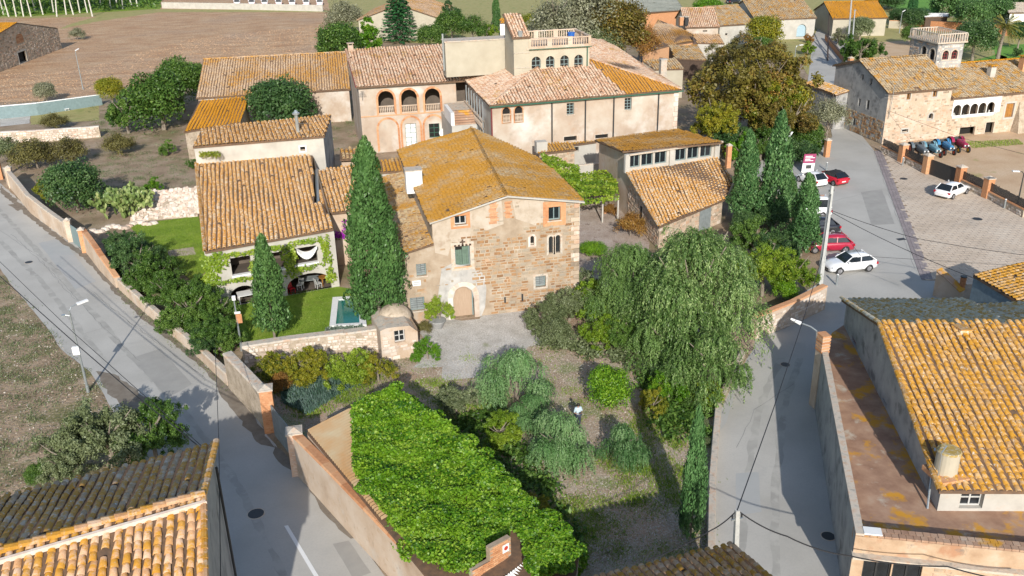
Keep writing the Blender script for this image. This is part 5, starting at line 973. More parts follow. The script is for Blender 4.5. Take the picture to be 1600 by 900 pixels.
# ================================================================ ivy shed in the garden and the tiled roof at the bottom
def ivy_shed():
    r=wthing('ivy_shed','long garden shed whose corrugated roof is buried under a dense bright green ivy','shed',(-15,-22,0))
    q=[W(480,676,2.9),W(548,642,3.3),W(612,608,3.6),W(905,866,3.6),W(895,930,3.3),W(690,930,2.9)]; P=[tuple(p) for p in q]
    s=MB(); s.slab(P,.12,.5); s.build('roof_deck',MT['under'],r); b=MB(); b2=MB(); n=(q[1]-q[0]); run=(q[5]-q[0]); L=run.length; k=int(L/.24)
    w1=q[2]-q[0]
    for i in range(k//2+8):
        o=q[0]+run*(i/k); e=w1*(.52-.3*i/(k/2+8)); up=Vector((0,0,.16)); st=run*(1/k); t_=Vector((0,0,.12))
        b.add([o+up,o+st*.62+up+t_,o+e+up,o+e+st*.62+up+t_],[(0,1,3,2)]); b2.add([o+st*.62+up+t_,o+st+up,o+e+st*.62+up+t_,o+e+st+up],[(0,1,3,2)])
    b.build('corrugated_sheet',surf('rusty_corrugated',[(.62,.58,.50),(.60,.44,.22),(.58,.34,.10)],.7,bump=.2),r); b2.build('corrugation_shade_faces',surf('rib_shade_tone',[(.36,.30,.20),(.34,.20,.09)],.7),r)  # falling rib faces coloured darker, shade painted in so the ribs show
    g=[Vector((p.x,p.y,p.z-.12)) for p in q]; body(r,[tuple(p) for p in (g[0],g[5],g[4],g[3],g[2],g[1])],MT['sand'])
    V=lambda x,y,z=3.3:tuple(W(x,y,z)+Vector((0,0,.12)))
    pat=[[V(553,742),V(640,700),V(612,608,3.7),V(550,645)],[V(640,700),V(740,740),V(705,672,3.7),V(612,608,3.7)],[V(553,742,3.1),V(620,835,3.1),V(740,740),V(640,700)],[V(620,835,3.1),V(665,885,3.0),V(800,800),V(740,740)],[V(740,740),V(800,800),V(850,812,3.6),V(705,672,3.7)],[V(665,885,3.0),V(735,905,3.0),V(820,815),V(800,800)],[V(800,800),V(850,880,3.4),V(905,866,3.6),V(850,812,3.6)],[V(790,820),V(850,900,3.3),V(900,900,3.4),V(880,845,3.6)],
         [V(612,608,1.6),V(705,672,1.6),V(705,672,3.7),V(612,608,3.7)],[V(705,672,1.6),V(850,812,1.6),V(850,812,3.7),V(705,672,3.7)],[V(850,812,1.2),V(905,866,1.2),V(905,866,3.6),V(850,812,3.6)]]
    ivy('ivy',pat,85000,.15,'ivy',.5,r,spread=1.0)
    ol=[(553,745,2.8),(576,700,3.1),(553,670,3.2),(550,643,3.3),(580,622,3.5),(614,606,3.5),(660,640,3.5),(705,672,3.5),(760,725,3.5),(810,775,3.5),(850,812,3.5),(885,842,3.4),(905,866,3.2),(890,895,3.0),(850,900,3.1),(700,895,2.9),(665,885,2.8),(640,862,2.8),(620,835,2.8),(590,790,2.8)]; Cs=[];Us=[]
    O=[W(*p) for p in ol]
    for i in range(len(O)):
        a,b_=O[i],O[(i+1)%len(O)]; kk=max(2,int((b_-a).length/.35))
        if i==14: continue
        for j in range(kk):
            p=a.lerp(b_,j/kk); rr=random.uniform(.18,.5); m_=int(1500*rr*rr)+60; u=sph(m_); c_=np.array(p)+np.array([random.uniform(-.1,.35),random.uniform(-.15,.15),random.uniform(-.5,.05)]); Cs.append(c_+u*np.array([rr,rr,rr*.7])*rng.uniform(.7,1.1,(m_,1))); Us.append(u)
    for _ in range(70):
        k_=random.choice(pat[:8]); u_,v_=random.random(),random.random(); p=Vector(k_[0]).lerp(Vector(k_[1]),u_).lerp(Vector(k_[3]).lerp(Vector(k_[2]),u_),v_); rr=random.uniform(.3,.7); m_=int(1100*rr*rr); u=sph(m_); u[:,2]=abs(u[:,2]); Cs.append(np.array(p)+np.array([0,0,.2])+u*np.array([rr,rr,rr*.35])); Us.append(u)
    C=np.concatenate(Cs);U=np.concatenate(Us); V_,F_=leaves(C,U+np.array([0,-.2,.4]),.15,.75,.3,.9); link('ivy_fringe',npmesh('ivy_fringe',V_,F_,rng.random(len(C)),LF['ivy']),r)['kind']='stuff'
    gp=thing('brick_gable','stepped fragment of red brick gable poking out of the ivy, with a small sign','wall',tuple(W(770,870,0))); 
    p0=W(738,893,3.5)-gp.location; p1=W(798,848,3.9)-gp.location; d=(p1-p0); d.z=0; L=d.length; d.normalize(); k=Vector((d.y,-d.x,0)); b=MB(); m=MB()
    bs=Vector((p0.x,p0.y,0)); m.frame(bs,d*L,-k*.25,(0,0,3.5)); m.frame(bs+d*L*.45+Vector((0,0,3.5)),d*L*.55,-k*.25,(0,0,.7))
    m.build('masonry',MT['mortar'],gp)
    for j in range(38):
        z=.3+j*.105; s=(.14 if j%2 else 0)
        while s<L-.2:
            if z<3.45 or s>L*.45:
                if z<4.1: b.frame(bs+d*s+Vector((0,0,z))+k*.0,d*.25,k*.03,(0,0,.085))
            s+=.28
    b.build('brick',MT['brick'],gp,kind='stuff'); w_=MB(); w_.frame(bs+d*(L-.5)+k*.05+Vector((0,0,3.6)),d*.35,k*.02,(0,0,.42)); sg=w_.build('sign',MT['whitep'],gp); w_=MB(); w_.tube(bs+d*(L-.32)+k*.072+Vector((0,0,3.82)),bs+d*(L-.32)+k*.076+Vector((0,0,3.82)),.11,n=12); w_.build('emblem',MT['redr'],sg)
    for dx,nm in ((780,'left'),(800,'right')): pass
    a=thing('white_corrugated_canopy','small white corrugated canopy half under the ivy at the bottom edge','canopy',tuple(W(810,893,0))); b=MB(); o=W(785,905,3.2)-a.location; e=W(822,877,3.2)-a.location; d=(e-o); s=Vector((-d.y,d.x,0)).normalized()*-1.0
    for i in range(10): x=o+d*(i/10); b.add([x,x+d*.05+Vector((0,0,.08)),x+d*.1,x+s*1.6+Vector((0,0,-.4)),x+s*1.6+d*.05+Vector((0,0,-.32)),x+d*.1+s*1.6+Vector((0,0,-.4))],[(0,1,4,3),(1,2,5,4)])
    b.build('sheet',MT['whitep'],a); b=MB(); [b.tube((o+d*f).xy.to_3d(),o+d*f,.05) for f in (.05,.95)]; b.build('post',MT['metal'],a)
ivy_shed()
def low_roof():
    r=wthing('tiled_outbuilding','small outbuilding with a thick orange tiled roof cut by the bottom edge','outbuilding',(-3,-36,0)); z=5.0
    a=W(925,900,z);b=W(1112,857,z); u=(b-a).normalized(); n=Vector((u.y,-u.x,0)); p=[b,a-u*2,a-u*2+n*5+Vector((0,0,1.3)),b+n*5+Vector((0,0,1.3))]
    e1=b-u*.9
    roof(r,[tuple(b+u*.9),tuple(a-u*2),tuple(p[2]),tuple(p[3]+u*.9)],MT['t_bl'],.33,.34,nobj=140,down=(-n.x,-n.y)); body(r,[tuple(x+Vector((0,0,-.15))) for x in (p[2],p[3],b+u*.6-u*.0,a-u*2)],MT['sand'])
low_roof()
# ================================================================ far buildings
MT['t_barn']=tilem('tile_half_orange',[(.36,.24,.14),(.50,.36,.24),(.54,.44,.34)],(.55,.26,.02),.53,.66,.11,speck=(.5,.46,.38))
hut('long_barn','long barn with orange to rose pantiles and ochre stained wall, left of the manor',(306,153),(548,139),4.6,26,3.1,MT['t_barn'],MT['plaster'],'barn')
r=None
def gable_house(name,label,p0,p1,ze,rise,D,tile,wm,op=(),relief=None,cat='house',base=True,base0=0):
    a=W(*p0,ze);b=W(*p1,ze); d=Vector((b.x-a.x,b.y-a.y,0)).normalized(); k=Vector((-d.y,d.x,0)); L=math.dist(a.xy,b.xy); P0,P1=(a.x,a.y),(b.x,b.y)
    r=wthing(name,label,cat,((a.x+b.x)/2,(a.y+b.y)/2,0)); hs=[H(P0,P1,*o[:4],o[4],**(o[5] if len(o)>5 else {})) for o in op]; ou=[(0,0),(L,0),(L,ze),(L/2,ze+rise),(0,ze)]
    facade(r,P0,P1,ou,hs,wm); 
    if relief: stones(r,P0,P1,ou,hs,relief,hs=(.25,.45),ls=(.35,.9),skip=.2)
    a0=Vector((a.x,a.y,0));b0=Vector((b.x,b.y,0)); body(r,[(b.x,b.y,ze),tuple(b0+k*D+Vector((0,0,ze))),tuple((a0+b0)/2+k*D+Vector((0,0,ze+rise))),tuple(a0+k*D+Vector((0,0,ze))),(a.x,a.y,ze)],wm,skipe=(4,))
    o=-k*.3; top0=(a0+b0)/2+o+Vector((0,0,ze+rise+.1)); top1=(a0+b0)/2+k*(D+.3)+Vector((0,0,ze+rise+.1)); e=.35; dz=Vector((0,0,ze+.1-rise/(L/2)*e))
    roof(r,[tuple(top0),tuple(top1),tuple(a0-d*e+k*(D+.3)+dz),tuple(a0-d*e+o+dz)],tile,.36,.4,down=(-d.x,-d.y)); roof(r,[tuple(b0+d*e+o+dz),tuple(b0+d*e+k*(D+.3)+dz),tuple(top1),tuple(top0)],tile,.36,.4,down=(d.x,d.y)); capline(r,top0,top1,tile)
    return r
gable_house('cream_gabled_house','cream walled house with broad pale orange roof behind the big fir',(560,31),(688,29),4.6,3.0,22,MT['t_far'],MT['cream'])
def ruin():
    P0=(W(-70,139,0).x,W(-70,139,0).y); P1=(W(97,76,0).x,W(97,76,0).y); h=lambda *a,**k:H(P0,P1,*a,**k); L=math.dist(P0,P1)
    r=wthing('stone_barn','old rubble stone barn with blocked brick arch and dark doorway in the ploughed field','barn',(-73,142,0))
    ap=fpx(P0,P1,24,36); er=fpx(P0,P1,90,45); ou=[(0,0),(L,0),(L,er[1]),ap,(0,er[1]+.3)]
    hs=[h(29,80,41.5,98,'void',dep=.5,surround=(MT['white'],.3),full=1),h(24.5,52,37,68,'louvre',arch=.6,pm=MT['brick'],fm=MT['brick'],dep=.1)]
    facade(r,P0,P1,ou,hs,MT['rubble']); stones(r,P0,P1,ou,hs,MT['stoneg'],hs=(.28,.45),ls=(.35,.9),skip=.25)
    d,n=frame3(P0,P1)[1:3]; k=-n; a=Vector((*P0,0));b=Vector((*P1,0)); D=12; z=Vector((0,0,1)); A=a+d*ap[0]
    body(r,[(b.x,b.y,er[1]),tuple(b+k*D+z*er[1]),tuple(A+k*D+z*ap[1]),tuple(a+k*D+z*er[1]),(a.x,a.y,er[1]+.3)],MT['rubble'],skipe=(4,))
    roof(r,[tuple(A-k*.3+z*(ap[1]+.1)),tuple(A+k*D+z*(ap[1]+.1)),tuple(a+k*D+z*(er[1]+.2)),tuple(a-k*.3+z*(er[1]+.35))],MT['t_ora'],.4,.4,down=(-d.x,-d.y))
    roof(r,[tuple(b-k*.0+z*(er[1]+.1)),tuple(b+k*D+z*(er[1]+.1)),tuple(A+k*D+z*(ap[1]+.1)),tuple(A+k*.0+z*(ap[1]+.1))],MT['t_farm'],.4,.4,down=(d.x,d.y))
ruin()
hut('row_house','white and rose house with pale blue arched door at the head of the street',(1180,31),(1277,27.5),4.2,17,3,MT['t_farm'],MT['white'],op=[(1245,38,1259.5,57.5,'door',dict(arch=1,pm=plain('pale_blue_door',(.35,.48,.55))))])
hut('row_house','pale low house with plain brown roof joined left of the blue-door house',(1124,40),(1180,36.5),4.0,15,2.8,MT['t_farm'],MT['white'],op=[(1133,52,1136.5,55.5,'void')])
hut('row_house','house with mottled rose roof and two chimneys, left end of the far row',(1071,43),(1125,42),4.0,15,2.8,MT['t_manor'],MT['plaster'],op=[(1098,47.5,1105,50,'void')])
for x,y in ((1064,38),(1072,38)): p=W(x,y,4.6); t=wthing('chimney_stack','orange pot chimney on the mottled rose roof' if x==1064 else 'thin dark flue on the mottled rose roof','chimney',(p.x,p.y,4.4)); b=MB(); b.box(p.x-.35,p.x+.35,p.y-.35,p.y+.35,4.4,6.0); b.build('stack',MT['brick'] if x==1064 else MT['black'],t); b=MB(); b.box(p.x-.42,p.x+.42,p.y-.42,p.y+.42,6,6.12); b.build('cap',MT['cap'],t)
def poly_building(name,label,top,wm,tile,drop=.15,down=(0,-1),cat='shed',op=None,kw={}):
    P=[W(x,y,z) for x,y,z in top]; r=wthing(name,label,cat,(P[0].x,P[0].y,0)); c=sum(P,Vector())/len(P)
    body(r,[tuple(p.lerp(c,.03)+Vector((0,0,-drop))) for p in P],wm,openings=op or {}); roof(r,[tuple(p) for p in P],tile,.38,.4,down=down,**kw); return r
poly_building('orange_shed_roofs','wide shed with orange and white streaked roof behind the autumn poplars',[(1003,82,3.4),(1050,70,3.4),(1102,62,3.6),(1070,47,4.8),(1028,30,4.8)],MT['brick'],MT['t_barn'],down=(-.2,-1))
poly_building('open_shed','open fronted shed with grey-orange striped roof between manor and autumn tree',[(1056,91,3.6),(1105,94,3.5),(1090,70,4.8),(1045,71,4.8)],MT['woodd'],MT['t_farm'])
poly_building('cream_outhouse','cream outhouse with striped olive roof touching the manor right corner',[(1024,108.5,4.4),(1068.5,107.5,4.4),(1056,91,5.4),(1004,94,5.4)],MT['cream'],MT['t_farm'])
t=wthing('tapered_chimney','tall pale square chimney in front of the cream outhouse','chimney',tuple(W(1035,124,3))); p=W(1035,124,4.2); b=MB(); b.box(p.x-.45,p.x+.45,p.y-.4,p.y+.4,2,7.0); b.build('stack',MT['cap'],t); b=MB(); b.box(p.x-.5,p.x+.5,p.y-.45,p.y+.45,7,7.12); b.build('cap',MT['white'],t)
poly_building('white_gabled_outhouse','small white outhouse with one dark window behind the open shed',[(1090,67,3.8),(1132,68,3.8),(1124,54,4.8),(1082,53,4.8)],MT['white'],MT['t_far'])
poly_building('grey_roofed_hall','hall with a flat grey sheet roof and brick base beyond the poplars',[(985,22,4.4),(1069,15,4.4),(1050,-12,5.5),(960,-10,5.5)],MT['brick'],surf('grey_sheet',[(.24,.26,.23),(.33,.34,.3)],.3,rm=.2),cat='hall')
hut('orange_bungalow','bungalow with clean orange roof, rooflight and cream wall beside the upper street',(1301,29),(1388,27.5),3.7,15,2.5,MT['t_ora'],MT['cream'],pitch=.3)
poly_building('flat_store','white flat canopy store behind the brown fence',[(1446,27,2.8),(1481,26,2.8),(1482,21,2.9),(1447,21,2.9)],MT['woodd'],MT['whitep'])
poly_building('white_villa','white building cut by the top right corner',[(1577,20,4.5),(1680,18,4.5),(1680,2,4.6),(1576,4,4.6)],MT['whitep'],MT['cap'],cat='house')
poly_building('small_white_house','little white house with orange awning roof right of the far cypress',[(781,36,3.2),(797,36,3.2),(797,29,4),(781,29,4)],MT['whitep'],MT['t_ora'])
poly_building('orange_roofed_hut','small pinkish stone hut with a smooth bright orange mono-pitch roof behind the annex',[(287,206,4.0),(376,190,4.0),(387,151,5.3),(311,157,5.3)],MT['rubble'],MT['t_ora'],cat='hut',down=(-.1,-1))
def offscreen():                                          # stands just outside the frame; its shadow crosses the farm yard
    r=wthing('yard_barn','tall barn just beyond the right edge whose shadow lies on the farm yard','barn',(64,5,0)); body(r,[(58.5,6,6.5),(80,6,6.5),(80,20,6.5),(58.5,20,6.5)],MT['sand']); roof(r,[(58,5.6,6.5),(80,5.6,6.5),(80,13,8.6),(58,13,8.6)],MT['t_farm']); roof(r,[(80,20.4,6.5),(58,20.4,6.5),(58,13,8.6),(80,13,8.6)],MT['t_farm'],down=(0,1))
# ================================================================ walls, gates, fences
ST=dict(mat=MT['stonep'],kw=dict(hs=(.18,.3),ls=(.25,.5),skip=.25,pr=.03))
wallrun('street_wall','patched pink and grey street wall at the top of the left street',[G(14,287),G(52,333),G(108,374)],[1.9,1.8,1.7],.45,MT['sand'],MT['cap'],relief=dict(ST,sides=(-1,)),jag=.08)
wallrun('street_wall','crumbling brick topped wall with a blue number plate right of the metal gate',[G(137,392),G(160,422),G(186,449)],[2.1,1.7,1.0],.45,MT['sand'],MT['brick'],relief=dict(ST,sides=(-1,)),jag=.2)
wallrun('hedge_wall','low pale wall under the flowering oleander hedge along the left street',[G(190,452),G(228,486),G(312,556),G(360,602)],.9,.4,MT['sand'],MT['cap'],jag=.05)
wallrun('garden_street_wall','thick sunlit stone wall between the hedge and the pale gate',[G(364,604),G(426,672)],[2.5,2.4],.6,MT['rubble'],MT['cap'],relief=dict(ST,sides=(-1,)),jag=.05)
wallrun('shed_street_wall','peeling cream wall below the ivy shed along the left street',[G(466,735),G(532,808),G(600,882),G(660,948)],[2.6,2.7,2.7,2.7],.5,MT['sand'],MT['brick'],relief=dict(ST,sides=(-1,)),jag=.03)
def pillar(px,py,h,w,mat,label,cat='pillar',name='gate_pillar',capm=None):
    x,y=G(px,py); t=thing(name,label,cat,(x,y,0)); b=MB(); b.box(-w/2,w/2,-w/2,w/2,0,h); b.build('shaft',mat,t)
    stones(t,(-w/2,-w/2),(w/2,-w/2),[(0,0),(w,0),(w,h),(0,h)],[],mat,hs=(.1,.12),ls=(.2,.3),pr=.015,name='brick'); b=MB(); b.box(-w/2-.06,w/2+.06,-w/2-.06,w/2+.06,h,h+.1); b.add([(-w/2,-w/2,h+.1),(w/2,-w/2,h+.1),(w/2,w/2,h+.1),(-w/2,w/2,h+.1),(0,0,h+.3)],[(0,1,4),(1,2,4),(2,3,4),(3,0,4)]); b.build('pillar_cap',capm or MT['cap'],t)
pillar(112,377,2.1,.5,MT['sand'],'pinkish pillar at the left side of the street gate'); pillar(134,394,2.2,.5,MT['brick'],'brick pillar at the right side of the street gate')
pillar(20,293,2.3,.6,MT['sand'],'squat plastered pillar at the top of the left street'); pillar(3,262+18,2.6,.4,MT['brick'],'orange brick pillar cut by the left edge')
pillar(424,672,2.9,.75,MT['brick'],'rounded brick pillar left of the pale garden gate'); pillar(468,738,2.7,.8,MT['stonep'],'stubby stone pillar right of the pale garden gate')
def gate(name,label,p,q,h,mat,slats=12,gap=.02):
    a=Vector((*G(*p),0));b=Vector((*G(*q),0)); t=thing(name,label,'gate',tuple(a)); d=b-a; L=d.length; d.normalize(); n=Vector((-d.y,d.x,0)); w=L/slats
    for i in range(slats): m_=MB(); m_.frame(d*(w*i+gap/2),d*(w-gap),n*.04,(0,0,h)); m_.build('board',mat,t)
    m_=MB(); m_.frame(d*0+n*.045+Vector((0,0,.3)),d*L,n*.04,(0,0,.1)); m_.frame(d*0+n*.045+Vector((0,0,h-.4)),d*L,n*.04,(0,0,.1)); m_.build('rail',mat,t,kind='stuff')
gate('street_gate','dark grey metal gate between two pillars on the left street',(115,380),(131,391),1.9,MT['frame'],8)
gate('garden_gate','pale grey double gate between the brick pillar and ivy shed',(429,680),(464,724),2.1,MT['shutg'],10)
t=wallrun('retaining_wall','pink and cream rough retaining wall below the pool lawn',[G(382,566),G(460,556),G(540,548),G(600,548)],[1.3,1.35,1.5,1.9],.7,MT['rubble'],MT['cap'],relief=dict(mat=MT['stonep'],kw=dict(hs=(.16,.3),ls=(.2,.5),skip=.2,pr=.04)),jag=.06)
wallrun('rubble_wall','long pale dry-stone wall below the far terrace, upper left',[G(-60,228),G(60,222),G(158,214)],1.5,.6,MT['rubble'],MT['stonep'],relief=dict(mat=MT['stonep'],kw=dict(hs=(.2,.35),ls=(.3,.6),skip=.1,pr=.05)),jag=.06)
wallrun('teal_fence_wall','teal sheeted boundary wall with white coping beyond the far terrace',[G(-60,192),G(60,180),G(160,164)],[1.9,1.8,1.6],.25,MT['teal'],MT['whitep'])
wallrun('far_white_wall','long whitewashed wall along the top of the ploughed field',[G(254,13),G(380,15),G(505,18)],1.6,.3,MT['white'],MT['white'])
wallrun('garden_wall','stone garden wall with tiled coping along the upper right street',[G(1176,528),G(1235,506),G(1284,482)],[1.7,1.8,1.9],.5,MT['sand'],MT['brick'],relief=ST)
wallrun('kerb_wall','low mossy stone kerb wall between the garden and the right street',[G(1106,1000),G(1110,880),G(1112,760),G(1122,640),G(1160,560)],.55,.35,MT['rubble'],MT['cap'],jag=.04)
wallrun('upper_street_wall','brown wall along the right side of the upper street',[G(1290,62),G(1306,82),G(1328,108)],1.0,.4,MT['brick'],MT['woodd'])
wallrun('fence_wall','brown boarded wall between bungalow and far lawns',[G(1388,44),G(1440,46)],[1.6,1.6],.3,MT['cream'],MT['brick']); wallrun('fence_wall','long rusty brown fence wall below the top right lawns',[G(1430,46),G(1520,52),G(1640,60)],[2.0,2.0,2.0],.3,MT['brick'],MT['woodd'])
pillar(1327,112,2.3,.7,MT['brick'],'orange brick gate pillar beside the telegraph pole at the upper street'); pillar(1291,245,2.0,.55,MT['brick'],'brick pillar at the end of the plaza hedge',); pillar(1293,250,1.2,.4,MT['brick'],'shorter brick post at the end of the plaza hedge') if False else None
pillar(1137,262,2.6,.5,MT['brick'],'brick pillar between the clerestory barn and the cypresses')
FW=[(1378,238),(1409,253),(1447,271),(1498,290),(1541,309),(1600,340),(1660,372)]
for i,(x,y) in enumerate(FW[1:5]): pillar(x,y,2.05,.75,MT['brick'],['brick pillar of the farm fence nearest the tan farmhouse','brick pillar left of the dark yard gate','brick pillar right of the dark yard gate','rightmost brick pillar of the farm fence, behind the small white car'][i])
for i,(a,b,l) in enumerate(((0,1,'first'),(1,2,'second'),(3,4,'third'),(4,5,'fourth'))):
    wallrun('yard_wall',['low stone wall with dark screening at the left end of the farm fence','low stone wall behind the bollard left of the yard gate','low stone wall behind the lone white car on the plaza','low stone wall at the far right of the farm fence'][i],[G(*FW[a]),G(*FW[b])],.75,.35,MT['rubble'],MT['brick'],relief=ST)
    p,q=G(*FW[a]),G(*FW[b]); t=thing('fence_screen',['dark mesh screen above the leftmost yard wall','dark mesh screen in front of the grey tractor','dark mesh screen right of the yard gate','dark mesh screen at the far right of the yard'][i],'fence',(*p,.8)); d=Vector((q[0]-p[0],q[1]-p[1],0)); b_=MB()
    n_=int(d.length/.16)
    for k in range(n_): b_.frame(d*(k/n_),d.normalized()*.12,(0,.03,0),(0,0,.9+random.uniform(-.05,.05)))
    b_.build('screen_strip',MT['black'],t,kind='stuff')
gate('yard_gate','solid dark grey metal gate into the tractor yard',(1452,273),(1493,289),1.75,MT['black'],12,.01)
# ruined stone bank
def bank():
    t=wthing('rubble_bank','sloping bank of collapsed pinkish and white rubble between cactus and vine house','rubble',(W(255,345).x,W(255,345).y,0)); a,b,c,d=W(202,347,.0),W(309,339,.0),W(308,296,1.9),W(232,302,1.6)
    m_=MB(); m_.add([a,b,c,d,c+Vector((0,.6,-1.9)),d+Vector((0,.6,-1.6))],[(0,1,2,3),(3,2,4,5),(1,4,2),(0,3,5)],.4); m_.build('bank',MT['rubble'],t); s=MB()
    for _ in range(900):
        u=random.random();v=random.random()**.8; p=(a.lerp(b,u)).lerp(d.lerp(c,u),v); z=random.uniform(.12,.3); x=Vector((random.uniform(.15,.4),random.uniform(-.1,.1),random.uniform(-.05,.05))); y=Vector((random.uniform(-.1,.1),random.uniform(.12,.3),random.uniform(0,.2))); s.frame(p-Vector((0,0,.06)),x,y,(0,0,z))
    s.build('rubble_stones',MT['stonep'],t,kind='stuff')
    t=wthing('stone_edging','row of white boulders edging the upper lawn','edging',(W(170,358).x,W(170,358).y,0))
    for i in range(16):
        f=i/15; p=W(145+95*f,362-14*f+3*math.sin(i),0); s=MB(); w_=random.uniform(.3,.5); s.add([p+Vector((math.cos(k*1.05)*w_*(1-.35*j),math.sin(k*1.05)*w_*.7*(1-.35*j),.28*j)) for j in (0,1) for k in range(6)],[tuple(range(6,12))]+[(k,(k+1)%6,6+(k+1)%6,6+k) for k in range(6)]); s.build('boulder',MT['stonep'],t)
bank()
def oven():
    P0=G(598,566);P1=G(655,556); L=math.dist(P0,P1); r=wthing('bread_oven','crumbling plastered outhouse with grid window and domed brick oven beside the pool lawn wall','outhouse',(P0[0]+1.5,P0[1]+1.5,0)); o,d,n,q=frame3(P0,P1)
    hs=[H(P0,P1,616,516,633,535,'glass',rows=2,fm=MT['framew'])]; x=hs[0]['r']; facade(r,P0,P1,[(0,0),(L,0),(L,1.9),(L*.8,2.45),(L*.2,2.55),(0,2.4)],hs,MT['sand']); stones(r,P0,P1,[(0,0),(L,0),(L,2.2),(0,2.4)],hs,MT['stonep'],skip=.6)
    a=Vector((*P0,0));b=Vector((*P1,0)); k=-n; body(r,[(b.x,b.y,2.2),tuple(b+k*3.3+Vector((0,0,2.1))),tuple(a+k*3.3+Vector((0,0,2.1))),(a.x,a.y,2.4)],MT['sand'],skipe=(3,)); t=MB(); t.add([q(0,2.4),q(L*.2,2.55),q(L*.8,2.45),q(L,1.9),q(L,1.9,-3.3),q(L*.8,2.35,-3.3),q(L*.2,2.45,-3.3),q(0,2.1,-3.3)],[(0,1,6,7),(1,2,5,6),(2,3,4,5)]); t.build('roof',MT['cap'],r)
    c=q(L*.6,2.0,-2.7); m_=MB(); vs=[];N=14;Mm=5
    for j in range(Mm+1):
        ph=math.pi/2*j/Mm
        for i in range(N): t_=2*math.pi*i/N; vs.append(c+Vector((1.25*math.cos(t_)*math.cos(ph),1.1*math.sin(t_)*math.cos(ph),1.0*math.sin(ph))))
    m_.add(vs,[(j*N+i,j*N+(i+1)%N,(j+1)*N+(i+1)%N,(j+1)*N+i) for j in range(Mm) for i in range(N)]); m_.build('oven_dome',MT['rubble'],r,smooth=True)
oven()
def pool():
    c=[G(515,512),G(573,510),G(567,464),G(520,467)]; i_=[G(525,509),G(562,507),G(560,470),G(529,471)]; t=wthing('swimming_pool','small rectangular plunge pool with white rim and green water on the lawn','pool',(c[0][0],c[0][1],0))
    for k in range(4): j=(k+1)%4; b=MB(); b.prism([c[k],c[j],i_[j],i_[k]],0.0,.16); b.build('rim',MT['whitep'],t)
    b=MB(); b.add([(x,y,.10) for x,y in i_],[(0,1,2,3)]); m,tt,bs=new_mat('pool_water'); bs.inputs['Base Color'].default_value=(.012,.16,.13,1); bs.inputs['Roughness'].default_value=.08; bn=nd(tt,'Bump',{'Strength':.12,'Distance':.02,'Height':noise(tt,4,3)}); tt.links.new(bn.outputs[0],bs.inputs['Normal']); b.build('water',m,t)
pool()
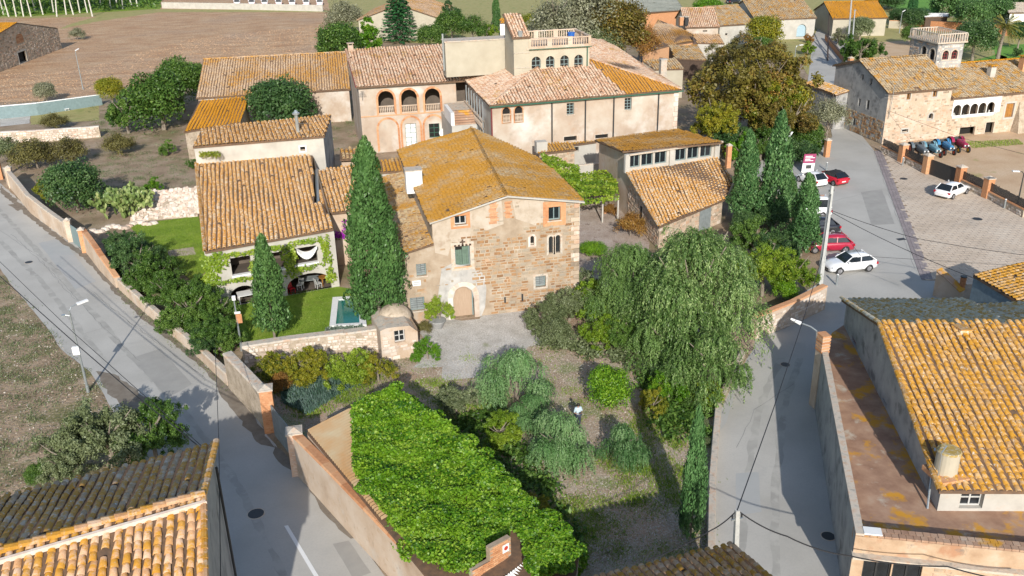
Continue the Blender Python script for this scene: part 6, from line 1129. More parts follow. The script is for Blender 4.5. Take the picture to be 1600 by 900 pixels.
# ================================================================ vegetation
TL=[ # px,py,half width px,height of crown middle,kind,material,name,label
(250,165,58,3.4,'round2','broad','fig_tree','large dense green fig tree left of the orange barn roof'),(280,130,42,4.2,'round2','broad','fig_tree','upper green crown reaching over the barn corner'),(195,175,36,3,'round','broad','bushy_tree','mid green tree right of the rubble wall, upper left'),
(172,140,26,2.6,'fine','yellow','yellowing_tree','yellow-tinged tree beside the far lamp post'),(305,122,24,3.6,'round','broad','young_tree','leafy sprig of a tree in front of the barn end'),(70,143,20,1.8,'fine','grey','olive_tree','small silver olive by the teal wall'),
(440,168,62,4.0,'fine','oak','evergreen_oak','wide dark green tree in front of the orange barn'),(398,160,32,3.2,'fine','oak','evergreen_oak','left lobe of dark oak beside the orange hut roof'),(115,292,54,3.2,'fine','oak','evergreen_oak','big rounded dark blue-green oak by the left street'),
(150,312,28,1.8,'round','oak','shrub','dark low growth at the foot of the big street oak'),(55,243,42,1.6,'loose','brown','brown_shrub','brownish shrub mass above the top of the left street'),(110,238,34,1.5,'loose','brown','brown_shrub','olive-brown scrub behind the big dark oak'),(10,236,28,1.6,'loose','olive','scrub','grey-green scrub at the left edge above the street'),(75,300,26,1.7,'round','yellow','shrub','lime green shrub between street pillar and dark oak'),
(185,228,30,1.2,'loose','brown','brown_shrub','low brown shrub left of the dry lot'),(85,192,26,1.0,'loose','brown','terrace_shrub','sprawling brown shrub in front of the far terrace lawn'),(280,500,40,1.8,'big','broad','oleander_bush','oleander on the street side of the flowering one'),(320,535,34,1.7,'big','oak','oleander_bush','street side oleander near the hedge lower end'),(230,395,30,1.8,'big','oak','oleander_bush','oleander beside the lawn path'),(240,292,20,.8,'round','fresh','shrub','fresh green shrub behind the prickly pear'),(262,232,18,.8,'round','broad','shrub','green bush at the back of the dry lot'),(302,255,12,1,'round','broad','shrub','small bush at the white annex corner'),
(215,405,48,1.8,'big','oak','oleander_bush','first big oleander beside the brick topped wall'),(180,385,18,1.2,'shrub','oak','oleander_bush','small oleander at the upper end of the street hedge'),(258,452,44,1.8,'big','broad','oleander_bush','oleander in the middle of the street hedge'),(300,480,50,1.9,'big','broad','oleander_bush','white flowering oleander facing the sagging terrace'),(340,520,46,1.8,'big','broad','oleander_bush','oleander at the lower end of the hedge near thin pole'),(215,440,30,1.6,'big','broad','oleander_bush','oleander just below the first big one'),(345,480,34,1.8,'big','broad','oleander_bush','oleander against the vine house terrace'),
(687,483,25,1.6,'big','vine','lemon_tree','potted lemon tree left of the arched farmhouse door'),(662,512,14,.9,'loose','brown','brown_shrub','reddish brown shrub behind the oven'),(668,546,24,.8,'big','fresh','shrub','bright green shrub right of the oven base'),(650,558,12,.45,'round','fresh','shrub','low green shoots at the oven foot'),
(420,575,38,1.2,'big','yellow','shrub','yellow-green shrub against the left end of the retaining wall'),(475,570,42,1.2,'big','yellow','shrub','yellow-green shrub below the retaining wall, second from left'),(545,572,46,1.3,'big','vine','shrub','lime shrub below the pool wall'),(590,576,32,1.1,'big','yellow','shrub','gold-tinged shrub left of the oven'),(440,598,22,.7,'loose','rust','shrub','rusty orange shrub inside the garden gate'),
(850,495,40,2.0,'big','olive','shrub','sparse olive shrub under the lower right farmhouse window'),(890,475,42,2.2,'big','olive','shrub','yellow dotted shrub right of the farmhouse door wall'),(872,522,32,1.4,'loose','olive','shrub','brownish shrub at the gravel court edge'),(926,389,26,.5,'fine','fresh','round_bed','low clipped green mound in the cobbled court'),(940,515,38,1.8,'big','vine','shrub','lime shrub at the left foot of the great pepper tree'),
(1088,436,106,5.4,'pepper','weep','pepper_tree','great weeping pepper tree standing over the garden wall and right street'),(990,436,74,3.8,'pepper','weep','pepper_tree','left weeping pepper tree beside the cobbled court'),(1118,565,68,2.8,'pepper2','weep','pepper_tree','lowest weeping pepper crown over the street kerb'),(1035,525,60,2.6,'pepper2','weep','pepper_tree','middle lower pepper crown in front of the great one'),
(808,585,56,2.4,'pepper2','weepb','weeping_tree','bright weeping tree at the end of the gravel court'),(876,684,56,2.2,'pepper2','weepb','weeping_tree','weeping tree in front of the standing person'),(971,692,40,2.3,'pepper2','weepb','weeping_tree','small blue-green weeping tree with bare trunk on the litter'),(830,640,34,1.4,'pepper2','weepb','weeping_tree','low weeping growth between the two bigger garden trees'),
(949,610,42,1.5,'round2','fresh','round_bush','clipped round bright green bush in the garden centre'),(783,672,38,1.4,'big','vine','shrub','green shrub beside the ivy shed and weeping tree'),(712,625,36,1.4,'big','olive','shrub','white flowering shrub near the tip of the ivy shed'),(745,625,14,.5,'loose','grey','shrub','grey low plant beside the white flowering shrub'),
(1045,605,38,1.8,'big','fresh','shrub','lush green shrub under the pepper trees'),(1022,630,28,1.2,'big','yellow','shrub','yellow flowering shrub right of the round bush'),(1104,612,30,1.5,'big','vine','shrub','lime shrub on the street kerb below the pepper tree'),(1096,662,14,.8,'loose','olive','shrub','thin shrub on the kerb above the slender cypress'),(1070,600,26,1.3,'round','broad','shrub','green shrub tucked below the low weeping crown'),
(838,790,26,1.1,'big','yellow','shrub','golden shrub beside the litter at the ivy shed side'),(886,862,24,1.0,'big','yellow','shrub','golden shrub at the lower corner of the ivy shed'),(1101,740,9,.7,'loose','yellow','shrub','yellowish plant right of the slender cypress'),(1105,690,9,.7,'loose','olive','shrub','thin plant on the kerb beside the slender cypress'),
(1195,415,48,2.6,'big','vine','orange_tree','glossy lime green tree above the garden wall'),(1240,425,44,2.4,'big','vine','orange_tree','glossy tree beside the telegraph pole and cars'),(1165,350,26,2.4,'fine','oak','shrub','dark shrub between barn and first cypress'),(1208,340,30,2.2,'fine','oak','shrub','dark growth between the two cypress columns'),(1165,425,26,2.6,'round','broad','shrub','leafy shrub between pepper tree and lime tree'),(1185,320,30,2.6,'big','oak','shrub','dark mass of leaves filling the foot of the left cypress'),(1112,625,20,1.0,'big','vine','shrub','small lime shrub at the slender cypress tip'),(1180,375,44,2.6,'big','broad','shrub','dense mid-green shrub below the cypress pair'),(1215,385,40,2.6,'big','oak','shrub','dark shrub behind the glossy lime trees'),(1225,455,24,1.4,'round','fresh','shrub','green shrub on top of the garden wall'),
(1178,140,108,6.5,'big','autumn','plane_tree','great brown and olive autumn plane tree beside the upper street'),(1120,185,46,4.2,'big','yellow','plane_tree','yellow-green lower left bough of the autumn tree'),(1235,185,50,4.5,'big','autumn','plane_tree','olive gold lower right bough of the autumn tree'),(1130,100,46,6,'big','brown','plane_tree','olive upper left bough of the autumn tree by the sheds'),(1200,150,50,6,'loose','rust','plane_tree','rusty thinly leafed bough in the middle of the autumn tree'),
(1165,100,60,6.5,'big','autumn','plane_tree','topmost bough of the great autumn plane tree'),(1210,165,60,5,'big','yellow','plane_tree','yellow-green middle bough of the autumn tree'),(1150,215,40,2.6,'big','oak','hedge_bush','dark green bush under the left of the autumn tree'),(1190,225,36,2.4,'big','broad','hedge_bush','green bush behind the tallest cypress'),(1235,235,36,2.2,'big','oak','hedge_bush','dense dark bush behind the plaza lamp'),(985,352,26,1.2,'loose','rust','dry_creeper','dry brown creeper against the barn side wall'),(930,470,50,2.4,'big','vine','shrub','lime mass filling the gap between olive shrub and pepper trees'),(905,440,40,2.2,'big','olive','shrub','olive shrub against the farmhouse right corner'),(975,515,44,2.2,'big','broad','shrub','green undergrowth at the left foot of the pepper trees'),(195,380,36,1.8,'big','oak','oleander_bush','oleander behind the brick topped wall'),(245,420,44,2.0,'big','broad','oleander_bush','oleander spilling over the lawn edge'),(310,455,40,2.0,'big','broad','oleander_bush','oleander on the lawn side of the hedge'),(355,525,34,1.8,'big','broad','oleander_bush','last oleander before the garden wall'),(1296,182,34,4,'loose','grey','bare_tree','grey half bare tree against the farmhouse gable'),(1195,50,34,4,'fine','yellow','bushy_tree','golden green tree in front of the blue-door row'),(1190,78,26,3,'fine','broad','bushy_tree','green tree below the golden one near the gate'),
(1160,232,30,2.2,'round','fresh','shrub','bright green shrub behind the first cypress'),(1255,215,34,2.2,'round','broad','hedge_bush','dark green bush behind the plaza globe lamp'),(1215,215,26,1.8,'round','oak','hedge_bush','dark bush below the autumn tree'),(1262,240,22,1.5,'shrub','oak','hedge_bush','hedge bush behind the purple sign'),(1281,228,16,1.6,'shrub','broad','hedge_bush','hedge bush beside the brick pillar of the plaza'),(1091,232,22,2,'fine','broad','shrub','shrub in the shade behind the barn'),
(865,45,52,8,'loose','grey','poplar_tree','grey-green thin poplar behind the belvedere'),(918,30,60,9,'loose','grey','poplar_tree','tall pale poplar right of the belvedere'),(830,42,28,6,'fine','yellow','poplar_tree','yellow-green poplar touching the stair turret'),(965,45,58,8,'fine','autumn','poplar_tree','bronze tinted poplar left of the orange shed roofs'),(1000,66,34,5,'loose','rust','poplar_tree','rusty poplar at the end of the manor'),(900,52,40,7,'fine','olive','poplar_tree','olive green poplar directly behind the belvedere rail'),(940,72,40,5,'fine','olive','poplar_tree','low green tree behind the manor ridge'),
(528,68,42,3.5,'fine','broad','bushy_tree','green tree behind the left end of the manor'),(575,58,34,3.4,'round','fresh','bushy_tree','bright green bush below the cream house'),(540,30,34,4,'loose','grey','willow_tree','silvery bare willow beside the ploughed field'),(510,72,22,2,'round','olive','shrub','low shrub at the field corner'),(672,58,26,3,'fine','broad','bushy_tree','bush right of the big fir'),(705,40,30,4,'fine','broad','bushy_tree','green tree behind the attic block'),(738,45,26,4,'loose','broad','bushy_tree','loose green tree left of the far cypress'),(760,48,20,3,'round','vine','bushy_tree','yellow-green tree beside the far cypress'),(700,22,24,4,'round','oak','bushy_tree','dark tree above the attic block'),(800,36,14,3,'round','oak','bushy_tree','dark tree between white house and turret'),
(1346,78,36,3.4,'round','broad','bushy_tree','leafy green tree beside the twin telegraph poles'),(1310,58,16,1.6,'round','grey','shrub','grey-green shrub by the upper street wall'),(1345,45,24,2.5,'fine','olive','bushy_tree','olive tree in front of the bungalow wall'),(1425,55,20,2,'fine','broad','bushy_tree','bush left of the stone tower'),(1262,76,14,1.6,'round','vine','shrub','yellow-green climber over the grey gate'),(1264,60,10,2.4,'round','rust','shrub','purplish bush on top of the gate climber'),
(1525,60,38,4,'fine','oak','carob_tree','dark spreading tree right of the stone tower'),(1500,60,24,3,'round','broad','bushy_tree','green bush behind the tower rail'),(1595,50,22,3.4,'fine','oak','umbrella_tree','small dark umbrella tree on the right lawn'),(1590,82,10,1,'shrub','oak','clipped_bush','clipped dark column bush at the right lawn edge'),(1520,22,32,4,'fine','cyp','conifer','dark conifer behind the palm, left one'),(1556,18,30,4,'fine','cyp','conifer','dark conifer behind the palm, right one'),(1430,30,26,2,'fine','oak','hedge_bush','dark round hedge by the far lawn'),(1405,26,20,1.6,'fine','oak','hedge_bush','dark hedge behind the bungalow'),(1590,2,40,4,'fine','oak','conifer','dark tree in the top right corner'),(1490,0,40,4,'fine','cyp','conifer','dark tree behind the cypress row'),(1380,2,36,2,'fine','oak','hedge_bush','dark hedge at the top above the bungalow'),
(165,680,84,2.6,'big','olive','olive_tree','wide olive-green tree behind the corner house roof'),(235,672,60,2.4,'big','broad','bushy_tree','green right half of the tree by the street behind the corner house'),(100,712,54,2.0,'big','olive','olive_tree','left lower lobe of the tree touching the corner house tiles'),
(60,742,24,2.0,'fine','broad','bushy_tree','low green bush touching the left tiles'),
(1105,20,30,3,'fine','fresh','bushy_tree','bright green tree behind the rose roofed row'),(120,50+4,14,1.2,'loose','grey','bare_shrub','small grey bare bush beside the field barn'),(1390,150,1,.1,'round','oak','x','x')]
for a in TL[:-1]:
    if a[6]!='x': tree(*a[:4],a[4],a[5],a[6],a[7],cat='tree' if 'tree' in a[6] or a[6]=='conifer' else 'bush')
# cypresses, fir, palm, woods
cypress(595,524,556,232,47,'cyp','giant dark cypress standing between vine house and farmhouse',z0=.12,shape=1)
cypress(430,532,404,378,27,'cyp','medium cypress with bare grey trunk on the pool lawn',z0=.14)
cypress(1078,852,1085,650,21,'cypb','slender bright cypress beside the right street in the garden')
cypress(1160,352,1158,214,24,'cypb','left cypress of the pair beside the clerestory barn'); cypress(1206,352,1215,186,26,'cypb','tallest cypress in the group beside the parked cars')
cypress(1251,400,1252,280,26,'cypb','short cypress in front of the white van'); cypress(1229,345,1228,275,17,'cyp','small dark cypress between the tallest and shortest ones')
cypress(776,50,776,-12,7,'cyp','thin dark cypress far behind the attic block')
for x,l in ((1424,'leftmost slim cypress on the top right lawn'),(1459,'second slim cypress on the top right lawn'),(1488,'third slim cypress on the top right lawn'),(1500,'rightmost slim cypress of the top right lawn row')): cypress(x,28,x,-14,8,'fir',l)
def fir():
    x,y=G(625,66); t=thing('fir_tree','big tiered dark fir in front of the cream gabled house','tree',(x,y,0)); h=13.5; c=dress(link('crown',proto('fir',crown_fir,'fir'),t),'fir'); c.scale=(15,15,h); k=link('trunk',trunk_mesh('pole','bark'),t); k.scale=(5,5,h*.95)
fir()
def palm():
    x,y=G(1558,95); t=thing('palm_tree','tall shaggy palm with drooping gold fronds, top right','tree',(x,y,0)); h=6.2; b=MB(); b.path([(0,0,0),(.1,0,3),(.4,0,h)],[.35,.28,.3],8); b.build('trunk',MT['bark'],t); V=[];F=[];r=[]
    for i in range(46):
        a=i*2.4; el=R(70-140*(i/46)); L=3.0; p=Vector((.4,0,h)); o=Vector((math.cos(a),math.sin(a),0)); f=MB()
        for k in range(14):
            s=k/14*L; dz=math.sin(el)*s-.10*s*s; c=p+o*(math.cos(el)*s)+Vector((0,0,dz)); sd=Vector((-o.y,o.x,0)); w_=.5*(1-abs(k/14-.4)*1.2)
            for g in (-1,1): f.add([c,c+o*.2,c+sd*g*w_+o*.25-Vector((0,0,.25))],[(0,1,2)])
        V.append(f)
    m_=MB(); 
    for f in V: m_.add(f.v,f.f)
    m_.build('fronds',LF['palm'],t,kind='stuff')
palm()
ORD='first second third fourth fifth sixth seventh eighth ninth tenth eleventh twelfth thirteenth fourteenth fifteenth sixteenth seventeenth eighteenth nineteenth twentieth twenty-first twenty-second twenty-third twenty-fourth twenty-fifth twenty-sixth'.split()
for i in range(22):                                       # pale trunked wood along the top left
    px=-20+i*11.2+random.uniform(-4,4); py=random.choice([17,20,23,26]) if px<150 else random.choice([10,14,12]); x,y=G(px,py); t=thing('birch_tree','%s pale trunked tree of the plantation, counted from the left edge'%ORD[i],'tree',(x,y,0),i,'pale trunked trees along the top left'); h=random.uniform(11,14)
    b=MB(); b.path([(0,0,0),(random.uniform(-1,1),.2,h*.5),(random.uniform(-2,2),0,h)],[.2,.15,.06],6); b.build('trunk',MT['barkw'],t); c=dress(link('crown',proto('fine',crown_round,'broad',n=17000,K=95,leaf=.068,crad=(.14,.3)),t),random.choice(['broad','broad','olive','yellow'])); c.location=(0,0,h*.78); c.scale=(3.6,3.6,4.2)
groundcover('plantation_undergrowth',[(-60,30),(250,13),(250,-40),(-60,-40)],9000,1.3,'broad',1.6,.5,upr=False,spread=1.0)
# prickly pear
def cactus():
    x,y=G(198,338); t=thing('prickly_pear','tall pale green prickly pear between dark oak and rubble bank','cactus',(x,y,0)); m_=MB(); 
    def pad(o,d,n,L,w,dep):
        s=d.cross(n).normalized(); v=[]
        for i in range(8): a=2*math.pi*i/8; v.append(o+d*(L*.5+L*.5*math.sin(a))+s*(w*math.cos(a)))
        c=o+d*L*.5; m_.add(v+[c+n*.05,c-n*.05],[(i,(i+1)%8,8) for i in range(8)]+[((i+1)%8,i,9) for i in range(8)])
        if dep:
            for _ in range(random.choice([1,2,2,3])):
                q=Vector(rng.normal(size=3)*.6)+d+Vector((0,0,.45)); q.normalize(); n2=q.cross(Vector(rng.normal(size=3))).normalized(); pad(o+d*L*.92,q,n2,random.uniform(.35,.5),random.uniform(.13,.19),dep-1)
    for i in range(17): a=random.uniform(0,6.28); rr=random.uniform(0,1.4); o=Vector((rr*math.cos(a)*1.2,rr*math.sin(a)*.6,0)); q=Vector((math.cos(a)*.3,math.sin(a)*.3,1)).normalized(); pad(o,q,q.cross(Vector(rng.normal(size=3))).normalized(),.55,.18,4)
    m_.build('pads',LF['pad'],t,kind='stuff'); t.scale=(1.35,1.35,1.5)
cactus()
v=wthing('bougainvillea','purple bougainvillea between vine house roof and giant cypress','plant',tuple(W(532,400,0))); p=[W(518,372,2.5),W(545,372,2.5),W(542,332,4.5),W(520,332,4.5)]; ivy('blossom',[[tuple(q) for q in p]],900,.22,'bougain',.6,v); ivy('leaves',[[tuple(q+Vector((-.2,.3,-.3))) for q in p]],700,.22,'fresh',.6,v)
# ground cover
groundcover('lawn_grass',[(200,352),(250,345),(310,338),(330,420),(300,440),(270,410),(225,380)],16000,.14,'grass',.03,.2)
groundcover('pool_lawn_grass',[(385,470),(450,458),(516,450),(512,512),(480,538),(400,545),(385,520)],15000,.13,'grass',.03,.2)
GP=[(470,640),(600,560),(640,560),(700,600),(790,560),(905,520),(1000,520),(1100,640),(1110,840),(920,850),(840,800),(705,660),(612,600)]
GP=[(640,585),(700,560),(800,545),(905,520),(1000,520),(1100,640),(1105,880),(930,880),(905,820),(840,750),(705,650)]
groundcover('leaf_litter',GP,26000,.11,'dry',.03,.5,upr=False); groundcover('garden_tufts',GP,9000,.22,'grass',.05,.14,clump=140); groundcover('garden_grass_patch',[(1000,640),(1070,660),(1072,790),(960,800),(930,720)],9000,.26,'grass',.05,.14,clump=90); groundcover('garden_grass_patch',[(640,600),(700,590),(790,620),(760,670),(700,650)],6000,.24,'grass',.05,.14,clump=60); groundcover('garden_grass_patch',[(850,790),(900,780),(960,830),(900,850)],3500,.24,'grass',.05,.14,clump=40)
groundcover('street_edge_weeds',[(190,448),(230,480),(320,560),(372,610),(366,614),(310,563),(225,488),(186,452)],2600,.2,'olive',.04,.16,clump=60); groundcover('street_edge_weeds',[(1114,900),(1116,760),(1124,660),(1120,660),(1112,760),(1110,900)],900,.16,'olive',.02,.16)
groundcover('undergrowth',[(1000,590),(1090,600),(1108,690),(1060,700),(1020,660)],4500,.3,'broad',.5,.5,upr=False,clump=60,spread=1.0); groundcover('undergrowth',[(705,665),(760,640),(850,740),(900,850),(870,850),(800,770)],4500,.28,'broad',.35,.5,upr=False,clump=60,spread=1.0); groundcover('undergrowth',[(840,510),(940,530),(1000,560),(960,570),(850,540)],2500,.28,'olive',.4,.5,upr=False,clump=30,spread=1.0)
groundcover('garden_tufts',[(930,780),(1105,760),(1105,900),(880,900)],6000,.2,'grass',.05,.14,clump=70)
groundcover('verge_tufts',[(0,430),(60,500),(140,590),(200,660),(60,760),(-20,780),(-20,430)],11000,.24,'olive',.05,.16,clump=200); groundcover('verge_litter',[(0,430),(60,500),(140,590),(200,660),(60,760),(-20,780),(-20,430)],1800,.14,'dry',.03,.6,upr=False)
groundcover('agapanthus_leaves',[(440,600),(470,585),(545,580),(590,592),(540,612),(480,650),(440,630)],6000,.55,'blueg',.2,.12,label='strappy blue-green agapanthus leaves below the yellow shrubs',cat='plants')
groundcover('lavender',[(508,517),(568,513),(568,526),(512,530)],1500,.4,'lav',.25,.3,label='grey-green lavender row along the near end of the pool',cat='plants')
groundcover('garden_foot_grass',[(420,600),(500,590),(600,590),(560,625),(460,660)],5000,.3,'grass',.05,.14,clump=120); groundcover('lot_tufts',[(150,240),(310,230),(310,290),(240,300),(130,340)],8000,.25,'olive',.05,.14,clump=200); groundcover('yard_weeds',[(1510,222),(1590,218),(1600,226),(1520,232)],1800,.3,'grass',.05,.15)
groundcover('far_weeds',[(130,160),(380,150),(560,180),(545,240),(480,240),(310,235),(150,225)],9000,.3,'olive',.05,.16,clump=220); groundcover('path_grass',[(560,560),(640,560),(600,640),(520,640)],2500,.2,'olive',.05,.14,clump=60)  # path grass: olive blades in clumps
def clods():
    P=scatter([(130,160),(0,170),(-100,120),(120,110),(300,60),(500,40),(510,80),(300,120)],6000); b=MB()
    for x,y in P:
        s=random.uniform(.06,.17); a=random.uniform(0,6.28); v=[Vector((x+s*math.cos(a+k*2.1)*random.uniform(.7,1.3),y+s*math.sin(a+k*2.1),0)) for k in range(3)]; b.add(v+[Vector((x,y,s*.6))],[(0,1,3),(1,2,3),(2,0,3)])
    b.build('clods',MT['field'],None,kind='stuff')
clods()
# ================================================================ vehicles
CP={}
def loft(secs):                                         # secs: x, list of (y,z) half-profile from bottom to top
    v=[];f=[]; n=len(secs[0][1])
    for x,pr in secs: v+=[(x,y,z) for y,z in pr]+[(x,-y,z) for y,z in reversed(pr)]
    k=2*n
    for s in range(len(secs)-1):
        for i in range(k): f.append((s*k+i,s*k+(i+1)%k,(s+1)*k+(i+1)%k,(s+1)*k+i))
    f.append(tuple(range(k-1,-1,-1))); f.append(tuple(range((len(secs)-1)*k,len(secs)*k))); return v,f
def car(kind,paint,label,near,far_,side,roofm=None,group='parked cars around the plaza',spec=None):
    """near: pixels of rear and front wheel on the visible side; side +1 when that side is the car's left"""
    L,Wd,Hh,wb=dict(hatch=(4.3,1.78,1.48,2.65),small=(3.6,1.63,1.49,2.3),mini=(3.8,1.70,1.40,2.47),van=(4.9,1.9,1.95,3.0))[kind]
    a=Vector((*G(*near),0));b=Vector((*G(*far_),0)); d=(b-a).normalized(); n=Vector((-d.y,d.x,0)); c=(a+b)/2-n*side*(Wd/2-.08); t=thing('parked_car',label,'car',tuple(c),math.atan2(d.y,d.x),group); hw=Wd/2
    zb=.2; belt=.94 if kind!='van' else 1.08; F=L/2; bon=.32*L if kind!='van' else .2*L
    def sec(x,w,z0,z1,sh): return (x,[(w*.86,z0),(w*.99,z0+.14),(w,z0+(z1-z0)*.55),(w*.96,z1-.07),(w*.86,z1),(w*.3,z1+sh)])
    S=[sec(-F,hw*.78,.34,.74,.0),sec(-F+.06,hw*.9,.24,.84,.02),sec(-F+.35,hw*.98,zb,belt+.04,.02),sec(-F*.3,hw,zb,belt+.02,.0),sec(F-bon,hw,zb,belt,.0),sec(F-bon*.5,hw*.98,zb,belt-.06,.03),sec(F-.22,hw*.92,.22,belt-.16,.02),sec(F-.04,hw*.8,.26,.62,.0),sec(F,hw*.68,.32,.52,0)]
    v,f=loft(S); m_=MB(); m_.add(v,f,.5); bd=m_.build('body',paint,t,smooth=True); bd.data.polygons.foreach_set('use_smooth',[True]*len(bd.data.polygons))
    # cabin
    r0=-F+ (.12 if kind in('small','mini','van') else .18); r1=r0+(.62 if kind!='van' else .3); f1=F-bon-.62*(1 if kind!='van' else .8); f0=F-bon+.12; wl=hw*.9; wr=hw*.72; zt=Hh
    q=[(r0,belt,wl*.93),(r1,zt-.07,wr*.95),((r1+f1)/2,zt,wr*1.02),(f1,zt-.07,wr*.97),(f0,belt,wl*.95)]
    m_=MB(); vs=[];
    for x,z,w in q: vs+=[(x,w,z),(x,-w,z)]
    cab=MB(); rm=roofm or paint
    cab.add([(x,w*s,z) for x,z,w in q[1:4] for s in (1,-1)]+[(x,w*1.04*s,z-.13) for x,z,w in q[1:4] for s in(1,-1)],[(0,1,3,2),(2,3,5,4),(0,2,8,6),(2,4,10,8),(1,7,9,3),(3,9,11,5)],.5); cab.build('roof',rm,t,smooth=True)
    g=MB(); g.add([vs[0],vs[1],vs[3],vs[2]],[(0,1,2,3)],.5); g.build('rear_window',MT['glass'] if not(roofm and kind=='mini' and False) else rm,t)
    g=MB(); g.add([vs[6],vs[7],vs[9],vs[8]],[(0,1,2,3)],.5); g.build('windscreen',MT['glass'],t)
    for s in (1,-1):
        y=lambda w:w*s
        for (xa,xb,xc,xd) in (((r0+.3),(f0+r0)/2-.05,(f1+r1)/2-.05,r1+.02),((f0+r0)/2+.05,f0-.16,f1-.05,(f1+r1)/2+.05)):
            g=MB(); g.add([(xa,y(wl+.0),belt+.03),(xb,y(wl),belt+.03),(xc,y(wr+.01),zt-.12),(xd,y(wr+.01),zt-.12)],[(0,1,2,3)],.5); g.build('side_window',MT['glass'],t)
        p=MB()                                           # pillars
        for xa,xb in ((r0,r1),(f0,f1),((f0+r0)/2,(f1+r1)/2)): p.tube((xa,y(wl),belt),(xb,y(wr),zt-.06),.045,n=5)
        p.build('pillar',rm if kind!='mini' else rm,t,kind=None) if False else p.build('window_pillars',rm,t,kind='stuff')
        m_=MB(); m_.frame((f0-.35,y(wl+.02),belt+.02),(.14,0,0),(0,y(.2),0),(0,0,.13)); m_.build('mirror',paint,t)
        for x in (-wb/2,wb/2):
            o=link('wheel',WH(),t); o.location=(x,y(hw-.09),.31); o.rotation_euler=(0,0,0 if s>0 else math.pi); k=link('rim',RIM(),o)
            k=link('wheel_arch',ARCH(),t); k.location=(x,y(hw-.012),.31); k.rotation_euler=(0,0,0 if s>0 else math.pi)
        m_=MB(); m_.frame((F-.34,y(hw*.62),.58),(.22,0,-.03),(0,y(.26),0),(0,0,.13)); m_.build('headlight',MT['head'],t)
        m_=MB(); m_.frame((-F+.01,y(hw*.66),.62),(.16,0,0),(0,y(.27),0),(0,0,.2)); m_.build('tail_light',MT['tail'],t)
    m_=MB(); m_.frame((-F-.01,-.26,.48),(.02,0,0),(0,.52,0),(0,0,.12)); m_.build('number_plate',MT['plate'],t); m_=MB(); m_.frame((-F+.01,-hw*.75,.26),(.1,0,0),(0,hw*1.5,0),(0,0,.14)); m_.build('bumper',MT['black'],t)
    m_=MB(); m_.frame((F-.09,-.4,.32),(.1,0,0),(0,.8,0),(0,0,.14)); m_.build('grille',MT['black'],t)
    return t
def WH():
    if 'w' not in CP: m_=MB(); m_.tube((0,-.11,0),(0,.1,0),.31,n=18,r=.5); o=m_.build('wheel',MT['tyre']); CP['w']=o.data; bpy.data.objects.remove(o)
    return CP['w']
def RIM():
    if 'r' not in CP:
        m_=MB(); m_.tube((0,.1,0),(0,.108,0),.2,n=14,r=.5); 
        for i in range(5): a=i*1.257; m_.frame((math.cos(a)*.05-.02,.108,math.sin(a)*.05-.02),(math.cos(a)*.13,0,math.sin(a)*.13),(-math.sin(a)*.04,0,math.cos(a)*.04),(0,.012,0),.5)
        o=m_.build('rim',MT['rim']); CP['r']=o.data; bpy.data.objects.remove(o)
    return CP['r']
def ARCH():
    if 'a' not in CP: m_=MB(); m_.add([(.37*math.cos(math.pi*i/10),.0,.37*math.sin(math.pi*i/10)) for i in range(11)]+[(.37,.0,-.1),(-.37,0,-.1)],[tuple([11]+list(range(11))+[12])],.5); o=m_.build('wheel_arch',MT['black']); CP['a']=o.data; bpy.data.objects.remove(o)
    return CP['a']
car('hatch',MT['carw'],'white hatchback parked nearest the telegraph pole',(1358,424),(1310,429),1)
car('hatch',MT['carr2'],'crimson hatchback behind the nearest white hatchback',(1318,395),(1275,396),1)
car('hatch',MT['carb'],'black car between the white van and crimson hatchback',(1298,367),(1258,369),1)
car('van',MT['carw'],'white van half hidden behind the short cypress',(1281,341),(1238,341),1)
car('small',MT['carw'],'small rounded white car beside the purple sign',(1272,294),(1246,283),1)
car('mini',MT['carr'],'small red car with black soft top beside the rounded white car',(1303,291),(1276,281),1,roofm=MT['cloth'])
car('hatch',MT['carw'],'lone white hatchback on the paved plaza near the farm fence',(1487,312),(1510,303),-1)
car('hatch',MT['carb'],'dark car far away at the top behind the rose roofed row',(1133,6),(1152,4),1)
for i,x in enumerate((366,389,409,431,452,474,495)): 
    c=car('van',MT['carw'],['leftmost white van','second white van','third white van','fourth white van','fifth white van','sixth white van','rightmost white van'][i]+' parked behind the far white wall',(x,12),(x+.3,4),1,group='white vans behind the far wall')
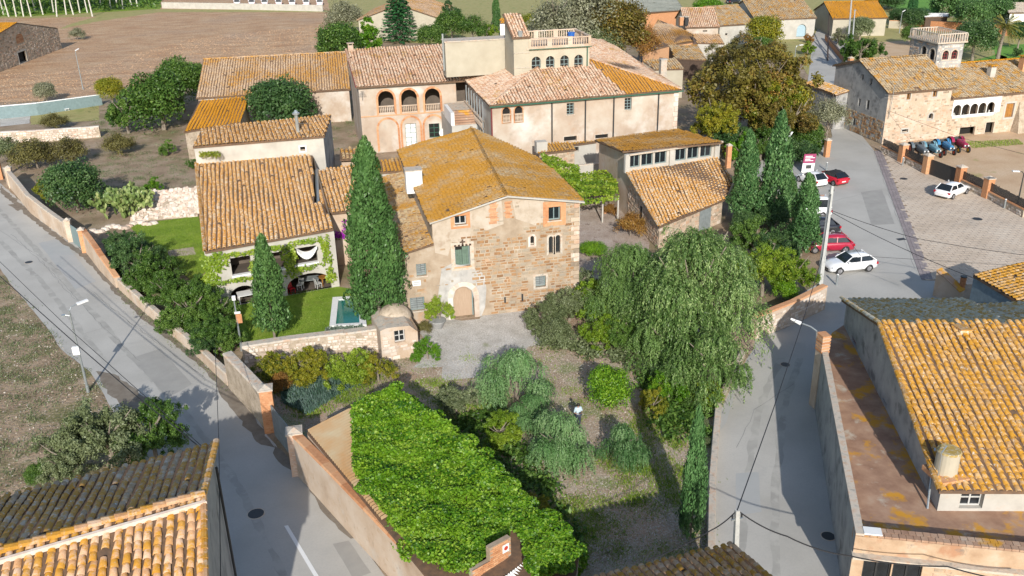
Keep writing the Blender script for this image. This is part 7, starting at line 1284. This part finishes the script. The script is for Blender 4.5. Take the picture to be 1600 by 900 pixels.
def tractor(px,py,paint,rimm,label,old=False):
    a=W(1480,231);b=W(1506,245); d=(b-a).normalized(); t=thing('tractor',label,'tractor',(*G(px,py),0),math.atan2(d.y,d.x),'old tractors in the farm yard'); 
    v,f=loft([(0.05,[(.32,.72),(.34,1.1),(.28,1.32),(.1,1.38)]),(.9,[(.3,.7),(.33,1.05),(.27,1.26),(.1,1.32)]),(1.75,[(.27,.68),(.3,1.0),(.24,1.18),(.08,1.24)]),(1.85,[(.2,.72),(.24,.98),(.18,1.1),(.06,1.15)])]); m_=MB(); m_.add(v,f,.5); m_.build('hood',paint,t,smooth=False)
    m_=MB(); m_.box(-.9,.9,-.2,.2,.5,.85); m_.build('chassis',MT['black'],t); m_=MB(); m_.box(1.855,1.87,-.18,.18,.75,1.08); m_.build('grille',MT['black'],t)
    for s in (1,-1):
        m_=MB(); m_.tube((-.75,s*.62-.14,.68),(-.75,s*.62+.14,.68),.68,n=20); w_=m_.build('rear_wheel',MT['tyre'],t); m_=MB(); m_.tube((-.75,s*.62-.15,.68),(-.75,s*.62+.15,.68),.38,n=14); m_.build('rim',rimm,w_)
        m_=MB(); m_.tube((1.4,s*.58-.09,.36),(1.4,s*.58+.09,.36),.36,n=16); w_=m_.build('front_wheel',MT['tyre'],t); m_=MB(); m_.tube((1.4,s*.58-.1,.36),(1.4,s*.58+.1,.36),.2,n=12); m_.build('rim',rimm,w_)
        m_=MB()
        for k in range(6): a0=R(20+k*24);a1=R(44+k*24); m_.add([(-.75+.8*math.cos(a0),s*.45,.68+.8*math.sin(a0)),(-.75+.8*math.cos(a1),s*.45,.68+.8*math.sin(a1)),(-.75+.8*math.cos(a1),s*.8,.68+.8*math.sin(a1)),(-.75+.8*math.cos(a0),s*.8,.68+.8*math.sin(a0))],[(0,1,2,3)],.5)
        m_.build('mudguard',paint,t); m_=MB(); m_.tube((1.86,s*.2,1.0),(1.93,s*.2,1.0),.09,n=10); m_.build('headlight',MT['head'],t)
    m_=MB(); m_.box(-.75,-.35,-.24,.24,1.0,1.1); m_.frame((-.78,-.24,1.1),(.08,0,0),(0,.48,0),(-.08,0,.3)); m_.build('seat',MT['black'],t); m_=MB(); m_.tube((.0,0,1.3),(-.2,0,1.6),.02)
    for k in range(12): a0=k*math.pi/6;a1=a0+math.pi/6; m_.tube((-.2-.1*math.cos(a0),.2*math.sin(a0),1.6+.17*math.cos(a0)),(-.2-.1*math.cos(a1),.2*math.sin(a1),1.6+.17*math.cos(a1)),.018,n=4,cap=False)
    m_.build('steering_wheel',MT['black'],t); m_=MB(); m_.tube((.9,.0,1.3),(.9,0,1.85),.035); m_.build('exhaust_pipe',MT['black'],t)
tractor(1434,243,plain('grey_tractor_paint',(.12,.15,.17),.5),MT['redr'],'dark grey tractor at the left of the tractor row'); tractor(1453,242,MT['trg'],MT['redr'],'faded blue tractor behind the brick pillar'); tractor(1474,238,MT['trb'],MT['redr'],'bright blue tractor with red wheel rims'); tractor(1496,234,MT['trr'],MT['yel'],'crimson tractor with yellow wheel rims')
# ================================================================ lamps, poles, cables, signs
def street_lamp(bx,by,h,label,arm=(.9,.6),r=.06,mat=None,head=True,name='street_lamp',lean=(0,0)):
    t=thing(name,label,'street lamp' if head else 'pole',(*G(bx,by),0)); m_=MB(); m_.tube((0,0,0),(lean[0],lean[1],h),r*1.5,r*.8,10); m_.tube((0,0,0),(0,0,.5),r*1.9,r*1.7,10); m_.build('pole',mat or MT['metal'],t)
    if head:
        T=Vector((lean[0],lean[1],h)); e=T+Vector((arm[0],arm[1],.25)); m_=MB(); m_.path([T-Vector((0,0,.1)),T+Vector((arm[0]*.3,arm[1]*.3,.18)),e],[.035]*3); m_.build('arm',mat or MT['metal'],t)
        u=Vector((arm[0],arm[1],.05)).normalized(); s=Vector((-u.y,u.x,0)); m_=MB(); m_.frame(e-u*.1-s*.13-Vector((0,0,.05)),u*.7,s*.26,(0,0,.1)); m_.build('lamp_head',MT['whitep'],t)
    return t
t=street_lamp(138,613,6.0,'tall slim street lamp with white head on the verge of the left street',arm=(.55,.35)); m_=MB(); m_.frame((-.32,-.2,2.9),(.42,0,0),(0,.2,0),(0,0,.55)); m_.build('junction_box',MT['whitep'],t); m_=MB(); m_.tube((-.3,0,5.7),(0,0,5.6),.03); m_.frame((-.5,-.1,5.6),(.22,0,0),(0,.2,0),(0,0,.12)); m_.build('camera_box',MT['metal'],t)
street_lamp(130,140,6.3,'distant pale lamp post beyond the far terrace',arm=(.1,.1),r=.07); t=street_lamp(378,548,4.1,'thin pole with orange tag by the oleander hedge',head=False,name='signal_pole'); m_=MB(); m_.box(-.05,.35,-.06,-.02,2.2,2.9); m_.build('orange_tag',MT['brick'],t); m_=MB(); m_.box(-.1,.3,-.08,-.02,2.95,3.1); m_.box(-.12,.12,-.1,.1,4.0,4.3); m_.build('white_box',MT['whitep'],t,kind='stuff')
street_lamp(1228,262,3.4,'slim plaza lamp beside the globe bushes and purple sign',arm=(.05,.02),mat=MT['whitep']); street_lamp(1588,328,3.7,'black lamp post in front of the shaded farm yard',arm=(-.6,.1),mat=MT['black']); street_lamp(1405,52,4.2,'distant grey lamp by the bungalow',arm=(.1,.0)); street_lamp(1537,40,3.6,'distant grey lamp before the palm',arm=(.1,.05)); street_lamp(1240,110,4.0,'curved lamp by the grey gate of the upper street',arm=(.7,0))
def tall_pole(bx,by,tx,ty,h,label,mat,w=.28,sq=True,name='utility_pole'):
    b0=Vector((*G(bx,by),0)); T=W(tx,ty,h); t=thing(name,label,'utility pole',tuple(b0)); d=T-b0; m_=MB(); m_.tube((0,0,0),d,w*.75,w*.45,4 if sq else 10); m_.build('shaft',mat,t); m_=MB(); u=d.normalized()
    m_.frame(d-u*.5+Vector((-.25,-.05,0)),(.5,0,0),(0,.08,0),(0,0,.06)); m_.build('crossarm',MT['metal'],t)
    for k in (-.2,.2): m_=MB(); m_.tube(d-u*.4+Vector((k,0,.0)),d-u*.4+Vector((k,0,.14)),.04,n=8); m_.build('insulator',MT['black'],t)
    return T
T1=tall_pole(1276,482,1300,291,8.3,'leaning concrete utility pole beside the nearest white hatchback',MT['pole'],.34); T2=tall_pole(1144,985,1152,797,6.8,'square concrete utility pole rising from the bottom edge on the right street',MT['pole'],.26)
T3=tall_pole(1321,118,1333,-30,12,'tall telegraph pole at the bend of the upper street, left of two',MT['pole'],.3); T4=tall_pole(1327,122,1336,15,8,'shorter telegraph pole just right of the tall one',MT['pole'],.26)
tall_pole(1127,960,1127,857,4.6,'thin metal service pole at the bottom edge left of concrete pole',MT['metal'],.12,False,'service_pole'); tall_pole(1293,95,1296,10,5,'slim wooden pole beside the upper street',MT['woodd'],.2,False,'wooden_pole')
def cable_(label,pts,r=.022,sag=0):
    P=[Vector(p) for p in pts]; t=thing('overhead_cable',label,'cable',tuple(P[0])); m_=MB(); Q=[]
    for i in range(len(P)-1):
        for k in range(8): f=k/8; Q.append(P[i].lerp(P[i+1],f)-Vector((0,0,sag*4*f*(1-f)))-P[0])
    Q.append(P[-1]-P[0]); m_.path(Q,[r]*len(Q),4); m_.build('cable',MT['cable'],t); return t
WL=W(1276,517,5.2); t=thing('wall_lamp','white curved street lamp arm fixed to the terrace gate pillar','street lamp',tuple(W(1276,545,3.6))); m_=MB(); o=Vector(t.location); e=W(1244,502,5.6); m_.path([Vector((0,0,0)),WL-o,WL-o+(e-WL)*.3+Vector((0,0,.1)),e-o],[.06,.05,.045,.04]); m_.build('arm',MT['metal'],t); m_=MB(); d=(e-WL).normalized(); m_.tube(e-o-d*.3,e-o+d*.35,.13,.06,8); m_.build('lamp_head',MT['whitep'],t)
cable_('black cable from the concrete pole up along the right street',[T2,W(1208,640,6.2),W(1255,500,6.2),W(1285,400,7.2),T1-Vector((0,0,.5))],.03); cable_('black cable from the concrete pole across to the terrace corner',[T2,W(1230,838,5.2),W(1325,868,4.2),W(1480,885,4.1),W(1640,915,4.1)],.03,.15)
cable_('cable running left from the concrete pole to the tiled outbuilding',[T2,W(1112,828,5.6),W(1010,876,5.2)],.025,.1); cable_('upper cable from the leaning pole across the plaza to the right',[T1-Vector((0,0,1.9)),W(1430,372,6.2),W(1640,403,6.5)],.022,.1); cable_('lower cable from the leaning pole to the blue-walled house',[T1-Vector((0,0,2.0)),W(1525,436,4.8)],.022,.25)
cable_('near cable of the pair crossing the left street lamp',[W(-40,396,6),W(115,534,5.4),W(217,622,5.2),W(320,705,6.4)],.028); cable_('thin cable running parallel above the left street',[W(-30,380,6),W(115,520,5.5),W(222,615,5.3),W(322,703,6.6)],.018); cable_('vertical cable hanging above the lower left street',[W(336,540,5),W(342,690,6.5),W(345,930,8)],.02)
cable_('thin cable from the farmhouse corner across the yard',[(50.0,35.3,4.2),W(1500,215,2.5),W(1620,246,3.6)],.02); cable_('cable from the twin telegraph poles down to the farmhouse gable',[T4-Vector((0,0,.6)),(50.2,47,7.6)],.02,.2)
cable_('faint cable over the lower plaza',[T1-Vector((0,0,2.3)),W(1345,400,6),W(1640,418,5.2)],.014)
def manhole(px,py,r,label,sq=False):
    t=thing('manhole_cover',label,'manhole',(*G(px,py),.016)); m_=MB(); 
    if sq: m_.box(-r,r,-r*.6,r*.6,0,.012); m_.build('grate',MT['black'],t)
    else: m_.tube((0,0,0),(0,0,.012),r,n=20); m_.build('cover',MT['black'],t); m_=MB(); m_.tube((0,0,-.001),(0,0,.008),r*1.15,n=20); m_.build('ring',MT['cap'],t)
for a in ((45,410,.33,'round manhole cover high on the left street'),(400,803,.42,'large round manhole cover in the shade of the corner house'),(1412,280,.4,'round manhole cover beside the paved band, upper plaza'),(1527,343,.45,'round manhole cover in the middle of the paved plaza'),(1294,838,.33,'round manhole at the foot of the terrace wall'),(1227,570,.3,'round manhole in the shade on the right street')): manhole(*a)
for x in manhole_loc if False else (): pass
for o in [o for o in col.objects if o.name.startswith('manhole_cover') and o.type=='EMPTY']:
    if 'paved' in o['label'] : o.location.z=.05
manhole(1408,374,.4,'rectangular grate on the plaza concrete beside the band',True)
def bollard(px,py,label): t=thing('bollard',label,'bollard',(*G(px,py),0),0,'steel bollards round the plaza'); m_=MB(); m_.tube((0,0,0),(0,0,.95),.09,n=10); m_.build('post',MT['metal'],t); m_=MB(); m_.tube((0,0,.95),(0,0,1.0),.1,.07,10); m_.build('cap',MT['whitep'],t)
for a in ((1410,259,'steel bollard before the second brick pillar of the farm fence'),(1569,326,'steel bollard beside the black lamp post'),(1235,275,'steel bollard left of the small rounded white car'),(1291,267,'steel bollard behind the red soft-top car'),(1307,446,'steel bollard below the nearest white hatchback'),(1491,283,'steel bollard in front of the yard gate right pillar')): bollard(*a)
def plaza_sign():
    a=Vector((*G(1252,270),0)); t=thing('plaza_sign','leaning purple and white information board beside the small white car','sign',tuple(a),R(-12)); A=Vector((0,0,.05)); u=Vector((1.35,0,0)); v=Vector((.25,.35,2.0)); m_=MB(); m_.frame(A,u,(0,.06,0),v*.55); b=m_.build('lower_panel',MT['whitep'],t); m_=MB(); m_.frame(A+v*.5+Vector((0,-.012,0)),u,(0,.07,0),v*.5); m_.build('upper_panel',plain('magenta_print',(.28,.01,.09),.4),t)
    for i,(y,l) in enumerate(((.86,.6),(.78,.8),(.70,.45),(.62,.7))): m_=MB(); m_.frame(A+v*y+u*.12+Vector((0,-.03,0)),u*l,(0,.01,0),v*.035); m_.build('text_line',MT['whitep'],t)
    m_=MB(); m_.frame(A+v*.2+u*.3+Vector((0,-.02,0)),u*.45,(0,.01,0),v*.2); m_.build('picture',MT['black'],t); m_=MB(); [m_.tube(A+u*f+Vector((0,.05,-.05)),A+u*f+v+Vector((0,.05,0)),.03) for f in (.05,.95)]; m_.build('stand',MT['metal'],t,kind='stuff')
plaza_sign()
# road marks, repairs
P=[G(446,823),G(449,822),G(500,899),G(496,900)]
m_=MB(); m_.add([(x,y,.018) for x,y in [G(444,822),G(450,821),G(499,902),G(492,903)]],[(0,1,2,3)],.5); tag(m_.build('lane_mark',MT['whitep']),'long white painted lane line on the sunlit left street','road marking')
bpy.data.objects['lane_mark']['kind']='structure'
def crack(pts,w=.024,name='road_crack'):
    m_=MB(); P=[]
    for i in range(len(pts)-1):
        a=Vector((*G(*pts[i]),.016));b=Vector((*G(*pts[i+1]),.016)); n=max(2,int((b-a).length/.7)); P+=[a.lerp(b,k/n)+Vector((random.uniform(-.08,.08),random.uniform(-.08,.08),0)) for k in range(n)]
    P.append(Vector((*G(*pts[-1]),.016)))
    for i in range(len(P)-1): d=(P[i+1]-P[i]).normalized(); n=Vector((-d.y,d.x,0))*w*random.uniform(.3,.7); m_.add([P[i]-n,P[i+1]-n,P[i+1]+n,P[i]+n],[(0,1,2,3)],.5)
    o=m_.build(name,MT['jt']); o['kind']='structure'
MT['jt']=plain('dark_joint',(.22,.22,.21),.9); MT['damp']=surf('damp_silt',[(.16,.13,.10),(.24,.21,.17)],1.5,bump=.3); MT['repair']=surf('darker_repair',[(.30,.29,.27),(.36,.35,.32)],.8,bump=.15); MT['patch']=surf('light_repair',[(.36,.37,.36),(.40,.40,.39)],.8)
for c in ([(18,366),(60,405),(115,460),(150,500),(220,565)],[(65,408),(100,450),(118,468)],[(0,360),(60,400),(140,455),(230,525),(320,590)],[(140,452),(205,505),(310,582)],[(220,511),(250,500)],[(190,450),(300,545),(355,600)],[(470,745),(532,812),(600,890)],[(130,522),(170,510)],[(1315,200),(1365,236),(1430,420)],[(1300,266),(1368,264)],[(1240,330),(1360,300)],[(1330,350),(1400,350)],[(1150,700),(1180,640),(1240,600)],[(1300,440),(1400,405),(1450,432)],[(1320,395),(1360,425)]): crack(c)
for i,p in enumerate([[(12,320),(28,317),(41,325),(28,330)],[(222,495),(240,493),(255,500),(235,504)],[(245,510),(262,509),(275,520),(262,522)],[(150,580),(180,585),(215,610),(255,640),(225,650),(190,635),(160,605)],[(330,585),(365,600),(400,655),(430,700),(400,690),(350,625)],[(425,690),(470,735),(462,745),(430,715)],[(470,738),(530,805),(560,840),(548,842),(500,795)],[(122,385),(135,392),(150,410),(138,412)],[(90,355),(104,372),(96,372)],[(195,455),(300,542),(312,552),(296,546)]]): sheet('damp_patch',p,.013,MT['damp'],.12,sub=.5)
for i,p in enumerate([[(60,380),(95,372),(150,440),(118,452)],[(205,560),(250,545),(300,600),(262,622)],[(1230,300),(1268,298),(1285,330),(1245,338)],[(1345,300),(1378,296),(1398,350),(1362,352)],[(1150,740),(1185,738),(1190,800),(1150,806)],[(520,850),(545,845),(580,895),(552,905)]]): sheet('road_repair',p,.0125,MT['repair'] if i%2 else MT['patch'],.03,sub=.6)
MT['wear']=surf('tyre_wear',[(.31,.30,.275),(.40,.39,.355)],.5,bump=.1,stains=((.9,.5,.6,(.43,.415,.38),.9),))
for p in [[(0,325),(90,420),(200,545),(300,650),(380,760),(450,900),(436,900),(366,760),(286,650),(188,545),(80,420),(-8,325)],[(0,372),(70,440),(150,540),(240,650),(300,740),(290,740),(228,650),(140,540),(60,440),(-8,374)],[(1150,900),(1158,760),(1180,640),(1215,560),(1225,560),(1192,640),(1170,760),(1164,900)],[(1205,900),(1204,760),(1218,640),(1245,560),(1255,560),(1230,640),(1218,760),(1220,900)]]: sheet('tyre_wear',p,.0118,MT['wear'],.1,sub=.7)
sheet('street_gutter',[(0,290),(52,335),(102,376),(137,397),(185,450),(225,488),(310,560),(360,606),(400,655),(395,662),(350,612),(300,562),(218,494),(178,456),(130,402),(96,380),(46,340),(0,300)],.0135,MT['damp'],.12,sub=.5)
for p in [[(1112,690),(1132,620),(1160,570),(1178,548),(1150,600),(1135,660)],[(1195,170),(1290,262),(1300,300),(1240,268)]]: sheet('worn_patch',p,.013,MT['patch'],.1)
# ================================================================ porch and garden furniture
def porch():
    t=wthing('hammock','white fringed hammock slung across the right loggia opening','hammock',tuple(W(478,404,2.6))); a=W(460,388,4.0)+Vector((0,.25,0));b=W(495,386,4.1)+Vector((0,.25,0)); m_=MB(); N=12
    for i in range(N):
        f=i/N;g=(i+1)/N; p=a.lerp(b,f)-Vector((0,0,1.05*4*f*(1-f)*.85));q=a.lerp(b,g)-Vector((0,0,1.05*4*g*(1-g)*.85)); w0=Vector((0,.55,.25))*math.sin(math.pi*f)**.6 if f>0 else Vector((0,.02,0));w1=Vector((0,.55,.25))*math.sin(math.pi*g)**.6 if g<1 else Vector((0,.02,0)); m_.quad(p,q,q+w1,p+w0)
        if 0<i<N: m_.quad(p,q,q-Vector((0,0,.22)),p-Vector((0,0,.18)))
    m_.build('sling',MT['whitep'],t)
    def table(px,py,label,mat,tilt=0,sz=(1.5,.8),rz=0,h=.72):
        t=thing('porch_table',label,'table',(*G(px,py),0),rz); m_=MB(); m_.box(-sz[0]/2,sz[0]/2,-sz[1]/2,sz[1]/2,h-.04,h); m_.build('table_top',mat,t)
        for x in (-1,1):
            for y in (-1,1): m_=MB(); m_.box(x*(sz[0]/2-.1)-.03,x*(sz[0]/2-.1)+.03,y*(sz[1]/2-.08)-.03,y*(sz[1]/2-.08)+.03,0,h-.04); m_.build('leg',mat,t)
    table(484,447,'grey slatted table in the right lower arch',MT['shutg'],sz=(1.6,1.0)); table(508,444,'small orange wooden table at the right end of the lower arch',MT['woodo'],sz=(1.0,.8),rz=.5); table(388,470,'round-covered pale table in the left lower arch',MT['whitep'],sz=(1.6,1.1),rz=.2)
    def chair(px,py,label,mat,rz=0,name='porch_chair'):
        t=thing(name,label,'chair',(*G(px,py),0),rz); m_=MB(); m_.box(-.23,.23,-.23,.23,.42,.46); m_.build('seat',mat,t); m_=MB(); m_.frame((-.23,.2,.46),(.46,0,0),(0,.04,0),(0,.08,.45)); m_.build('backrest',mat,t)
        for x in (-1,1):
            for y in (-1,1): m_=MB(); m_.box(x*.2-.02,x*.2+.02,y*.2-.02,y*.2+.02,0,.42); m_.build('leg',mat,t)
    chair(456,458,'red folding chair at the left foot of the lower arch',MT['carr'],.6); chair(470,452,'white chair inside the lower arch',MT['whitep'],-.4); chair(498,450,'pale chair by the orange table',MT['framew'],2)
    t=thing('sun_lounger','white reclining lounger on the far terrace lawn','lounger',(*G(104,172),0),1.9); m_=MB(); m_.box(-.9,.4,-.32,.32,.3,.36); m_.build('mattress',MT['whitep'],t); m_=MB(); m_.frame((.4,-.32,.32),(.55,0,.5),(0,.64,0),(-.03,0,.05)); m_.build('backrest',MT['whitep'],t)
    for x in (-.8,.3):
        for y in (-.28,.24): m_=MB(); m_.box(x,x+.05,y,y+.05,0,.3); m_.build('leg',MT['whitep'],t)
    t=thing('plant_pot','grey bowl pot under the lemon tree by the arched door','pot',(*G(684,512),0)); m_=MB(); m_.tube((0,0,0),(0,0,.6),.35,.6,16); m_.build('bowl',MT['grey'],t); m_=MB(); m_.tube((0,0,.58),(0,0,.66),.64,.64,16); m_.build('rim',MT['grey'],t)
    t=thing('garden_planters','cluster of brown flower pots under the pergola','pots',(*G(953,333),0)); 
    for i in range(5): m_=MB(); x=(i%3)*.5-.5;y=(i//3)*.45; m_.tube((x,y,0),(x,y,.4),.14,.2,10); m_.build('pot',MT['brick'],t)
    l=tree(953,328,13,.6,'loose','rust','potted_plant','rusty leafed potted plants under the pergola edge',cat='plant')
porch()
# ================================================================ the person
def person():
    h=1.70; t=thing('person','person with dark hair in a pale blue shirt holding a phone between garden trees','person',(*G(903,668),0),R(8))
    J=dict(pel=(0,0,.92),wa=(0,-.01,1.06),ch=(0,0,1.25),nk=(0,-.01,1.43),nk2=(0,-.03,1.50),hd=(0,-.05,1.58),tp=(0,-.04,1.68),
      hl=(.09,0,.88),kl=(.11,-.03,.48),al=(.11,.02,.09),tl=(.12,-.13,.04),hr=(-.09,0,.88),kr=(-.11,-.02,.48),ar=(-.12,.03,.09),tr=(-.14,-.12,.04),
      sl=(.18,0,1.38),el=(.25,-.02,1.10),wl=(.12,-.24,1.12),ml=(.08,-.31,1.14),sr=(-.18,0,1.38),er=(-.25,-.02,1.10),wr=(-.12,-.24,1.12),mr=(-.07,-.31,1.14))
    rad=dict(pel=.14,wa=.125,ch=.145,nk=.075,nk2=.055,hd=.095,tp=.07,hl=.095,kl=.058,al=.04,tl=.035,hr=.095,kr=.058,ar=.04,tr=.035,sl=.06,el=.042,wl=.028,ml=.036,sr=.06,er=.042,wr=.028,mr=.036)
    E=[('pel','wa'),('wa','ch'),('ch','nk'),('nk','nk2'),('nk2','hd'),('hd','tp'),('pel','hl'),('hl','kl'),('kl','al'),('al','tl'),('pel','hr'),('hr','kr'),('kr','ar'),('ar','tr'),('ch','sl'),('sl','el'),('el','wl'),('wl','ml'),('ch','sr'),('sr','er'),('er','wr'),('wr','mr')]
    def skinned(name,keys,edges,mat,grow=0,extra=(),root=None,lvl=1):
        ks=list(keys); v=[J[k] for k in ks]; e=[(ks.index(a),ks.index(b)) for a,b in edges]; rr=[rad[k]+grow for k in ks]
        for (p,q,r0,r1) in extra: v+=[p,q]; e.append((len(v)-2,len(v)-1)); rr+=[r0,r1]
        me=bpy.data.meshes.new(name); me.from_pydata(v,e,[]); me.materials.append(mat); o=link(name,me,t); md=o.modifiers.new('skin','SKIN'); sv=me.skin_vertices[0].data if me.skin_vertices else None
        if sv is None:
            bm=__import__('bmesh').new(); bm.from_mesh(me); bm.verts.layers.skin.verify(); bm.to_mesh(me); bm.free(); sv=me.skin_vertices[0].data
        for i,r_ in enumerate(rr): sv[i].radius=(r_,r_)
        sv[0].use_root=True; md.use_smooth_shade=True; o.modifiers.new('sub','SUBSURF').levels=lvl; o.modifiers['sub'].render_levels=lvl; return o
    J.update(f_dummy=(0,0,0)); ks=['pel','wa','ch','nk','nk2','hd','tp','hl','kl','al','tl','hr','kr','ar','tr','sl','el','wl','ml','sr','er','wr','mr']
    skinned('body',ks,E,MT['skin'],-.012)
    for s,k in ((1,'ml'),(-1,'mr')):                      # five fingers rooted in each palm
        m=Vector(J[k])
        for i in range(4):
            a=m+Vector((s*(.015-.012*i)*1.6,-.015,.02)); J['a']=tuple(a);J['b']=tuple(a+Vector((-s*.012,-.045+.004*i,.01)));J['c']=tuple(a+Vector((-s*.035,-.06+.004*i,.035))); rad.update(a=.01,b=.009,c=.007); skinned('finger',['a','b','c'],[('a','b'),('b','c')],MT['skin'])
        J['a']=tuple(m+Vector((-s*.015,.0,.03)));J['b']=tuple(m+Vector((-s*.035,-.02,.05)));J['c']=tuple(m+Vector((-s*.03,-.045,.06))); skinned('thumb',['a','b','c'],[('a','b'),('b','c')],MT['skin'])
    skinned('shirt',['pel','wa','ch','nk','sl','el','sr','er'],[('pel','wa'),('wa','ch'),('ch','nk'),('ch','sl'),('sl','el'),('ch','sr'),('sr','er')],MT['shirt'],.022)
    skinned('trousers',['pel','hl','kl','al','hr','kr','ar'],[('pel','hl'),('hl','kl'),('kl','al'),('pel','hr'),('hr','kr'),('kr','ar')],MT['jeans'],.018)
    m_=MB(); vs=[];N=12
    for j in range(6):
        ph=-.35+ (math.pi/2+.35)*j/5
        for i in range(N): a=2*math.pi*i/N; fr=.35 if math.sin(a)<-.3 and j<3 else 0; vs.append((.105*math.cos(a)*math.cos(ph),-.03+(.115-fr*.1)*math.sin(a)*math.cos(ph),1.60+.125*math.sin(ph)))
    m_.add(vs,[(j*N+i,j*N+(i+1)%N,(j+1)*N+(i+1)%N,(j+1)*N+i) for j in range(5) for i in range(N)]); m_.build('hair',MT['hair'],t,smooth=True)
    for s in (1,-1): m_=MB(); m_.box(s*.035-.014,s*.035+.014,-.15,-.138,1.585,1.6); m_.build('eye',MT['black'],t); m_=MB(); m_.box(s*.12-.05,s*.12+.05,-.2,.06,0,.075); m_.build('shoe',MT['black'],t)
    m_=MB(); m_.add([(-.012,-.145,1.555),(.012,-.145,1.555),(0,-.172,1.555),(0,-.145,1.6)],[(0,2,1),(0,3,2),(2,3,1)]); m_.build('nose',MT['skin'],t); m_=MB(); m_.box(-.025,.025,-.148,-.138,1.53,1.537); m_.build('mouth',MT['redt'],t)
    p=thing('phone','dark phone held by the person in the garden','phone',tuple(Vector(t.location)+Vector((.04,-.36,1.18)))); m_=MB(); m_.frame((-.075,0,0),(.15,0,0),(0,.01,.0),(0,-.02,.09)); m_.build('case',MT['black'],p); m_=MB(); m_.frame((-.07,.012,.005),(.14,0,0),(0,.002,0),(0,-.018,.08)); m_.build('screen',MT['glass'],p)
person()
